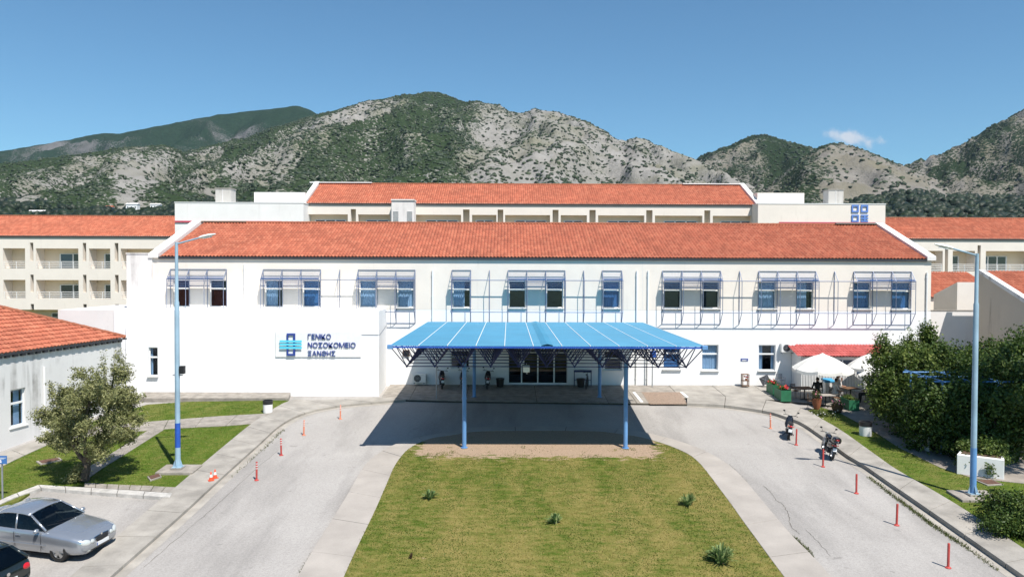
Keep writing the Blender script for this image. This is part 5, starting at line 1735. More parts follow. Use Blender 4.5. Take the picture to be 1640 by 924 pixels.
for k in range(2):
    m = MB(); m.box(FX(1188, 49.97, 576), FX(1196.5 - 2 * k, 49.97, 576), 49.95, 49.954, FZ(576 + 1.2 * k, 49.97, 1192) - .015, FZ(576 + 1.2 * k, 49.97, 1192) + .015); m.build('text_line', 'white_paint', ws)
ds = thing('notice_panel', 'dark square notice panel on the wall above the canopy left end', 'sign', (FX(651, 49.9, 565), 49.9, FZ(571, 49.9)))
m = MB(); m.box(FX(645, 49.9, 565), FX(656, 49.9, 565), 49.9, 49.985, FZ(571, 49.9), FZ(561, 49.9)); m.build('panel', 'wood', ds, bevel=0.01)
m = MB(); m.box(FX(646, 49.9, 565), FX(655, 49.9, 565), 49.885, 49.899, FZ(570, 49.9), FZ(562, 49.9)); m.build('face', 'black_plastic', ds)
rs = thing('round_sign', 'blue information sign under the right end of the canopy', 'sign', (FX(1046, 44, 563), 44, CZB))
m = MB(); m.box(FX(1041, 44, 563), FX(1051, 44, 563), 44, 44.04, FZ(571, 44), FZ(561, 44)); m.build('plate', 'deep_blue', rs)
m = MB(); m.tube((FX(1046, 44, 563), 44.02, FZ(561, 44)), (FX(1046, 44, 563), 44.02, CZB), 0.015, 5); m.build('hanger', 'grey_metal', rs)

# ================================================================ STREET FURNITURE
NRM = Vector((0, -0.0666667, 1)).normalized()
def ground_rot(h):
    """heading h on the sloping ground"""
    f = Vector((math.cos(h), math.sin(h), 0)); f = (f - NRM * f.dot(NRM)).normalized()
    l = NRM.cross(f)
    return Matrix((f, l, NRM)).transposed().to_euler()

def bollard(p, label, faded=False, h=0.74, lean=0, bands=True):
    r = thing('bollard', label, 'bollard', p, 0, 'red flexible bollards along the drive')
    r.rotation_euler = (R(lean), R(random.uniform(-2, 2)), random.uniform(0, 6))
    mt = 'bollard_faded' if faded else 'bollard_red'
    m = MB(); m.lathe([(0.095, 0), (0.095, 0.018), (0.065, 0.04), (0.04, 0.055)], 14); m.build('base', mt, r, world=False, smooth=True, auto=40)
    m = MB(); m.lathe([(0.040, 0.055), (0.040, h - .03), (0.034, h), (0.0, h + .008)], 12); m.build('post', mt, r, world=False, smooth=True, auto=40)
    for zz in ((h * .62, h * .75, h * .88) if bands else ()):
        m = MB(); m.lathe([(0.0405, zz), (0.042, zz + .003), (0.042, zz + .028), (0.0405, zz + .031)], 12); m.build('reflective_band', 'reflective_white', r, world=False)
    return r
for (a, b, lab, fd, hh) in ((545, 671, 'pale red bollard farthest back on the left arm of the drive', True, .78), (486.5, 697, 'faded orange bollard, second farthest on the left side', True, .78), (450.5, 729, 'banded red bollard, second nearest on the left side', False, .80), (411, 769, 'banded red bollard nearest the two small traffic cones', False, .80)):
    p = G(a, b); bollard(p, lab, fd, hh)
for (a, b, lab, fd) in ((1234, 686, 'faded red bollard farthest back on the right arm of the drive', True), (1275, 712.5, 'red bollard just beside the smaller motor scooter', False), (1318, 747.5, 'red bollard just in front of the motorcycle with top box', False), (1371.5, 790, 'red bollard alone mid way down the right side', False), (1436, 841, 'red bollard second nearest to the bottom right corner', False), (1518.5, 909, 'red bollard nearest to the bottom right corner', False)):
    p = G(a, b); bollard(p, lab, fd, 0.80, 0, fd)
def cone(p, label):
    r = thing('traffic_cone', label, 'cone', p, random.uniform(0, 1), 'small traffic cones')
    r.scale = (.86, .86, .86)
    m = MB(); m.box(-.13, .13, -.13, .13, 0, 0.03); m.build('base', 'orange_plastic', r, world=False, bevel=.008)
    m = MB(); m.lathe([(0.10, 0.03), (0.072, 0.17)], 14); m.build('lower_cone', 'orange_plastic', r, world=False, smooth=True, auto=40)
    m = MB(); m.lathe([(0.0725, 0.17), (0.048, 0.30)], 14); m.build('white_band', 'reflective_white', r, world=False, smooth=True, auto=40)
    m = MB(); m.lathe([(0.048, 0.30), (0.026, 0.42), (0.02, 0.425)], 14); m.build('tip', 'orange_plastic', r, world=False, smooth=True, auto=40)
cone(G(338, 774, .13), 'small traffic cone on the pavement, the nearer left one'); cone(G(344.5, 770, .13), 'small traffic cone on the pavement, the farther right one')

def lamp_post(px, py, top_y, label, arm, mid_y, seed):
    p = G(px, py, 0.09); Y = p.y
    r = thing('lamp_post', label, 'street lamp', p, 0, 'tall blue street lamps')
    H_ = FZ(top_y, Y, px) - p.z; hm = FZ(mid_y, Y, px) - p.z
    m = MB(); m.prism([(p.x - .75, p.y - .55), (p.x + .85, p.y - .55), (p.x + .85, p.y + .55), (p.x - .75, p.y + .55)], -.05, 0.20, zf=gz); m.build('plinth', 'old_concrete', r, bevel=.02)
    m = MB(); m.box(-.24, .24, -.24, .24, 0.08, 0.17); m.build('pedestal', 'concrete', r, world=False)
    m = MB(); m.lathe([(0.115, 0.17), (0.105, hm * .5), (0.098, hm), (0.075, hm + .06), (0.066, H_)], 16)
    m.box(-.2, .2, -.2, .2, 0.17, 0.195)
    for a in range(4):
        c, s = math.cos(a * math.pi / 2), math.sin(a * math.pi / 2)
        n = len(m.v); m.v += [(c * .10 - s * .01, s * .10 + c * .01, .195), (c * .22 - s * .01, s * .22 + c * .01, .195), (c * .10 - s * .01, s * .10 + c * .01, .55), (c * .10 + s * .01, s * .10 - c * .01, .195), (c * .22 + s * .01, s * .22 - c * .01, .195), (c * .10 + s * .01, s * .10 - c * .01, .55)]
        m.face((n, n + 1, n + 2)); m.face((n + 3, n + 5, n + 4)); m.face((n + 1, n + 4, n + 5, n + 2))
    pole = m.build('pole', 'lamp_blue', r, world=False, smooth=True, auto=35)
    if arm > 0:
        z0, z1 = FZ(716, Y, px) - p.z, FZ(677, Y, px) - p.z
        m = MB(); m.lathe([(0.114, z0), (0.114, z1)], 16); m.build('dark_band', 'deep_blue', r, world=False, smooth=True, auto=35)
    else:
        m = MB(); m.lathe([(0.118, 0.2), (0.116, 2.0)], 16); m.build('lower_coat', 'post_blue', r, world=False, smooth=True, auto=35)
    s = 1 if arm > 0 else -1
    m = MB(); m.tube((0, 0, H_ - .08), (s * 1.05, -.05, H_ + .20), 0.036, 8); m.build('arm', 'lamp_blue', r, world=False, smooth=True, auto=35)
    m = MB()
    secs = [(1.0, .05, .05), (1.15, .10, .075), (1.4, .13, .075), (1.62, .09, .045), (1.72, .03, .02)]
    for (x, w, h) in secs:
        for k in range(8):
            a = 2 * math.pi * k / 8; m.v.append((s * x, -.05 + w * math.cos(a), H_ + .20 + (x - 1) * .22 + h * math.sin(a)))
    for q in range(len(secs) - 1):
        for k in range(8):
            j = (k + 1) % 8; m.face((q * 8 + k, q * 8 + j, (q + 1) * 8 + j, (q + 1) * 8 + k))
    m.face(list(range(8))); m.face([32 + k for k in range(8)])
    head = m.build('lamp_head', 'white_plastic', r, world=False, smooth=True, auto=50)
    m = MB(); m.obox((s * 1.36, -.05, H_ + .20), (.36, .17, .02), Matrix.Rotation(-s * R(12), 3, 'Y')); m.build('lens', 'lens_clear', head, world=False)
    return r, p
lpost, lpp = lamp_post(285, 757, 388, 'tall blue lamp post with deep blue band on the left grass', 1, 484, 1)
rpost, rpp = lamp_post(1558, 800, 406, 'tall blue lamp post in front of the vines on the right', -1, 487, 2)
zz = FZ(592, lpp.y, 285) - lpp.z
m = MB(); m.box(.12, .33, -.12, .08, zz - .17, zz + .17); m.build('speaker_box', 'black_plastic', lpost, world=False, bevel=.01)
m = MB(); m.box(-.18, .22, -.06, .06, zz - .25, zz - .21); m.build('speaker_bracket', 'grey_metal', lpost, world=False)
# inspection covers
for (poly, lab) in (([(62, 743), (92, 738), (96, 741), (68, 747)], 'rusty inspection cover in the grass left of the olive tree'), ([(238, 768), (254, 764), (257, 768), (242, 773)], 'rusty inspection cover beside the left lamp plinth'), ([(285, 750), (299, 749), (296, 753), (284, 755)], 'rusty inspection cover behind the left lamp post'), ([(1565, 774), (1588, 774), (1603, 780), (1582, 781)], 'rusty inspection cover before the vine planter on the right')):
    w = gp(poly); c = Vector((sum(q[0] for q in w) / 4, sum(q[1] for q in w) / 4))
    r = thing('inspection_cover', lab, 'cover', (c.x, c.y, gz(c.y)), group='rusty inspection covers')
    m = MB(); m.prism([tuple(c + (Vector(q) - c) * 1.25) for q in w], -.02, 0.15, zf=gz); m.build('kerb_frame', 'old_concrete', r, bevel=.015)
    m = MB(); m.prism(w, 0.05, 0.165, zf=gz); m.build('lid', 'rust', r)
def bin_(p, label, rr=0.27, h=0.75, body='white_render'):
    r = thing('litter_bin', label, 'bin', p, 0, 'round white litter bins with dark rims')
    m = MB(); m.lathe([(rr, 0), (rr * 1.02, h * .7)], 18); m.build('drum', body, r, world=False, smooth=True, auto=40)
    m = MB(); m.lathe([(rr * 1.06, h * .68), (rr * 1.06, h), (rr * .9, h), (rr * .86, h * .72), (0.0, h * .7)], 18); m.build('rim', 'black_plastic', r, world=False, smooth=True, auto=40)
bin_(G(429, 663, .09), 'white litter bin on the grass below the sign', .26, .72)
bin_(G(1386, 700, .1), 'white litter bin on the terrace nearest the motorcycles', .30, .72)
bin_(G(1437, 683, .1), 'white litter bin deep in the shade of the vines', .30, .75)
# blue parking sign at the left edge
sp = G(4, 803, .08)
r = thing('parking_sign', 'blue parking sign plate on a thin grey post at the left edge', 'sign', sp)
ztp = FZ(740, sp.y, 5) - sp.z
m = MB(); m.tube((0, 0, 0), (0, 0, ztp), 0.035, 10); m.build('post', 'grey_metal', r, world=False, smooth=True, auto=40)
m = MB(); m.box(-.28, .22, -.055, -.037, ztp - .05, ztp + .27); m.build('plate', 'sign_blue', r, world=False)
m = MB(); m.box(-.25, .19, -.06, -.056, ztp + .18, ztp + .195); m.box(-.25, .12, -.06, -.056, ztp + .145, ztp + .16); m.build('text_line', 'white_paint', r, world=False)
m = MB(); m.lathe([(0.0, -.062), (.028, -.062), (.028, -.056)], 10, (-.02, 0, ztp + .095), axis='Y'); m.box(-.05, .02, -.062, -.056, ztp - .0, ztp + .06); m.build('symbol', 'white_paint', r, world=False)
# ================================================================ VEHICLES
def sm(xq, xs, ys, k=2):
    """smooth interpolation of a profile"""
    v = np.interp(xq, xs, ys)
    for _ in range(k):
        p = np.pad(v, 1, mode='edge'); v2 = (p[:-2] + 2 * p[1:-1] + p[2:]) / 4; v2[0] = v[0]; v2[-1] = v[-1]; v = v2
    return v

def boolean_cut(o, cutters):
    for c in cutters:
        b = o.modifiers.new('cut', 'BOOLEAN'); b.operation = 'DIFFERENCE'; b.object = c; b.solver = 'EXACT'
    dg = bpy.context.evaluated_depsgraph_get()
    me = bpy.data.meshes.new_from_object(o.evaluated_get(dg))
    o.modifiers.clear(); old = o.data; o.data = me; bpy.data.meshes.remove(old)
    for c in cutters:
        d = c.data; bpy.data.objects.remove(c); bpy.data.meshes.remove(d)

def car(label, loc, heading, P, paint):
    r = thing('parked_car', label, 'car', loc, 0, 'cars parked at the left edge')
    S = P['st']
    xs = [s[0] for s in S][::-1]
    xq = np.linspace(xs[0], xs[-1], 110)
    g = lambda k, n=2: sm(xq, xs, [s[k] for s in S][::-1], n)
    W, ZB, ZS, ZT = g(1), g(2), g(3), g(4)
    m = MB(); nx = len(xq)
    def sec(w, zb, zs, zt):
        h = zs - zb
        half = [(0, zb), (w * .80, zb), (w * .93, zb + .06), (w * .985, zb + h * .30), (w, zb + h * .55), (w * .992, zb + h * .80), (w * .965, zs - .025), (w * .925, zs + .012), (w * .80, zs + (zt - zs) * .55), (w * .45, zs + (zt - zs) * .92), (0, zt)]
        return half + [(-a, b) for a, b in reversed(half[1:-1])]
    n = 0
    for i in range(nx):
        c = sec(W[i], ZB[i], ZS[i], ZT[i]); n = len(c)
        for (a, b) in c: m.v.append((xq[i], a, b))
    for i in range(nx - 1):
        for k in range(n):
            j = (k + 1) % n; m.face((i * n + k, i * n + j, (i + 1) * n + j, (i + 1) * n + k))
    m.face([k for k in range(n)]); m.face([(nx - 1) * n + k for k in reversed(range(n))])
    body = m.build('body', paint, r, world=False)
    bm = bmesh.new(); bm.from_mesh(body.data); bmesh.ops.recalc_face_normals(bm, faces=bm.faces); bm.to_mesh(body.data); bm.free()
    cut = []
    for wx in (P['fx'], P['rx']):
        c = MB(); c.lathe([(P['wr'] + .055, -1.2), (P['wr'] + .055, 1.2)], 28, (wx, 0, P['wr'] + .01), axis='Y')
        co = c.build('cutter', paint); bm = bmesh.new(); bm.from_mesh(co.data); bmesh.ops.recalc_face_normals(bm, faces=bm.faces); bm.to_mesh(co.data); bm.free()
        cut.append(co)
    boolean_cut(body, cut)
    body.data.polygons.foreach_set('use_smooth', [True] * len(body.data.polygons)); body.data.set_sharp_from_angle(angle=R(42))
    # wheels
    for wx in (P['fx'], P['rx']):
        for s in (-1, 1):
            R_ = P['wr']; yo = s * P['tr']
            tm = MB(); tm.lathe([(R_ * .66, -.10), (R_ * .93, -.105), (R_, -.07), (R_, .07), (R_ * .93, .105), (R_ * .66, .10)], 28, (wx, yo, R_), axis='Y', cap=False)
            w = tm.build('wheel', 'rubber', r, world=False, smooth=True, auto=35)
            rm = MB(); ro_ = s * .085
            rm.lathe([(R_ * .67, -.08), (R_ * .67, .085), (R_ * .61, .085), (R_ * .60, .06)][::1 if s > 0 else 1] if s > 0 else [(R_ * .67, .08), (R_ * .67, -.085), (R_ * .61, -.085), (R_ * .60, -.06)], 24, (wx, yo, R_), axis='Y', cap=False)
            for k in range(5):
                a = 2 * math.pi * k / 5 + .3
                d = Vector((math.cos(a), 0, math.sin(a))); t = Vector((-math.sin(a), 0, math.cos(a)))
                c0 = Vector((wx, yo + ro_, R_)); q = R_ * .63
                n = len(rm.v)
                for (rad, wd, yy) in ((.05, .04, 0.012 * s), (q, .062, -.012 * s)):
                    for u in (-1, 1):
                        p = c0 + d * rad + t * wd * u; rm.v.append((p.x, p.y + yy, p.z)); rm.v.append((p.x, p.y + yy - s * .03, p.z))
                rm.face((n, n + 2, n + 6, n + 4)); rm.face((n, n + 4, n + 5, n + 1)); rm.face((n + 2, n + 3, n + 7, n + 6))
            rm.lathe([(0.07, -.02), (0.06, .02)], 12, (wx, yo + ro_ * 1.02, R_), axis='Y')
            rm.build('rim', 'alloy', w, world=False)
            dk = MB(); dk.lathe([(0, -.01), (R_ * .64, -.01), (R_ * .64, .01)], 20, (wx, yo + s * .02, R_), axis='Y'); dk.build('brake_disc', 'gutter_dark', w, world=False)
    # inner wheel wells and floor so nothing shows through
    m = MB(); m.box(P['rx'] - .55, P['fx'] + .55, -.62, .62, .25, .55); m.build('underbody', 'black_plastic', r, world=False)
    # greenhouse
    A, B_, Cc, Dd = P['gh']   # windscreen base x, roof front x, roof rear x, rear base x
    zb0, zr0, wb, wr_ = P['zbelt'], P['zroof'], P['wb'], P['wt']
    rx = np.linspace(B_, Cc, 14)
    def rz(x):
        t = (x - B_) / (Cc - B_); return zr0 - .05 * (1 - min(1, t / .35)) ** 2 - P['tail'] * max(0, (t - .45) / .55) ** 2
    m = MB()
    for x in rx:
        z = rz(x)
        for (yy, dz) in ((-wr_ - .045, -.055), (-wr_, -.012), (-wr_ * .55, .022), (0, .032), (wr_ * .55, .022), (wr_, -.012), (wr_ + .045, -.055)):
            m.v.append((x, yy, z + dz))
    for i in range(13):
        for k in range(6):
            m.face((i * 7 + k, i * 7 + k + 1, (i + 1) * 7 + k + 1, (i + 1) * 7 + k))
    roof = m.build('roof', paint, r, world=False, smooth=True)
    s_ = roof.modifiers.new('t', 'SOLIDIFY'); s_.thickness = .035; s_.offset = -1
    def pillar(m, s, p, q, w):
            m.tube((p[0], s * p[1], p[2]), (q[0], s * q[1], q[2]), w, 8)
    zB, zC = rz(B_) - .04, rz(Cc) - .04
    for sd in (-1, 1):
        m = MB()
        pillar(m, sd, (A, wb - .03, zb0 + .02), (B_, wr_ + .02, zB), .038)
        pillar(m, sd, (Dd, wb - .05, zb0 + .03), (Cc, wr_ + .02, zC), .055)
        pillar(m, sd, (P['bp'], wb, zb0 - .02), (P['bp'] - .1, wr_ + .03, rz(P['bp'] - .1) - .05), .032)
        m.sweep([(x, sd * (wr_ + .042), rz(x) - .05) for x in rx], [.03] * len(rx), 8)
        m.build('window_pillars', paint, r, world=False, smooth=True)
    # C pillar panel
    for s in (-1, 1):
        m = MB(); n = len(m.v); q = P['cp']
        m.v += [(Dd, s * (wb - .05), zb0), (q, s * wb, zb0), (q + .02, s * (wr_ + .055), rz(q) - .06), (Cc, s * (wr_ + .035), zC)]
        m.face((n, n + 1, n + 2, n + 3))
        o = m.build('rear_quarter', paint, r, world=False); t = o.modifiers.new('t', 'SOLIDIFY'); t.thickness = .03; t.offset = 0
    # glass
    def gq(nm, pts):
        m = MB(); k = 8
        a, b, c, d = [Vector(p) for p in pts]
        for i in range(k + 1):
            u = i / k; bul = .05 * math.sin(math.pi * u) * P.get('bul', 1)
            for (p, q) in ((a, b), (d, c)):
                v = p.lerp(q, u); v.x += bul * (1 if a.x > 0 else -1) * (1 if nm != 'side_window' else 0); m.v.append(tuple(v))
        for i in range(k): m.face((2 * i, 2 * i + 2, 2 * i + 3, 2 * i + 1))
        m.build(nm, 'car_glass', r, world=False, smooth=True)
    gq('windscreen', [(A, -wb + .05, zb0 + .03), (A, wb - .05, zb0 + .03), (B_, wr_, zB + .02), (B_, -wr_, zB + .02)])
    gq('rear_window', [(Dd, -wb + .1, zb0 + .05), (Dd, wb - .1, zb0 + .05), (Cc, wr_ - .02, zC + .02), (Cc, -wr_ + .02, zC + .02)])
    for s in (-1, 1):
        f = P['bp']
        gq('side_window', [(A - .1, s * (wb - .02), zb0), (f, s * (wb - .005), zb0), (f - .1, s * (wr_ + .045), rz(f) - .06), (B_ - .02, s * (wr_ + .04), zB)])
        gq('side_window', [(f, s * (wb - .005), zb0), (P['cp'], s * (wb - .01), zb0), (P['cp'] + .02, s * (wr_ + .04), rz(P['cp']) - .06), (f - .1, s * (wr_ + .045), rz(f) - .06)])
    m = MB(); m.box(-1.1, A - .35, -.70, .70, .45, zb0 - .12)
    m.build('cabin_floor', 'black_plastic', r, world=False)
    for (x, y) in ((.15, -.36), (.15, .36), (-.75, -.36), (-.75, .36)):
        m = MB(); m.obox((x - .1, y, zb0 - .06), (.16, .48, .58), Matrix.Rotation(R(-14), 3, 'Y')); m.obox((x - .17, y, zb0 + .30), (.09, .24, .15), Matrix.Rotation(R(-14), 3, 'Y')); m.build('seat', 'cloth_grey', r, world=False, bevel=.04)
    m = MB(); n = 16
    for k in range(n):
        a, b = 2 * math.pi * k / n, 2 * math.pi * (k + 1) / n
        m.tube((A - .55, .36 + .18 * math.cos(a), zb0 + .04 + .17 * math.sin(a)), (A - .55, .36 + .18 * math.cos(b), zb0 + .04 + .17 * math.sin(b)), .014, 5)
    m.build('steering_wheel', 'black_plastic', r, world=False)
    for s in (-1, 1):
        m = MB(); m.sphere((A - .22, s * (wb + .13), zb0 + .05), .1, 10, 7, sx=.75, sy=1.1, sz=.75); m.build('wing_mirror', paint, r, world=False, smooth=True)
        # door shut lines and handle, rubbing strip
        hw = float(np.interp(.2, xq, W))
        for x in (P['bp'] - .02, A - .12):
            m = MB(); m.box(x - .004, x + .004, s * hw - .012, s * hw + .002, .32, zb0 - .06); m.build('door_gap', 'gutter_dark', r, world=False)
        for x in (P['bp'] + .15, P['bp'] - .85):
            m = MB(); m.box(x - .10, x + .10, s * (hw + .012) - .012, s * (hw + .012) + .012, zb0 - .17, zb0 - .135); m.build('door_handle', paint, r, world=False, bevel=.006)
        m = MB(); m.box(P['rx'] + .45, P['fx'] - .42, s * (hw + .006) - .012, s * (hw + .006) + .012, .50, .54); m.build('side_strip', paint, r, world=False, bevel=.006)
    from mathutils.bvhtree import BVHTree
    bvh = BVHTree.FromPolygons([q.co for q in body.data.vertices], [q.vertices[:] for q in body.data.polygons])
    return r, bvh

def patch(r, bvh, nm, mat, outline, off=.008, dirx=-1, thick=.012, rings=5):
    """panel that lies on the bodywork: outline in (y, z), projected along x"""
    n = len(outline); cy = sum(q[0] for q in outline) / n; cz = sum(q[1] for q in outline) / n
    m = MB()
    def hit(y, z):
        loc, nor, i, d = bvh.ray_cast(Vector((-4 * dirx, y, z)), Vector((dirx, 0, 0)))
        if loc is None:
            return None
        return loc + nor * off if nor.x * dirx < 0 else loc - nor * off
    P = []
    last = None
    for k in range(rings + 1):
        f = k / rings
        for (y, z) in outline:
            h = hit(cy + (y - cy) * f, cz + (z - cz) * f)
            if h is None:
                h = last
            last = h
            bul = Vector((-dirx * thick * (1 - f ** 4), 0, 0))
            P.append(tuple(h + bul))
    m.v = P
    for k in range(rings):
        for i in range(n):
            j = (i + 1) % n
            m.face((k * n + i, k * n + j, (k + 1) * n + j, (k + 1) * n + i))
    return m.build(nm, mat, r, world=False, smooth=True)

SED = dict(st=[(2.42, .58, .36, .58, .62), (2.38, .70, .26, .66, .70), (2.25, .80, .22, .71, .78), (2.0, .865, .20, .77, .85), (1.5, .90, .20, .83, .925), (1.0, .91, .20, .89, .985), (.7, .91, .20, .92, 1.0), (0, .91, .20, .935, .95), (-1.2, .91, .20, .955, .97), (-1.7, .90, .20, .965, 1.02), (-2.1, .865, .24, .95, 1.02), (-2.33, .79, .30, .90, .96), (-2.42, .66, .36, .80, .84)],
           fx=1.50, rx=-1.36, wr=.325, tr=.775, gh=(1.02, .28, -1.05, -1.78), zbelt=.945, zroof=1.45, wb=.835, wt=.60, tail=.10, bp=-.12, cp=-1.05)
HAT = dict(st=[(2.05, .55, .36, .58, .62), (2.0, .68, .26, .66, .72), (1.85, .78, .22, .74, .82), (1.5, .85, .20, .84, .93), (1.1, .87, .20, .90, 1.0), (.7, .87, .20, .92, 1.0), (0, .87, .20, .93, .95), (-1.2, .87, .20, .95, .97), (-1.75, .85, .24, .95, .98), (-1.98, .78, .30, .90, .93), (-2.05, .70, .36, .78, .80)],
           fx=1.25, rx=-1.28, wr=.31, tr=.74, gh=(1.0, .25, -1.45, -1.92), zbelt=.94, zroof=1.44, wb=.80, wt=.58, tail=.10, bp=-.20, cp=-1.1)
hd1 = R(-13)
f1_ = Vector((math.cos(hd1), math.sin(hd1), 0)); l1_ = Vector((-f1_.y, f1_.x, 0))
wp = G(97, 898)
c1_ = wp - f1_ * 1.50 + l1_ * .775
silver, sbv = car('silver four door sedan parked nose out beyond the dark hatchback', (c1_.x, c1_.y, gz(c1_.y) + .004), hd1, SED, 'silver_paint')
silver.rotation_euler = ground_rot(hd1)
def on(r, nm, mat, fn, **k):
    m = MB(); fn(m); return m.build(nm, mat, r, world=False, **k)
# sedan nose: four round lamps, grille, plate, lower intake, fog lamps
def oval(y, z, a, b, n=18, tilt=0):
    return [(y + a * math.cos(2 * math.pi * k / n) * math.cos(tilt) - b * math.sin(2 * math.pi * k / n) * math.sin(tilt), z + b * math.sin(2 * math.pi * k / n) * math.cos(tilt) + a * math.cos(2 * math.pi * k / n) * math.sin(tilt)) for k in range(n)]
for s in (-1, 1):
    patch(silver, sbv, 'headlight_rim', 'chrome', oval(s * .615, .625, .150, .098, 20, s * .15), .004, -1, .0)
    patch(silver, sbv, 'headlight', 'lens_clear', oval(s * .615, .625, .138, .088, 20, s * .15), .008, -1, .02)
    patch(silver, sbv, 'headlight_rim', 'chrome', oval(s * .405, .600, .085, .072), .004, -1, .0)
    patch(silver, sbv, 'headlight', 'lens_clear', oval(s * .405, .600, .076, .064), .008, -1, .02)
    patch(silver, sbv, 'fog_lamp', 'lens_clear', oval(s * .56, .335, .06, .028), .006, -1, .008)
GR = [(-.30, .665), (-.15, .675), (0, .678), (.15, .675), (.30, .665), (.27, .58), (.22, .505), (0, .495), (-.22, .505), (-.27, .58)]
patch(silver, sbv, 'grille_surround', 'chrome', [(y * 1.07, .585 + (z - .585) * 1.14) for y, z in GR], .006, -1, 0)
patch(silver, sbv, 'grille', 'black_plastic', GR, .012, -1, 0)
for q in range(4):
    z = .535 + .033 * q; w = .23 + .016 * q
    patch(silver, sbv, 'grille_bar', 'gutter_dark', [(-w, z - .005), (0, z - .005), (w, z - .005), (w, z + .005), (0, z + .005), (-w, z + .005)], .018, -1, 0, 1)
on(silver, 'hood_badge', 'chrome', lambda m: m.lathe([(.04, -.006), (.04, .006)], 14, (2.40, 0, .695), axis='X'))
on(silver, 'number_plate', 'plate_white', lambda m: m.box(2.425, 2.445, -.26, .26, .385, .49))
on(silver, 'plate_band', 'letter_blue', lambda m: m.box(2.4452, 2.447, -.26, -.225, .385, .49))
patch(silver, sbv, 'lower_intake', 'black_plastic', [(-.50, .355), (-.25, .35), (.25, .35), (.50, .355), (.44, .295), (0, .285), (-.44, .295)], .006, -1, 0)
on(silver, 'wiper', 'black_plastic', lambda m: (m.tube((1.05, .35, .985), (.92, -.25, 1.05), .010, 4), m.tube((1.05, -.1, .985), (.9, -.62, 1.06), .010, 4)))
# dark hatchback, tail towards the camera side
rp = G(34, 974)
hd2 = R(180 - 16)
f2_ = Vector((math.cos(hd2), math.sin(hd2), 0)); l2_ = Vector((-f2_.y, f2_.x, 0))
c2_ = Vector((rp.x, rp.y, 0)) + f2_ * 2.75 - l2_ * .25
dark, dbv = car('dark green hatchback in the bottom left corner seen from behind', (c2_.x, c2_.y, gz(c2_.y) + .004), hd2, HAT, 'dark_paint')
dark.rotation_euler = ground_rot(hd2)
for s in (-1, 1):
    patch(dark, dbv, 'tail_light', 'lens_red', oval(s * .60, .78, .13, .085), .006, 1, .02)
on(dark, 'number_plate', 'plate_white', lambda m: m.box(-2.075, -2.055, -.26, .26, .52, .63))
on(dark, 'bumper', 'dark_paint', lambda m: m.prism([(-1.9, -.80), (-2.08, -.62), (-2.12, 0), (-2.08, .62), (-1.9, .80)], .34, .50), bevel=.03)
on(dark, 'badge', 'chrome', lambda m: m.lathe([(.055, -.006), (.055, .006)], 14, (-2.045, 0, .78), axis='X'))
on(dark, 'brake_lamp', 'lens_red', lambda m: m.box(-1.50, -1.47, -.20, .20, 1.365, 1.40))
on(dark, 'rear_wiper', 'black_plastic', lambda m: m.tube((-1.93, 0, .99), (-1.75, .32, 1.17), .009, 4))

# ---------------------------------------------------------------- two-wheelers
def wheel2(r, x, R_, w, name='wheel', rim='moto_silver', spokes=6):
    t = MB(); n = 24
    for k in range(n):
        a = 2 * math.pi * k / n
        for q in range(8):
            b = 2 * math.pi * q / 8
            rr = R_ - w * .5 + w * .5 * math.cos(b)
            t.v.append((x + rr * math.cos(a), w * .5 * math.sin(b), R_ + rr * math.sin(a)))
    for k in range(n):
        for q in range(8):
            k2, q2 = (k + 1) % n, (q + 1) % 8
            t.face((k * 8 + q, k2 * 8 + q, k2 * 8 + q2, k * 8 + q2))
    o = t.build(name, 'rubber', r, world=False, smooth=True)
    m = MB(); m.lathe([(R_ - w * .9, -.02), (R_ - w * .9, .02), (R_ - w - .025, .02), (R_ - w - .025, -.02), (R_ - w * .9, -.02)], 20, (x, 0, R_), axis='Y', cap=False)
    for k in range(spokes):
        a = 2 * math.pi * k / spokes; m.tube((x, 0, R_), (x + (R_ - w - .01) * math.cos(a), 0, R_ + (R_ - w - .01) * math.sin(a)), .012 if spokes < 10 else .003, 5)
    m.lathe([(.04, -.05), (.04, .05)], 10, (x, 0, R_), axis='Y')
    m.build('rim', rim, o, world=False)

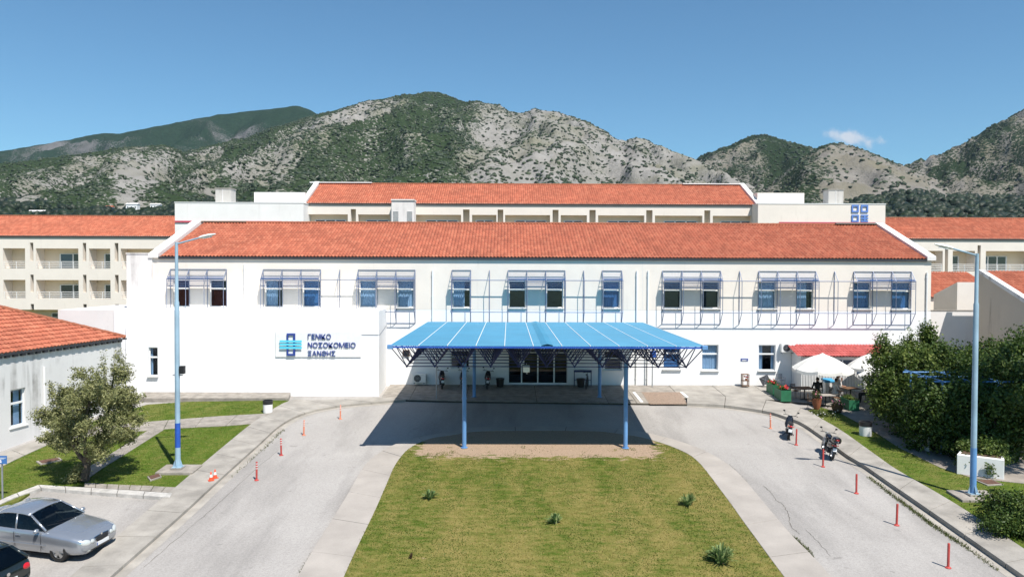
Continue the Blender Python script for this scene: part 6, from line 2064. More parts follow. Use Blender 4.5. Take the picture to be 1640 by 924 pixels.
def scooter(label, p, heading, paint='moto_black', topbox=False, wr=.28, moto=False, lean=6, group='parked motorbikes', plate=True):
    r = thing('motorbike', label, 'motorbike', p, 0, group)
    e = (ground_rot(heading).to_matrix() @ Matrix.Rotation(R(lean), 3, 'X')).to_euler()
    r.rotation_euler = e
    wb = .66 if not moto else .70
    wheel2(r, wb, wr, .10); wheel2(r, -wb + .02, wr, .11)
    b = lambda nm, mat, fn, **k: on(r, nm, mat, fn, **k)
    def hull(m, secs, n=10):
        for (x, y, w, h, zc) in secs:
            for k in range(n):
                a = 2 * math.pi * k / n
                m.v.append((x, y + w * math.copysign(abs(math.cos(a)) ** .7, math.cos(a)), zc + h * math.copysign(abs(math.sin(a)) ** .7, math.sin(a))))
        for q in range(len(secs) - 1):
            for k in range(n):
                j = (k + 1) % n; m.face((q * n + k, q * n + j, (q + 1) * n + j, (q + 1) * n + k))
        m.face(list(range(n))); m.face([(len(secs) - 1) * n + k for k in reversed(range(n))])
    b('tail_body', paint, lambda m: hull(m, [(-.92, 0, .05, .05, .78), (-.80, 0, .10, .10, .72), (-.5, 0, .14, .17, .64), (-.15, 0, .13, .18, .58), (.05, 0, .09, .14, .50)]), smooth=True)
    b('seat', 'seat_black', lambda m: hull(m, [(-.82, 0, .09, .03, .83), (-.6, 0, .14, .05, .835), (-.3, 0, .14, .05, .80), (0.02, 0, .08, .04, .77)]), smooth=True)
    b('engine', 'gutter_dark', lambda m: (m.box(-.35, .05, -.13, .13, .22, .45), m.tube((-.62, -.12, .28), (-.1, -.12, .33), .06, 10)), bevel=.03)
    if moto:
        b('fuel_tank', paint, lambda m: hull(m, [(.02, 0, .08, .06, .82), (.15, 0, .15, .11, .85), (.35, 0, .14, .11, .88), (.48, 0, .06, .06, .88)]), smooth=True)
        [b('side_fairing', 'moto_silver', lambda m: m.obox((.32, sd * .17, .62), (.34, .03, .30), Matrix.Rotation(R(25), 3, 'Y')), bevel=.02) for sd in (-1, 1)]
        b('frame', 'gutter_dark', lambda m: (m.tube((.5, 0, .85), (.0, 0, .35), .03, 6), m.tube((.0, 0, .35), (-.5, 0, .65), .03, 6)))
    else:
        b('leg_shield', paint, lambda m: hull(m, [(.22, 0, .17, .03, .42), (.34, 0, .22, .12, .55), (.44, 0, .20, .16, .72), (.50, 0, .12, .12, .88)]), smooth=True)
        b('floorboard', 'black_plastic', lambda m: m.box(-.02, .32, -.15, .15, .28, .33), bevel=.02)
    b('fork', 'grey_metal', lambda m: (m.tube((wb, .07, wr), (.46, .07, .90), .02, 6), m.tube((wb, -.07, wr), (.46, -.07, .90), .02, 6)))
    b('front_mudguard', paint, lambda m: hull(m, [(wb - .28, 0, .07, .02, wr + .22), (wb, 0, .07, .02, wr * 2 + .04), (wb + .22, 0, .05, .02, wr + .22)]), smooth=True)
    b('rear_mudguard', 'black_plastic', lambda m: m.obox((-.90, 0, .58), (.03, .16, .34), Matrix.Rotation(R(18), 3, 'Y')))
    b('headlight', 'lens_clear', lambda m: m.sphere((.56, 0, .92), .085, 10, 7, sx=.7), smooth=True)
    b('handlebar', 'black_plastic', lambda m: m.path([(.36, .36, 1.02), (.44, .18, 1.02), (.46, 0, .98), (.44, -.18, 1.02), (.36, -.36, 1.02)], .018, 6))
    for s in (-1, 1):
        b('mirror', 'black_plastic', lambda m: (m.tube((.42, s * .24, 1.02), (.44, s * .33, 1.18), .008, 5), m.sphere((.43, s * .35, 1.21), .06, 10, 6, sx=.3, sz=.75)))
        b('indicator', 'orange_plastic', lambda m: m.sphere((-.90, s * .13, .76), .03, 8, 5), smooth=True)
    b('tail_light', 'lens_red', lambda m: m.sphere((-.93, 0, .76), .06, 10, 6, sx=.5, sy=1.5, sz=.8), smooth=True)
    if plate:
        b('number_plate', 'plate_white', lambda m: m.obox((-.96, 0, .56), (.01, .17, .15), Matrix.Rotation(R(14), 3, 'Y')))
    b('exhaust', 'chrome', lambda m: m.tube((-.1, -.14, .28), (-.85, -.17, .34), .045, 10), smooth=True, auto=40)
    b('stand', 'gutter_dark', lambda m: m.tube((-.05, .08, .25), (-.12, .26, 0.0), .014, 5))
    if topbox:
        b('top_box', 'moto_black', lambda m: hull(m, [(-1.12, 0, .16, .12, 1.02), (-1.05, 0, .20, .15, 1.02), (-.78, 0, .20, .15, 1.02), (-.70, 0, .15, .12, 1.02)]), smooth=True)
        b('box_reflector', 'lens_red', lambda m: m.sphere((-1.12, 0, 1.06), .05, 8, 5, sx=.3, sy=1.7, sz=.6), smooth=True)
    return r
def bike_at(px, py, h):
    p = G(px, py); f = Vector((math.cos(h), math.sin(h), 0)); q = p + f * .66
    return (q.x, q.y, gz(q.y))
hA, hB = R(72), R(82)
scooter('smaller dark motor scooter parked by the right kerb', bike_at(1262, 704, hA), hA, 'moto_black', False, .28, False, 8)
scooter('dark motorcycle with top box parked by the right kerb', bike_at(1331, 736, hB), hB, 'moto_black', True, .30, True, 7)
for (px, py, lab, h, mt) in ((708, 624, 'dark scooter with pale plate nearest the air conditioner under the canopy', R(98), False), (741, 624, 'dark scooter standing behind the left canopy post', R(95), False), (780, 624, 'dark scooter nearest the glass doors under the canopy', R(92), False)):
    q = G(px, py); f = Vector((math.cos(h), math.sin(h), 0)); p = q + f * .66
    scooter(lab, (p.x, min(p.y, 49.2), gz(min(p.y, 49.2)) + .12), h, 'moto_black', False, .28, mt, 6, 'scooters under the canopy')
# bicycle and its rack
hb = R(15)
pb_ = G(948, 631, .12)
bk = thing('bicycle', 'dark bicycle leaning by the metal rack right of the doors', 'bicycle', (pb_.x - .2, 48.9, gz(48.9) + .12), R(78), None)
wheel2(bk, .52, .33, .035, 'wheel', 'gutter_dark', 14); wheel2(bk, -.52, .33, .035, 'wheel', 'gutter_dark', 14)
on(bk, 'frame', 'moto_black', lambda m: (m.path([(-.52, 0, .33), (-.05, 0, .30), (.35, 0, .78), (-.22, 0, .78), (-.05, 0, .30)], .017, 6), m.tube((-.52, 0, .33), (-.22, 0, .78), .013, 6), m.tube((-.22, 0, .78), (-.25, 0, .92), .014, 6)))
on(bk, 'fork', 'moto_black', lambda m: (m.tube((.52, .03, .33), (.34, .03, .80), .012, 6), m.tube((.52, -.03, .33), (.34, -.03, .80), .012, 6), m.tube((.34, 0, .78), (.31, 0, 1.0), .013, 6)))
on(bk, 'handlebar', 'moto_black', lambda m: m.path([(.20, .28, 1.0), (.31, .1, 1.02), (.31, -.1, 1.02), (.20, -.28, 1.0)], .013, 6))
on(bk, 'saddle', 'seat_black', lambda m: m.sphere((-.25, 0, .94), .13, 10, 6, sx=1.0, sy=.6, sz=.3), smooth=True)
on(bk, 'crank', 'grey_metal', lambda m: (m.lathe([(.09, -.005), (.09, .005)], 14, (-.05, .04, .30), axis='Y'), m.tube((-.05, .06, .30), (.05, .06, .16), .01, 5), m.tube((-.05, -.06, .30), (-.15, -.06, .44), .01, 5)))
rk_ = thing('rack', 'low dark metal frame rack against the wall right of the doors', 'rack', (FX(930, 49.5, 610), 49.6, 0.1))
xa, xb = FX(920, 49.5, 610), FX(947, 49.5, 610)
m = MB(); m.tube((xa, 49.6, .1), (xa, 49.6, 1.12), .03, 6); m.tube((xb, 49.6, .1), (xb, 49.6, 1.12), .03, 6); m.box(xa - .03, xb + .03, 49.55, 49.66, 1.02, 1.15); m.build('frame', 'frame_blue', rk_)
m = MB(); m.tube((xa, 49.6, .5), (xb, 49.6, .5), .02, 6); m.build('rail', 'frame_blue', rk_)
for (px, lab) in ((801, 'black plastic bin left of the glass doors'), (930, 'black plastic bin right of the glass doors')):
    bp = thing('plastic_bin', lab, 'bin', (FX(px, 49.2, 615), 49.2, .12), 0, 'black bins by the doors')
    m = MB(); m.lathe([(.22, 0), (.27, .48)], 16); m.build('tub', 'black_plastic', bp, world=False, smooth=True, auto=40)
    m = MB(); m.lathe([(.29, .48), (.29, .53), (.24, .53), (.24, .49)], 16); m.build('rim', 'black_plastic', bp, world=False, smooth=True, auto=40)
# ================================================================ PLANTS
def shoots(ells, k, size, up=1.0, seed=1):
    rd = random.Random(seed); out = []
    for q in range(k):
        c, r = rd.choice(ells); a = rd.uniform(0, 6.283); t = rd.uniform(.1, 1.0)
        h = math.sqrt(max(0, 1 - t * t * .8))
        L = size * rd.uniform(.6, 1.5)
        out.append(((c[0] + r[0] * t * math.cos(a), c[1] + r[1] * t * math.sin(a), c[2] + r[2] * h * .98 + L * .4), (L * .28, L * .28, L)))
    return out

def leaf_mesh(name, ells, n, size, mat, parent=None, shell=0.45, droop=0.0, aspect=0.55, up=0.4, clump=0.28, label=None, cat=None, seed=5):
    """leaf blades spread through lumpy ellipsoids, gathered into sprays so gaps stay open"""
    rg = np.random.default_rng(seed)
    vol = np.array([e[1][0] * e[1][1] + e[1][1] * e[1][2] + e[1][0] * e[1][2] for e in ells]); vol = vol / vol.sum()
    nspray = max(8, n // 16)
    ei = rg.choice(len(ells), nspray, p=vol)
    d = rg.normal(0, 1, (nspray, 3)); d /= np.linalg.norm(d, axis=1)[:, None]
    rad = 1 - shell * rg.uniform(0, 1, nspray) ** 1.6
    lump = np.array([1 + 0.46 * noise.noise(Vector((q[0] * 2.4 + e, q[1] * 2.4, q[2] * 2.4 + e * 3))) + .22 * noise.noise(Vector((q[0] * 7, q[1] * 7 + e, q[2] * 7))) for q, e in zip(d, ei)])
    C = np.array([ells[k][0] for k in ei]); Rr = np.array([ells[k][1] for k in ei])
    S = C + d * Rr * (rad * lump)[:, None]
    k = np.repeat(np.arange(nspray), 16)[:n]
    n = len(k)
    off = rg.normal(0, clump, (n, 3)) * np.array([1, 1, 0.8])
    P = S[k] + off
    P[:, 2] -= droop * np.abs(off[:, 0])
    a = d[k] * 0.6 + rg.normal(0, .7, (n, 3)); a[:, 2] += up; a /= np.linalg.norm(a, axis=1)[:, None]
    b = np.cross(a, rg.normal(0, 1, (n, 3))); b /= np.linalg.norm(b, axis=1)[:, None]
    sz = size * rg.uniform(.6, 1.35, n)[:, None]
    c = np.cross(a, b)
    V = np.stack([P - b * sz, P + c * sz * aspect, P + b * sz, P - c * sz * aspect], 1).reshape(-1, 3)
    base = np.zeros(3) if parent is None else np.array(parent.location[:])
    V = V - base
    me = bpy.data.meshes.new(name)
    me.vertices.add(4 * n); me.vertices.foreach_set('co', V.ravel())
    me.loops.add(4 * n); me.loops.foreach_set('vertex_index', np.arange(4 * n, dtype=np.int32))
    me.polygons.add(n); me.polygons.foreach_set('loop_start', np.arange(0, 4 * n, 4, dtype=np.int32)); me.polygons.foreach_set('loop_total', np.full(n, 4, dtype=np.int32))
    me.update(calc_edges=True)
    at = me.attributes.new('rnd', 'FLOAT', 'FACE'); sp = rg.uniform(0, 1, nspray)
    at.data.foreach_set('value', np.clip(.6 * sp[k] + .4 * rg.uniform(0, 1, n), 0, 1))
    me.materials.append(MAT[mat])
    o = bpy.data.objects.new(name, me); link(o, parent)
    return o

def limb(m, pts, r0, r1, n=8):
    P = [Vector(q) for q in pts]; q = [P[0] * 2 - P[1]] + P + [P[-1] * 2 - P[-2]]; out = []
    for i in range(1, len(q) - 2):
        for t in (0, .25, .5, .75):
            a, b, c, d = q[i - 1], q[i], q[i + 1], q[i + 2]
            out.append(.5 * (2 * b + (c - a) * t + (2 * a - 5 * b + 4 * c - d) * t * t + (3 * b - a - 3 * c + d) * t ** 3) + Vector((random.gauss(0, r0 * .10), random.gauss(0, r0 * .10), 0)))
    out.append(P[-1]); k = len(out) - 1
    m.sweep(out, [r0 + (r1 - r0) * (i / k) ** .8 for i in range(k + 1)], n, 0, .13)

def ell(px, py, Y, rx, ry, rd=None):
    c = F(px, py, Y); s = Y / FPX
    return (tuple(c), (rx * s, (rd or rx) * s, ry * s))

# olive-like tree on the left grass
tb = G(134, 774, .08)
tree = thing('olive_tree', 'rounded grey green olive tree on the left grass', 'tree', tb)
TY = tb.y
m = MB()
T = [tb, F(136, 755, TY), F(138, 740, TY + .05)]
limb(m, T, .22, .16)
for pts in ([T[2], F(122, 722, TY - .1), F(108, 690, TY - .3), F(98, 655, TY - .4)], [T[2], F(136, 715, TY - .3), F(138, 670, TY - .5), F(150, 620, TY - .4)], [T[2], F(158, 722, TY + .1), F(172, 690, TY + .3), F(190, 650, TY + .3)], [F(158, 722, TY + .1), F(166, 700, TY + .5), F(176, 640, TY + .9), F(182, 600, TY + .8)], [F(122, 722, TY - .1), F(128, 690, TY + .4), F(122, 640, TY + .8)]):
    limb(m, pts, .12, .03)
m.build('trunk', 'bark', tree, smooth=True)
E = [ell(108, 665, TY - .4, 38, 40), ell(100, 695, TY + .2, 30, 26), ell(150, 650, TY - 1.0, 45, 45), ell(176, 625, TY + .4, 40, 36), ell(196, 665, TY + .2, 34, 44), ell(140, 695, TY - .8, 50, 34), ell(180, 700, TY - .4, 38, 34), ell(184, 598, TY + .6, 20, 22), ell(140, 625, TY + .6, 34, 28), ell(205, 640, TY + .8, 22, 30), ell(85, 655, TY + .4, 20, 26)]
rd_ = random.Random(4); CL = []
for q in range(105):
    c, r_ = rd_.choice(E); v = Vector((rd_.gauss(0, 1), rd_.gauss(0, 1), rd_.gauss(0, 1))).normalized(); t = rd_.uniform(.55, 1.0); s_ = rd_.uniform(.22, .50)
    CL.append(((c[0] + v.x * r_[0] * t, c[1] + v.y * r_[1] * t, c[2] + v.z * r_[2] * t), (s_, s_, s_ * .85)))
CL += shoots(E, 34, .30, seed=2)
leaf_mesh('crown', CL, 56000, .048, 'olive_leaf', tree, .85, clump=.07, aspect=.45, seed=3)
leaf_mesh('basal_shoots', [ell(120, 765, TY - .1, 11, 9), ell(128, 752, TY, 9, 10)], 2200, .045, 'olive_leaf', tree, .8, clump=.08, seed=4)

# climbers and shrubs on the right
sb = G(1440, 690, .1)
shr = thing('laurel_tree', 'pale leaved bushy tree beside the parasols on the right', 'tree', (F(1445, 640, 40).x, 40, gz(40)))
m = MB()
b0 = Vector((F(1450, 640, 40).x, 40, gz(40) + .1))
for q in ((1425, 600), (1455, 575), (1485, 590), (1440, 620)):
    limb(m, [b0 + Vector((random.uniform(-.2, .2), 0, 0)), F(1450 + (q[0] - 1450) * .4, 650, 40), F(q[0], q[1], 40)], .11, .03)
m.build('trunk', 'bark', shr, smooth=True)
E = [ell(1430, 605, 40, 36, 40, 50), ell(1412, 630, 39.5, 20, 36), ell(1462, 590, 40.4, 40, 40), ell(1490, 575, 41, 30, 32), ell(1480, 620, 39.3, 42, 40), ell(1430, 650, 39.2, 30, 30), ell(1488, 552, 41, 7, 14), ell(1412, 575, 40.5, 16, 18)]
E += shoots(E, 50, .45, seed=5)
leaf_mesh('crown', E, 32000, .075, 'vine_leaf', shr, .55, clump=.16, aspect=.55, seed=8)

vine = thing('climbing_vine', 'dark climbing vines heaped over the blue pergola on the right', 'vine', (F(1580, 640, 39).x, 39, gz(39)))
m = MB()
for (px, py, Y) in ((1535, 735, 35.2), (1590, 738, 35.5), (1625, 720, 37), (1500, 700, 38), (1480, 690, 39)):
    p = G(px, py, .1); limb(m, [p, F(px + 3, py - 60, p.y), F(px - 6, py - 120, p.y + .6)], .08, .03)
m.build('stems', 'bark', vine, smooth=True)
E = [ell(1540, 588, 41, 45, 28, 60), ell(1590, 578, 41, 50, 30, 60), ell(1640, 572, 41, 40, 34, 60), ell(1520, 600, 39, 40, 34), ell(1570, 600, 38, 50, 30), ell(1630, 595, 38, 50, 36), ell(1470, 655, 38, 42, 42), ell(1510, 665, 37.5, 36, 46), ell(1530, 650, 36.5, 34, 36), ell(1600, 650, 36.5, 38, 34), ell(1640, 660, 36.5, 30, 44), ell(1580, 690, 35.5, 22, 30), ell(1455, 690, 38, 26, 30), ell(1560, 640, 38, 40, 40), ell(1600, 700, 37, 40, 30), ell(1680, 600, 39, 60, 50), ell(1490, 700, 38.6, 30, 26), ell(1500, 640, 35.2, 34, 24), ell(1540, 660, 35.0, 36, 34), ell(1510, 690, 35.2, 40, 34), ell(1480, 660, 35.6, 34, 36), ell(1465, 705, 36.2, 22, 24), ell(1590, 640, 34.6, 40, 22), ell(1625, 655, 34.6, 32, 40), ell(1590, 680, 34.8, 34, 34), ell(1620, 700, 34.8, 32, 34), ell(1560, 700, 35.2, 24, 34), ell(1660, 650, 34.5, 40, 60), ell(1540, 620, 35.8, 46, 20), ell(1600, 590, 36.4, 50, 22), ell(1555, 728, 34.3, 24, 14), ell(1600, 726, 34.4, 26, 18), ell(1570, 700, 34.4, 24, 20)]
E += shoots(E, 130, .36, seed=7)
leaf_mesh('foliage', E, 90000, .08, 'hedge_leaf', vine, .6, clump=.17, aspect=.6, seed=9)
trail = thing('trailing_ivy', 'bright ivy trailing over the white planter by the right lamp post', 'plant', G(1580, 760, .1))
E = [ell(1578, 722, 32.7, 16, 18), ell(1594, 733, 32.4, 18, 11), ell(1583, 752, 31.85, 5, 15), ell(1545, 740, 32.6, 11, 10), ell(1560, 730, 32.8, 14, 12)]
leaf_mesh('foliage', E, 3800, .06, 'vine_leaf', trail, .7, clump=.10, seed=12)
m = MB(); p = F(1580, 742, 32.6); limb(m, [F(1582, 764, 31.95), F(1582, 750, 32.0), p], .02, .015); m.build('stem', 'bark', trail)
hb_ = G(1620, 850, .1)
hedge = thing('hedge', 'dense dark green clipped bush at the bottom right corner', 'bush', hb_)
E = [ell(1612, 815, hb_.y, 34, 26, 36), ell(1640, 825, hb_.y - .5, 36, 34, 40), ell(1600, 838, hb_.y - .8, 24, 18), ell(1680, 830, hb_.y, 46, 40)]
leaf_mesh('foliage', E, 26000, .045, 'hedge_leaf', hedge, .5, clump=.10, aspect=.6, seed=14)
m = MB()
for q in ((1600, 820), (1630, 815), (1660, 820)):
    limb(m, [hb_, F(q[0], 840, hb_.y), F(q[0], q[1], hb_.y)], .05, .02)
m.build('stems', 'bark', hedge)

# yucca clumps on the lawn
def yucca(px, py, w_px, h_px, n, label, mat='yucca_leaf', dead=False):
    p = G(px, py, .07); s = p.y / FPX
    r = thing('yucca_plant', label, 'plant', p, 0, 'spiky plants on the lawn')
    W, Hh = w_px * s / 2, h_px * s
    m = MB(); m.rnd = []
    for k in range(n):
        a = random.uniform(0, 6.283); t = random.uniform(0.08, 1) ** .8
        out = W * t * random.uniform(.8, 1.15); up = Hh * (1 - .62 * t) * random.uniform(.75, 1.15)
        d = Vector((math.cos(a), math.sin(a), 0)); sd = Vector((-d.y, d.x, 0))
        st = d * random.uniform(0, W * .3)
        w0 = random.uniform(.022, .036)
        pts = [(st, w0), (st + d * out * .45 + Vector((0, 0, up * .70)), w0 * 1.15), (st + d * out * .85 + Vector((0, 0, up)), w0 * .7), (st + d * out * 1.05 + Vector((0, 0, up * .98)), .003)]
        base = len(m.v); rv = random.random()
        for (q, w) in pts:
            m.v.append(tuple(q - sd * w)); m.v.append(tuple(q + Vector((0, 0, -w * .5)))); m.v.append(tuple(q + sd * w))
        for i in range(3):
            b = base + 3 * i
            m.face((b, b + 1, b + 4, b + 3)); m.face((b + 1, b + 2, b + 5, b + 4)); m.rnd += [rv, rv]
    o = m.build('leaves', mat, r, world=False)
    m = MB(); m.lathe([(W * .28, 0), (W * .2, Hh * .18), (0.01, Hh * .25)], 8); m.build('base', 'soil', r, world=False)
yucca(688, 801, 28, 17, 60, 'small spiky plant on the left of the lawn')
yucca(889, 841, 27, 19, 55, 'small spiky plant in the middle of the lawn')
yucca(1101, 812, 30, 23, 70, 'spiky plant on the right of the lawn, the farther one')
yucca(1154, 904, 50, 32, 120, 'largest spiky plant near the bottom right of the lawn')
leafmat('dead_leaf', (0.10, 0.065, 0.035), (0.2, 0.13, 0.07), .1)
yucca(658, 898, 9, 12, 16, 'small withered brown plant near the bottom left of the lawn', 'dead_leaf')
# weeds along the right kerb and the island edge
for (line, n, lab) in ((gp([(1393, 765), (1425, 790), (1450, 808), (1492, 840), (1525, 862), (1560, 885), (1600, 915)]), 260, 'weeds growing in the gutter joint along the right kerb'), (gp([(1270, 861), (1282, 872), (1292, 880), (1302, 893)]), 60, 'weeds at the edge of the right island walk'), (gp([(486, 915), (496, 900), (506, 885)]), 60, 'weeds at the edge of the left island walk'), (gp([(440, 700), (455, 688), (418, 722), (370, 765)]), 40, 'weeds in the gutter joint along the left kerb')):
    L = resample([Vector(q) for q in line], 120); m = MB(); m.rnd = []
    for k in range(n * 6):
        c = L[min(119, int(abs(random.gauss(.5, .3)) * 120) % 120)]
        x, y = c.x + random.gauss(0, .06), c.y + random.gauss(0, .05); h = random.uniform(.02, .11); a = random.uniform(0, 6.28); w = random.uniform(.008, .02)
        z = gz(y)
        m.v += [(x - w * math.cos(a), y - w * math.sin(a), z), (x + w * math.cos(a), y + w * math.sin(a), z), (x + random.gauss(0, .05), y + random.gauss(0, .05), z + h)]
        q = len(m.v) - 3; m.face((q, q + 1, q + 2)); m.rnd.append(random.random())
    o = m.build('weeds', 'weed_leaf'); stuff(o); tag(o, lab, 'weeds')

# ================================================================ CAFE CORNER
TO = 0.115
kx0, kx1 = FX(1283, 48.3, 600), FX(1430, 48.3, 600)
kiosk = thing('kiosk', 'low white kiosk with red roof behind the parasols', 'kiosk', ((kx0 + kx1) / 2, 49, 0))
tilemat('kiosk_tile', (0.43, 0.085, 0.075))
zf1, zb1 = FZ(570.5, 47.9, 1350), FZ(552, 49.9, 1350)
sv = Vector((0, 2.0, zb1 - zf1))
tile_roof((FX(1278, 47.9, 570), 47.9, zf1), (1, 0, 0), sv, FX(1434, 47.9, 570) - FX(1278, 47.9, 570), sv.length, 0.20, 0.42, 'roof_tiles', kiosk, 'kiosk_tile', ns=5, amp=.05)
m = MB(); m.quad((kx0, 47.95, zf1 - .05), (kx1, 47.95, zf1 - .05), (kx1, 49.93, zb1 - .05), (kx0, 49.93, zb1 - .05)); m.build('roof_deck', 'red_paint', kiosk)
m = MB(); m.quad((kx0, 48.3, 0), (kx0, 49.95, 0), (kx0, 49.95, zb1 - .1), (kx0, 48.3, zf1)); m.build('side_wall', 'white_render', kiosk); m = MB(); m.quad((kx1, 48.3, 0), (kx1, 49.95, 0), (kx1, 49.95, zb1 - .1), (kx1, 48.3, zf1)); m.build('side_wall', 'white_render', kiosk)
k = kx0; n_ = 0
while k < kx1 - .1:                     # ribbed white sheets below, glazed strip above
    m = MB(); w = .15
    for q in range(3):
        m.box(k + q * w * .66, k + q * w * .66 + .055, 48.27, 48.30, 0.03, 1.08)
    m.box(k, k + .29, 48.30, 48.32, 0.03, 1.06, 1)  # grey backing paints shade into the grooves between the white ribs
    m.build('cladding_sheet', ['white_paint', 'grey_metal'], kiosk); k += .30; n_ += 1
k = kx0 + .02
while k < kx1 - .6:
    m = MB(); m.box(k, k + .07, 48.26, 48.34, 1.08, zf1 - .05); m.build('post', 'white_paint', kiosk)
    m = MB(); m.box(k + .075, k + .86, 48.30, 48.315, 1.12, zf1 - .28); m.build('pane', 'blue_glass', kiosk)
    m = MB(); m.box(k + .075, k + .86, 48.29, 48.33, zf1 - .275, zf1 - .06); m.build('lintel', 'white_paint', kiosk)
    k += .87

def parasol(px, Y, z_top, z_edge, rad, label, rot=0.2, tilt=0):
    p = Vector((FX(px, Y, 600), Y, gz(Y) + TO))
    r = thing('parasol', label, 'parasol', p, rot, 'white cafe parasols'); r.rotation_euler = (R(tilt), 0, rot)
    zt, ze = z_top - p.z, z_edge - p.z
    n = 8
    m = MB()
    def pt(k, f, sag=0):
        a = 2 * math.pi * k / n
        return Vector((rad * f * math.cos(a), rad * f * math.sin(a), ze + (zt - ze) * (1 - f ** 1.7) - sag))
    for k in range(n):
        sub = 6
        for i in range(1, 7):
            f0, f1 = .12 + .88 * (i - 1) / 6, .12 + .88 * i / 6
            for j in range(4):
                u0, u1 = j / 4, (j + 1) / 4
                def q(f, u):
                    a, b = pt(k, f), pt(k + 1, f); v = a.lerp(b, u); v.z -= .10 * rad * math.sin(math.pi * u) * f * .55 + .04 * math.sin(math.pi * f); return v
                m.quad(q(f0, u0), q(f1, u0), q(f1, u1), q(f0, u1))
    o = m.build('canopy', 'parasol', r, world=False, smooth=True)
    m = MB()
    for k in range(n):
        for j in range(4):
            a, b = pt(k, 1), pt(k + 1, 1); v0, v1 = a.lerp(b, j / 4), a.lerp(b, (j + 1) / 4)
            d0, d1 = .055 * rad * math.sin(math.pi * j / 4), .055 * rad * math.sin(math.pi * (j + 1) / 4)
            m.quad((v0.x, v0.y, v0.z - d0), (v1.x, v1.y, v1.z - d1), (v1.x * 1.01, v1.y * 1.01, v1.z - d1 - .17), (v0.x * 1.01, v0.y * 1.01, v0.z - d0 - .17))
    m.build('valance', 'parasol', o, world=False, smooth=True)
    m = MB(); m.lathe([(rad * .20, zt - .16), (rad * .10, zt - .02), (.04, zt + .06), (.0, zt + .07)], 8); m.build('vent_cap', 'parasol', r, world=False)
    m = MB(); m.tube((0, 0, 0), (0, 0, zt), .028, 10); m.build('pole', 'white_paint', r, world=False, smooth=True, auto=40)
    for k in range(n):
        m = MB(); m.tube((0, 0, zt - .10), pt(k, .97, .02), .011, 5); m.build('rib', 'grey_metal', r, world=False)
    m = MB(); m.lathe([(.28, 0), (.28, .07), (.06, .10), (.06, .3)], 14); m.build('base', 'concrete', r, world=False)
parasol(1317, 45.6, FZ(567, 45.6, 1317), FZ(590, 45.6, 1317), 1.78, 'white parasol farthest left, over the seated people', .25)
parasol(1393, 46.6, FZ(567, 46.6, 1390), FZ(587, 46.6, 1390), 1.35, 'white parasol behind, half hidden by the bushy tree', .1)
parasol(1420, 44.2, FZ(584, 44.2, 1420), FZ(602, 44.2, 1420), 1.55, 'lower white parasol tucked against the bushy tree', .3)

def box_planter(px, py, w, d, h, label, flower, rz=0):
    p = G(px, py, TO)
    r = thing('planter_box', label, 'planter', p, rz, 'green planter boxes')
    m = MB(); t = .03
    m.box(-w / 2, w / 2, 0, t, 0, h); m.box(-w / 2, w / 2, d - t, d, 0, h); m.box(-w / 2, -w / 2 + t, t, d - t, 0, h); m.box(w / 2 - t, w / 2, t, d - t, 0, h); m.build('box', 'green_paint', r, world=False)
    m = MB(); m.box(-w / 2 + t, w / 2 - t, t, d - t, .05, h - .06); m.build('soil', 'soil', r, world=False)
    c = Vector(p); E = [((c.x, c.y + d * f, c.z + h + .06), (w * .5, d * .3, .14)) for f in (.3, .7)]
    o = leaf_mesh('foliage', E, 500, .045, 'vine_leaf', r, .8, clump=.05, seed=px)
    if flower:
        m = MB()
        for k in range(16):
            m.sphere((random.uniform(-w / 2, w / 2), random.uniform(0, d), h + random.uniform(.06, .24)), random.uniform(.03, .06), 6, 4)
        m.build('flowers', flower, r, world=False)['kind'] = 'stuff'
box_planter(1243, 637, .42, 1.2, .70, 'green planter box with red flowers, farther left of the pair', 'flower_red')
box_planter(1259, 646, .62, 1.2, .68, 'green planter box with red flowers, nearer of the pair', 'flower_red')
box_planter(1368, 661, .60, 1.3, .62, 'green planter box alone at the terrace edge', None)
def urn(px, py, rr, h, label, fm, tall=.3, mat='terracotta'):
    p = G(px, py, TO)
    r = thing('flower_pot', label, 'pot', p, 0, 'flower pots on the terrace')
    m = MB(); m.lathe([(rr * .6, 0), (rr * .95, h * .55), (rr, h * .9), (rr * 1.08, h), (rr * .9, h), (rr * .85, h * .85), (0, h * .85)], 14); m.build('pot', mat, r, world=False, smooth=True, auto=40)
    c = Vector(p); leaf_mesh('foliage', [((c.x, c.y, c.z + h + tall * .4), (rr * 1.1, rr * 1.1, tall * .7))], 420, .04, 'weed_leaf', r, .8, clump=.06, seed=int(px))
    if fm:
        m = MB()
        for k in range(10): m.sphere((random.gauss(0, rr * .5), random.gauss(0, rr * .5), h + random.uniform(.05, tall)), random.uniform(.03, .05), 6, 4)
        m.build('flowers', fm, r, world=False)['kind'] = 'stuff'
urn(1308, 658, .26, .62, 'tall terracotta pot with greenery in front of the pale table', 'flower_pink', .4)
urn(1341, 663, .32, .38, 'wide wooden tub of pink flowers at the terrace edge', 'flower_pink', .3, 'wood')
urn(1298, 606.5, .2, .3, 'dark flower pot set on the standing air conditioner', 'flower_red', .2, 'wood')
bpy.data.objects[-1] if False else None
bedp = G(1318, 668, .1)
bed = thing('rose_bed', 'low flowering shrubs in the grass corner by the terrace', 'shrub', bedp)
leaf_mesh('foliage', [ell(1303, 664, bedp.y + .6, 12, 8), ell(1320, 668, bedp.y, 16, 10), ell(1338, 678, bedp.y - .8, 14, 9)], 3600, .045, 'weed_leaf', bed, .8, clump=.10, seed=21)
m = MB()
for k in range(26):
    c = F(random.uniform(1300, 1342), random.uniform(656, 674), bedp.y + random.uniform(-.8, .5)); m.sphere(c, .035, 6, 4)
m.build('flowers', 'cloth_white', bed)['kind'] = 'stuff'

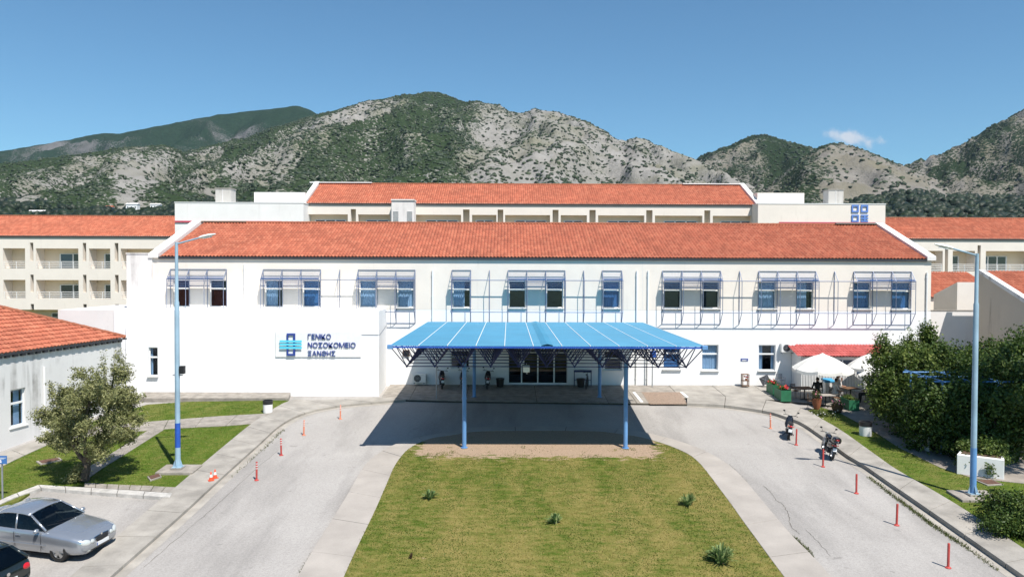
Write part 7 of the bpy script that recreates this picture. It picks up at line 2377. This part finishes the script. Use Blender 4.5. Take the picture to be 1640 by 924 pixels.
def chair(p, rz, label, mat='black_plastic', seat='wood'):
    r = thing('cafe_chair', label, 'chair', p, rz, 'cafe chairs')
    for (x, y, h) in ((-.2, -.2, .45), (.2, -.2, .45), (-.2, .2, .86), (.2, .2, .86)):
        m = MB(); m.tube((x, y, 0), (x, y * (1.0 if h < .5 else 1.12), h), .014, 6); m.build('leg', mat, r, world=False)
    m = MB(); m.box(-.22, .22, -.22, .22, .44, .47); m.build('seat', seat, r, world=False, bevel=.01)
    for q in range(4):
        m = MB(); m.box(-.2, .2, .212, .228, .56 + q * .085, .60 + q * .085); m.build('back_slat', seat, r, world=False)
    for s in (-1, 1):
        m = MB(); m.path([(s * .22, -.2, .45), (s * .22, -.2, .64), (s * .22, .21, .66)], .013, 6); m.build('armrest', mat, r, world=False)
def table(p, label, rr=.42, h=.74, top='wood', square=True):
    r = thing('cafe_table', label, 'table', p, .1, 'cafe tables')
    m = MB()
    if square: m.box(-rr, rr, -rr, rr, h - .035, h)
    else: m.lathe([(rr, h - .035), (rr, h)], 20)
    m.build('tabletop', top, r, world=False, bevel=.008)
    m = MB(); m.tube((0, 0, .03), (0, 0, h - .035), .035, 8); m.build('column', 'black_plastic', r, world=False)
    m = MB()
    for a in range(4): m.tube((0, 0, .06), (.3 * math.cos(a * 1.571), .3 * math.sin(a * 1.571), .015), .02, 6)
    m.build('foot', 'black_plastic', r, world=False)
table(G(1288, 643, TO), 'dark wooden cafe table left of the seated people', .55)
table(G(1322, 654, TO), 'pale cafe table nearest the flower pots', .42, .72, 'island_concrete')
table(G(1362, 643, TO), 'dark table in front of the person leaning back', .45)
chair(G(1274, 640, TO), R(30), 'dark cafe chair left of the wooden table')
chair(G(1300, 657, TO), R(80), 'dark cafe chair left of the pale table')
chair(G(1342, 652, TO), R(-70), 'dark cafe chair right of the pale table')
chair(G(1310, 644, TO), R(175), 'dark cafe chair of the person in black', 'black_plastic', 'seat_black')
chair(G(1336, 645, TO), R(100), 'dark cafe chair of the person in white facing right', 'black_plastic', 'seat_black')
chair(G(1348, 639, TO), R(120), 'dark cafe chair of the person leaning back', 'black_plastic', 'seat_black')
chair(G(1250, 622.5, TO), R(8), 'pale metal chair standing against the white wall', 'grey_metal', 'grey_metal')
# things along the wall
st = thing('plant_stand', 'small brown wooden stand with a pink flower by the wall', 'stand', (FX(1192.5, 49.5, 615), 49.4, .125))
for (x, y) in ((-.2, -.15), (.2, -.15), (-.2, .15), (.2, .15)):
    m = MB(); m.box(x - .025, x + .025, y - .025, y + .025, 0, .82); m.build('leg', 'wood', st, world=False)
for zz in (.05, .38, .80):
    m = MB(); m.box(-.23, .23, -.18, .18, zz, zz + .03); m.build('shelf', 'wood', st, world=False)
fp = thing('potted_flower', 'pink potted flower on the shelf of the wooden stand', 'flower', (FX(1194, 49.5, 615), 49.38, .125 + .41))
m = MB(); m.lathe([(.06, 0), (.08, .12)], 10); m.build('pot', 'terracotta', fp, world=False)
m = MB()
for k in range(7): m.sphere((random.gauss(0, .06), random.gauss(0, .05), .18 + random.uniform(0, .1)), .045, 6, 4)
m.build('flowers', 'flower_red', fp, world=False)
lt = thing('folded_table', 'folded metal table leaning against the white wall', 'table', (FX(1224, 49.6, 615), 49.45, .125))
m = MB(); rt = Matrix.Rotation(R(-14), 3, 'X') @ Matrix.Rotation(R(-24), 3, 'Y')
m.obox((0, 0, .42), (.62, .04, .55), rt); m.build('tabletop', 'gutter_dark', lt, world=False, bevel=.01)
m = MB()
for x in (-.25, .25): m.tube(Vector((0, -.03, .42)) + rt @ Vector((x, -.03, -.28)), Vector((0, -.03, .42)) + rt @ Vector((-x, -.03, .28)), .012, 5)
m.build('legs', 'grey_metal', lt, world=False)
wbn = thing('recycling_bin', 'white recycling bin with bright blue lid beside the parasol', 'bin', (FX(1323, 47.6, 615), 47.3, gz(47.3) + TO))
m = MB(); m.v = [(-.26, -.26, 0), (.26, -.26, 0), (.26, .26, 0), (-.26, .26, 0), (-.3, -.3, .85), (.3, -.3, .85), (.3, .3, .85), (-.3, .3, .85)]
for q in ((0, 3, 2, 1), (4, 5, 6, 7), (0, 1, 5, 4), (1, 2, 6, 5), (2, 3, 7, 6), (3, 0, 4, 7)): m.face(q)
m.build('tub', 'white_plastic', wbn, world=False, bevel=.03)
m = MB(); m.obox((0, 0, .92), (.66, .66, .13), Matrix.Rotation(R(8), 3, 'X')); m.build('lid', 'plastic_blue', wbn, world=False, bevel=.03)
# masonry planters under the vines
for (poly, h, lab) in (([(1532, 762), (1608, 772), (1604, 748), (1548, 742)], .95, 'whitewashed masonry planter box beside the right lamp post'), ([(1458, 716), (1488, 727), (1496, 712), (1470, 702)], .8, 'whitewashed planter block in the shade of the vines')):
    w = gp(poly); c = Vector((sum(q[0] for q in w) / 4, sum(q[1] for q in w) / 4))
    r = thing('masonry_planter', lab, 'planter', (c.x, c.y, gz(c.y)))
    m = MB(); m.prism(w, 0.05, h, zf=gz); m.build('wall', 'white_render', r, bevel=.02)
    m = MB(); m.prism([tuple(c + (Vector(q) - c) * .86) for q in w], h - .1, h + .012, zf=gz); m.build('soil', 'soil', r)
    leaf_mesh('foliage', [((c.x + dx, c.y + dy, gz(c.y) + h + .15), (.55, .45, .32)) for dx, dy in ((-.6, .1), (0, 0), (.6, .1), (.3, -.35), (-.2, .4))], 5200, .06, 'vine_leaf', r, .9, clump=.10, seed=int(h * 100))
# blue pergola frame
pg = thing('pergola', 'blue steel pergola frame half buried in vines', 'pergola', (F(1580, 610, 37).x, 37, gz(37)))
zp = FZ(610, 35.3, 1560)
xa, xb = F(1496, 608, 35.3).x, F(1700, 608, 35.3).x
for (y, dz) in ((35.3, -.04), (36.7, 0), (38.1, .04)):
    m = MB(); m.tube((xa, y, zp + dz), (xb, y, zp + dz), .04, 8); m.build('beam', 'post_blue', pg)
    for x in np.linspace(xa + .4, xb - .4, 3):
        m = MB(); m.tube((x, y, gz(y) + .1), (x, y, zp + dz), .045, 8); m.build('post', 'post_blue', pg)
k = xa + .3
while k < xb:
    m = MB(); m.tube((k, 34.9, zp - .0), (k, 38.5, zp + .10), .03, 8); m.build('rafter', 'post_blue', pg)
    m = MB(); m.tube((k, 35.3, zp - .05), (k + .7, 35.3, zp - .75), .022, 6); m.build('brace', 'post_blue', pg); k += 1.35

# ================================================================ PEOPLE
def person(label, p, rz, joints, limbs, cloth, scale=1.0):
    """one continuous body: tapered limbs fused by remeshing, materials by the nearest limb"""
    m = MB()
    for (a, b, ra, rb, mt) in limbs:
        A, B = Vector(joints[a]), Vector(joints[b])
        m.tube(A, B, ra, 10, 0, rb); m.sphere(A, ra, 10, 7); m.sphere(B, rb, 10, 7)
    hd = Vector(joints['head'])
    m.sphere(hd, .105, 14, 10, sx=1.0, sy=.86, sz=1.18)
    m.sphere(hd + Vector((.105, 0, -.015)), .022, 8, 5, sz=1.5)           # nose
    for s in (-1, 1):
        m.sphere(hd + Vector((-.005, s * .09, -.005)), .028, 8, 5, sx=.6, sz=1.2)  # ears
        h = Vector(joints['hand_l' if s > 0 else 'hand_r'])
        w = Vector(joints['wrist_l' if s > 0 else 'wrist_r'])
        dd = (h - w).normalized(); sd = dd.cross(Vector((0, 0, 1)))
        sd = sd.normalized() if sd.length > .1 else Vector((0, 1, 0))
        for q, ln in ((-.03, .075), (-.01, .088), (.01, .085), (.03, .07)):
            m.tube(h + sd * q, h + sd * q + dd * ln + Vector((0, 0, -.02)), .011, 6)
        m.tube(h - dd * .03 + sd * .035, h + sd * .075 + dd * .02, .012, 6)
    o = m.build('person_tmp', ['skin'])
    rm = o.modifiers.new('r', 'REMESH'); rm.mode = 'VOXEL'; rm.voxel_size = .016; rm.use_smooth_shade = True
    dg = bpy.context.evaluated_depsgraph_get(); me = bpy.data.meshes.new_from_object(o.evaluated_get(dg))
    d_ = o.data; bpy.data.objects.remove(o); bpy.data.meshes.remove(d_)
    mats = ['skin', cloth['top'], cloth['legs'], 'hair', 'rubber']
    me.materials.clear()
    for q in mats: me.materials.append(MAT[q])
    segs = [(np.array(joints[a]), np.array(joints[b]), ra, mt) for (a, b, ra, rb, mt) in limbs]
    C = np.array([f.center[:] for f in me.polygons]); best = np.full(len(C), 9.0); idx = np.zeros(len(C), dtype=np.int32)
    for (A, B, ra, mt) in segs:
        ab = B - A; t = np.clip(((C - A) @ ab) / (ab @ ab), 0, 1); dist = np.linalg.norm(C - (A + t[:, None] * ab), axis=1) - ra
        k = dist < best; best[k] = dist[k]; idx[k] = mt
    hdn = np.array(hd[:]); hv = C - hdn
    inh = np.linalg.norm(hv * np.array([1, 1.1, .85]), axis=1) < .125
    idx[inh] = 0
    idx[inh & ((hv[:, 2] > .045) | ((hv[:, 0] < -.02) & (hv[:, 2] > -.06)))] = 3
    me.polygons.foreach_set('material_index', idx); me.polygons.foreach_set('use_smooth', [True] * len(C)); me.update()
    ob = bpy.data.objects.new('person', me); link(ob); ob.location = p; ob.rotation_euler = (0, 0, rz); ob.scale = (scale,) * 3
    tag(ob, label, 'person', 'people at the cafe tables')
    for s in (-1, 1):       # eyes
        e = MB(); e.sphere(hd + Vector((.098, s * .036, .012)), .011, 6, 4); e.build('eye', 'hair', ob, world=False)
    e = MB(); e.box(hd.x + .094, hd.x + .103, -.022 + hd.y, .022 + hd.y, hd.z - .062, hd.z - .054); e.build('mouth', 'flower_pink', ob, world=False)
    return ob
LB = [('pelvis', 'waist', .155, .135, 1), ('waist', 'chest', .135, .165, 1), ('chest', 'neckb', .15, .08, 1), ('neckb', 'head', .055, .055, 0),
      ('sh_l', 'chest', .075, .12, 1), ('sh_r', 'chest', .075, .12, 1), ('sh_l', 'el_l', .062, .048, 1), ('el_l', 'wrist_l', .045, .032, 0), ('sh_r', 'el_r', .062, .048, 1), ('el_r', 'wrist_r', .045, .032, 0),
      ('wrist_l', 'hand_l', .034, .036, 0), ('wrist_r', 'hand_r', .034, .036, 0), ('hip_l', 'knee_l', .095, .065, 2), ('hip_r', 'knee_r', .095, .065, 2), ('knee_l', 'ank_l', .06, .042, 2), ('knee_r', 'ank_r', .06, .042, 2),
      ('hip_l', 'pelvis', .10, .14, 2), ('hip_r', 'pelvis', .10, .14, 2), ('ank_l', 'toe_l', .045, .035, 4), ('ank_r', 'toe_r', .045, .035, 4)]
def sitting(lean=0.0, legs=0.0, arms='lap'):
    j = dict(pelvis=(0, 0, .56), waist=(-.02 - lean * .15, 0, .75), chest=(-.02 - lean * .40, 0, .98), neckb=(-.01 - lean * .55, 0, 1.14), head=(.03 - lean * .60, 0, 1.30))
    cx = j['chest'][0]
    for s, k in ((1, 'l'), (-1, 'r')):
        j['hip_' + k] = (.02, s * .10, .54); j['knee_' + k] = (.46 + legs * .12, s * .13, .52 - legs * .05); j['ank_' + k] = (.48 + legs * .50, s * .13, .09 + legs * .02 * s); j['toe_' + k] = (.64 + legs * .50, s * .15, .045 + legs * .07)
        j['sh_' + k] = (cx, s * .20, 1.06); j['el_' + k] = (cx + .08, s * .27, .80)
        if arms == 'lap': j['wrist_' + k] = (cx + .30, s * .16, .72); j['hand_' + k] = (cx + .37, s * .13, .71)
        elif arms == 'table': j['wrist_' + k] = (cx + .34, s * .18, .82); j['hand_' + k] = (cx + .42, s * .15, .83)
        else:
            if k == 'l': j['el_' + k] = (cx + .16, s * .25, .86); j['wrist_' + k] = (cx + .22, s * .14, 1.10); j['hand_' + k] = (cx + .20, s * .10, 1.17)
            else: j['wrist_' + k] = (cx + .30, s * .18, .74); j['hand_' + k] = (cx + .37, s * .15, .73)
    return j
def sit_at(px, py):
    p = G(px, py, TO); return (p.x, p.y, p.z - .02)
person('person in a black top seated with back to the drive', sit_at(1309, 645), R(80), sitting(0, 0, 'table'), LB, dict(top='cloth_black', legs='cloth_grey'), 1.05)
person('person in white seated facing right at the cafe table', sit_at(1336, 646), R(10), sitting(-.15, 0, 'table'), LB, dict(top='cloth_white', legs='cloth_white'), 1.03)
person('person in white leaning back with legs stretched out', sit_at(1347, 640), R(-15), sitting(.35, .9, 'face'), LB, dict(top='cloth_white', legs='cloth_white'), 1.05)
person('person in dark clothes seated beside the bushy tree', sit_at(1391, 648), R(170), sitting(0, 0, 'lap'), LB, dict(top='cloth_black', legs='cloth_black'), 1.05)
chair(G(1393, 647, TO), R(-100), 'dark cafe chair of the person beside the bushy tree', 'black_plastic', 'seat_black')


# tall pine just outside the right edge: its shade lies over the vines and the terrace
pt_ = Vector((25.2, 29.3, gz(29.3)))
pine = thing('pine_tree', 'tall pine beyond the right edge whose shade falls on the vines', 'tree', pt_)
m = MB(); limb(m, [pt_, pt_ + Vector((.1, .1, 5)), pt_ + Vector((-.1, .2, 10)), pt_ + Vector((0, 0, 15.5))], .26, .06)
m.build('trunk', 'bark', pine, smooth=True)
E = []
rd_ = random.Random(9)
for q in range(34):
    a = rd_.uniform(0, 6.283); h = rd_.uniform(10.8, 16.2); rr = rd_.uniform(.3, 2.7) * (1 if h < 14.5 else .6)
    E.append(((pt_.x + rr * math.cos(a), pt_.y + .3 + rr * math.sin(a), pt_.z + h), (.85, .85, .5)))
leaf_mesh('crown', E, 15000, .10, 'hedge_leaf', pine, .9, clump=.16, seed=31)
m = MB()
for c, r_ in E[::2]:
    limb(m, [(pt_.x, pt_.y, c[2] - .8), ((pt_.x + c[0]) / 2, (pt_.y + c[1]) / 2, c[2] - .3), c], .06, .02, 5)
m.build('branches', 'bark', pine, smooth=True)

# ================================================================ AIR
m = MB(); m.box(-6400, 6400, -150, 7200, -14, 1400)
hz = m.build('haze', 'white_paint')
hm = bpy.data.materials.new('haze'); hm.use_nodes = True
hn = hm.node_tree; hn.nodes.clear()
ho = hn.nodes.new('ShaderNodeOutputMaterial'); hv = hn.nodes.new('ShaderNodeVolumePrincipled')
hv.inputs['Color'].default_value = (0.62, 0.80, 1.0, 1); hv.inputs['Density'].default_value = 0.000022; hv.inputs['Anisotropy'].default_value = 0.0
hn.links.new(hv.outputs[0], ho.inputs['Volume'])
hz.data.materials.clear(); hz.data.materials.append(hm)
hz['kind'] = 'stuff'; hz['label'] = 'thin blue air over the distant hills'; hz['category'] = 'haze'
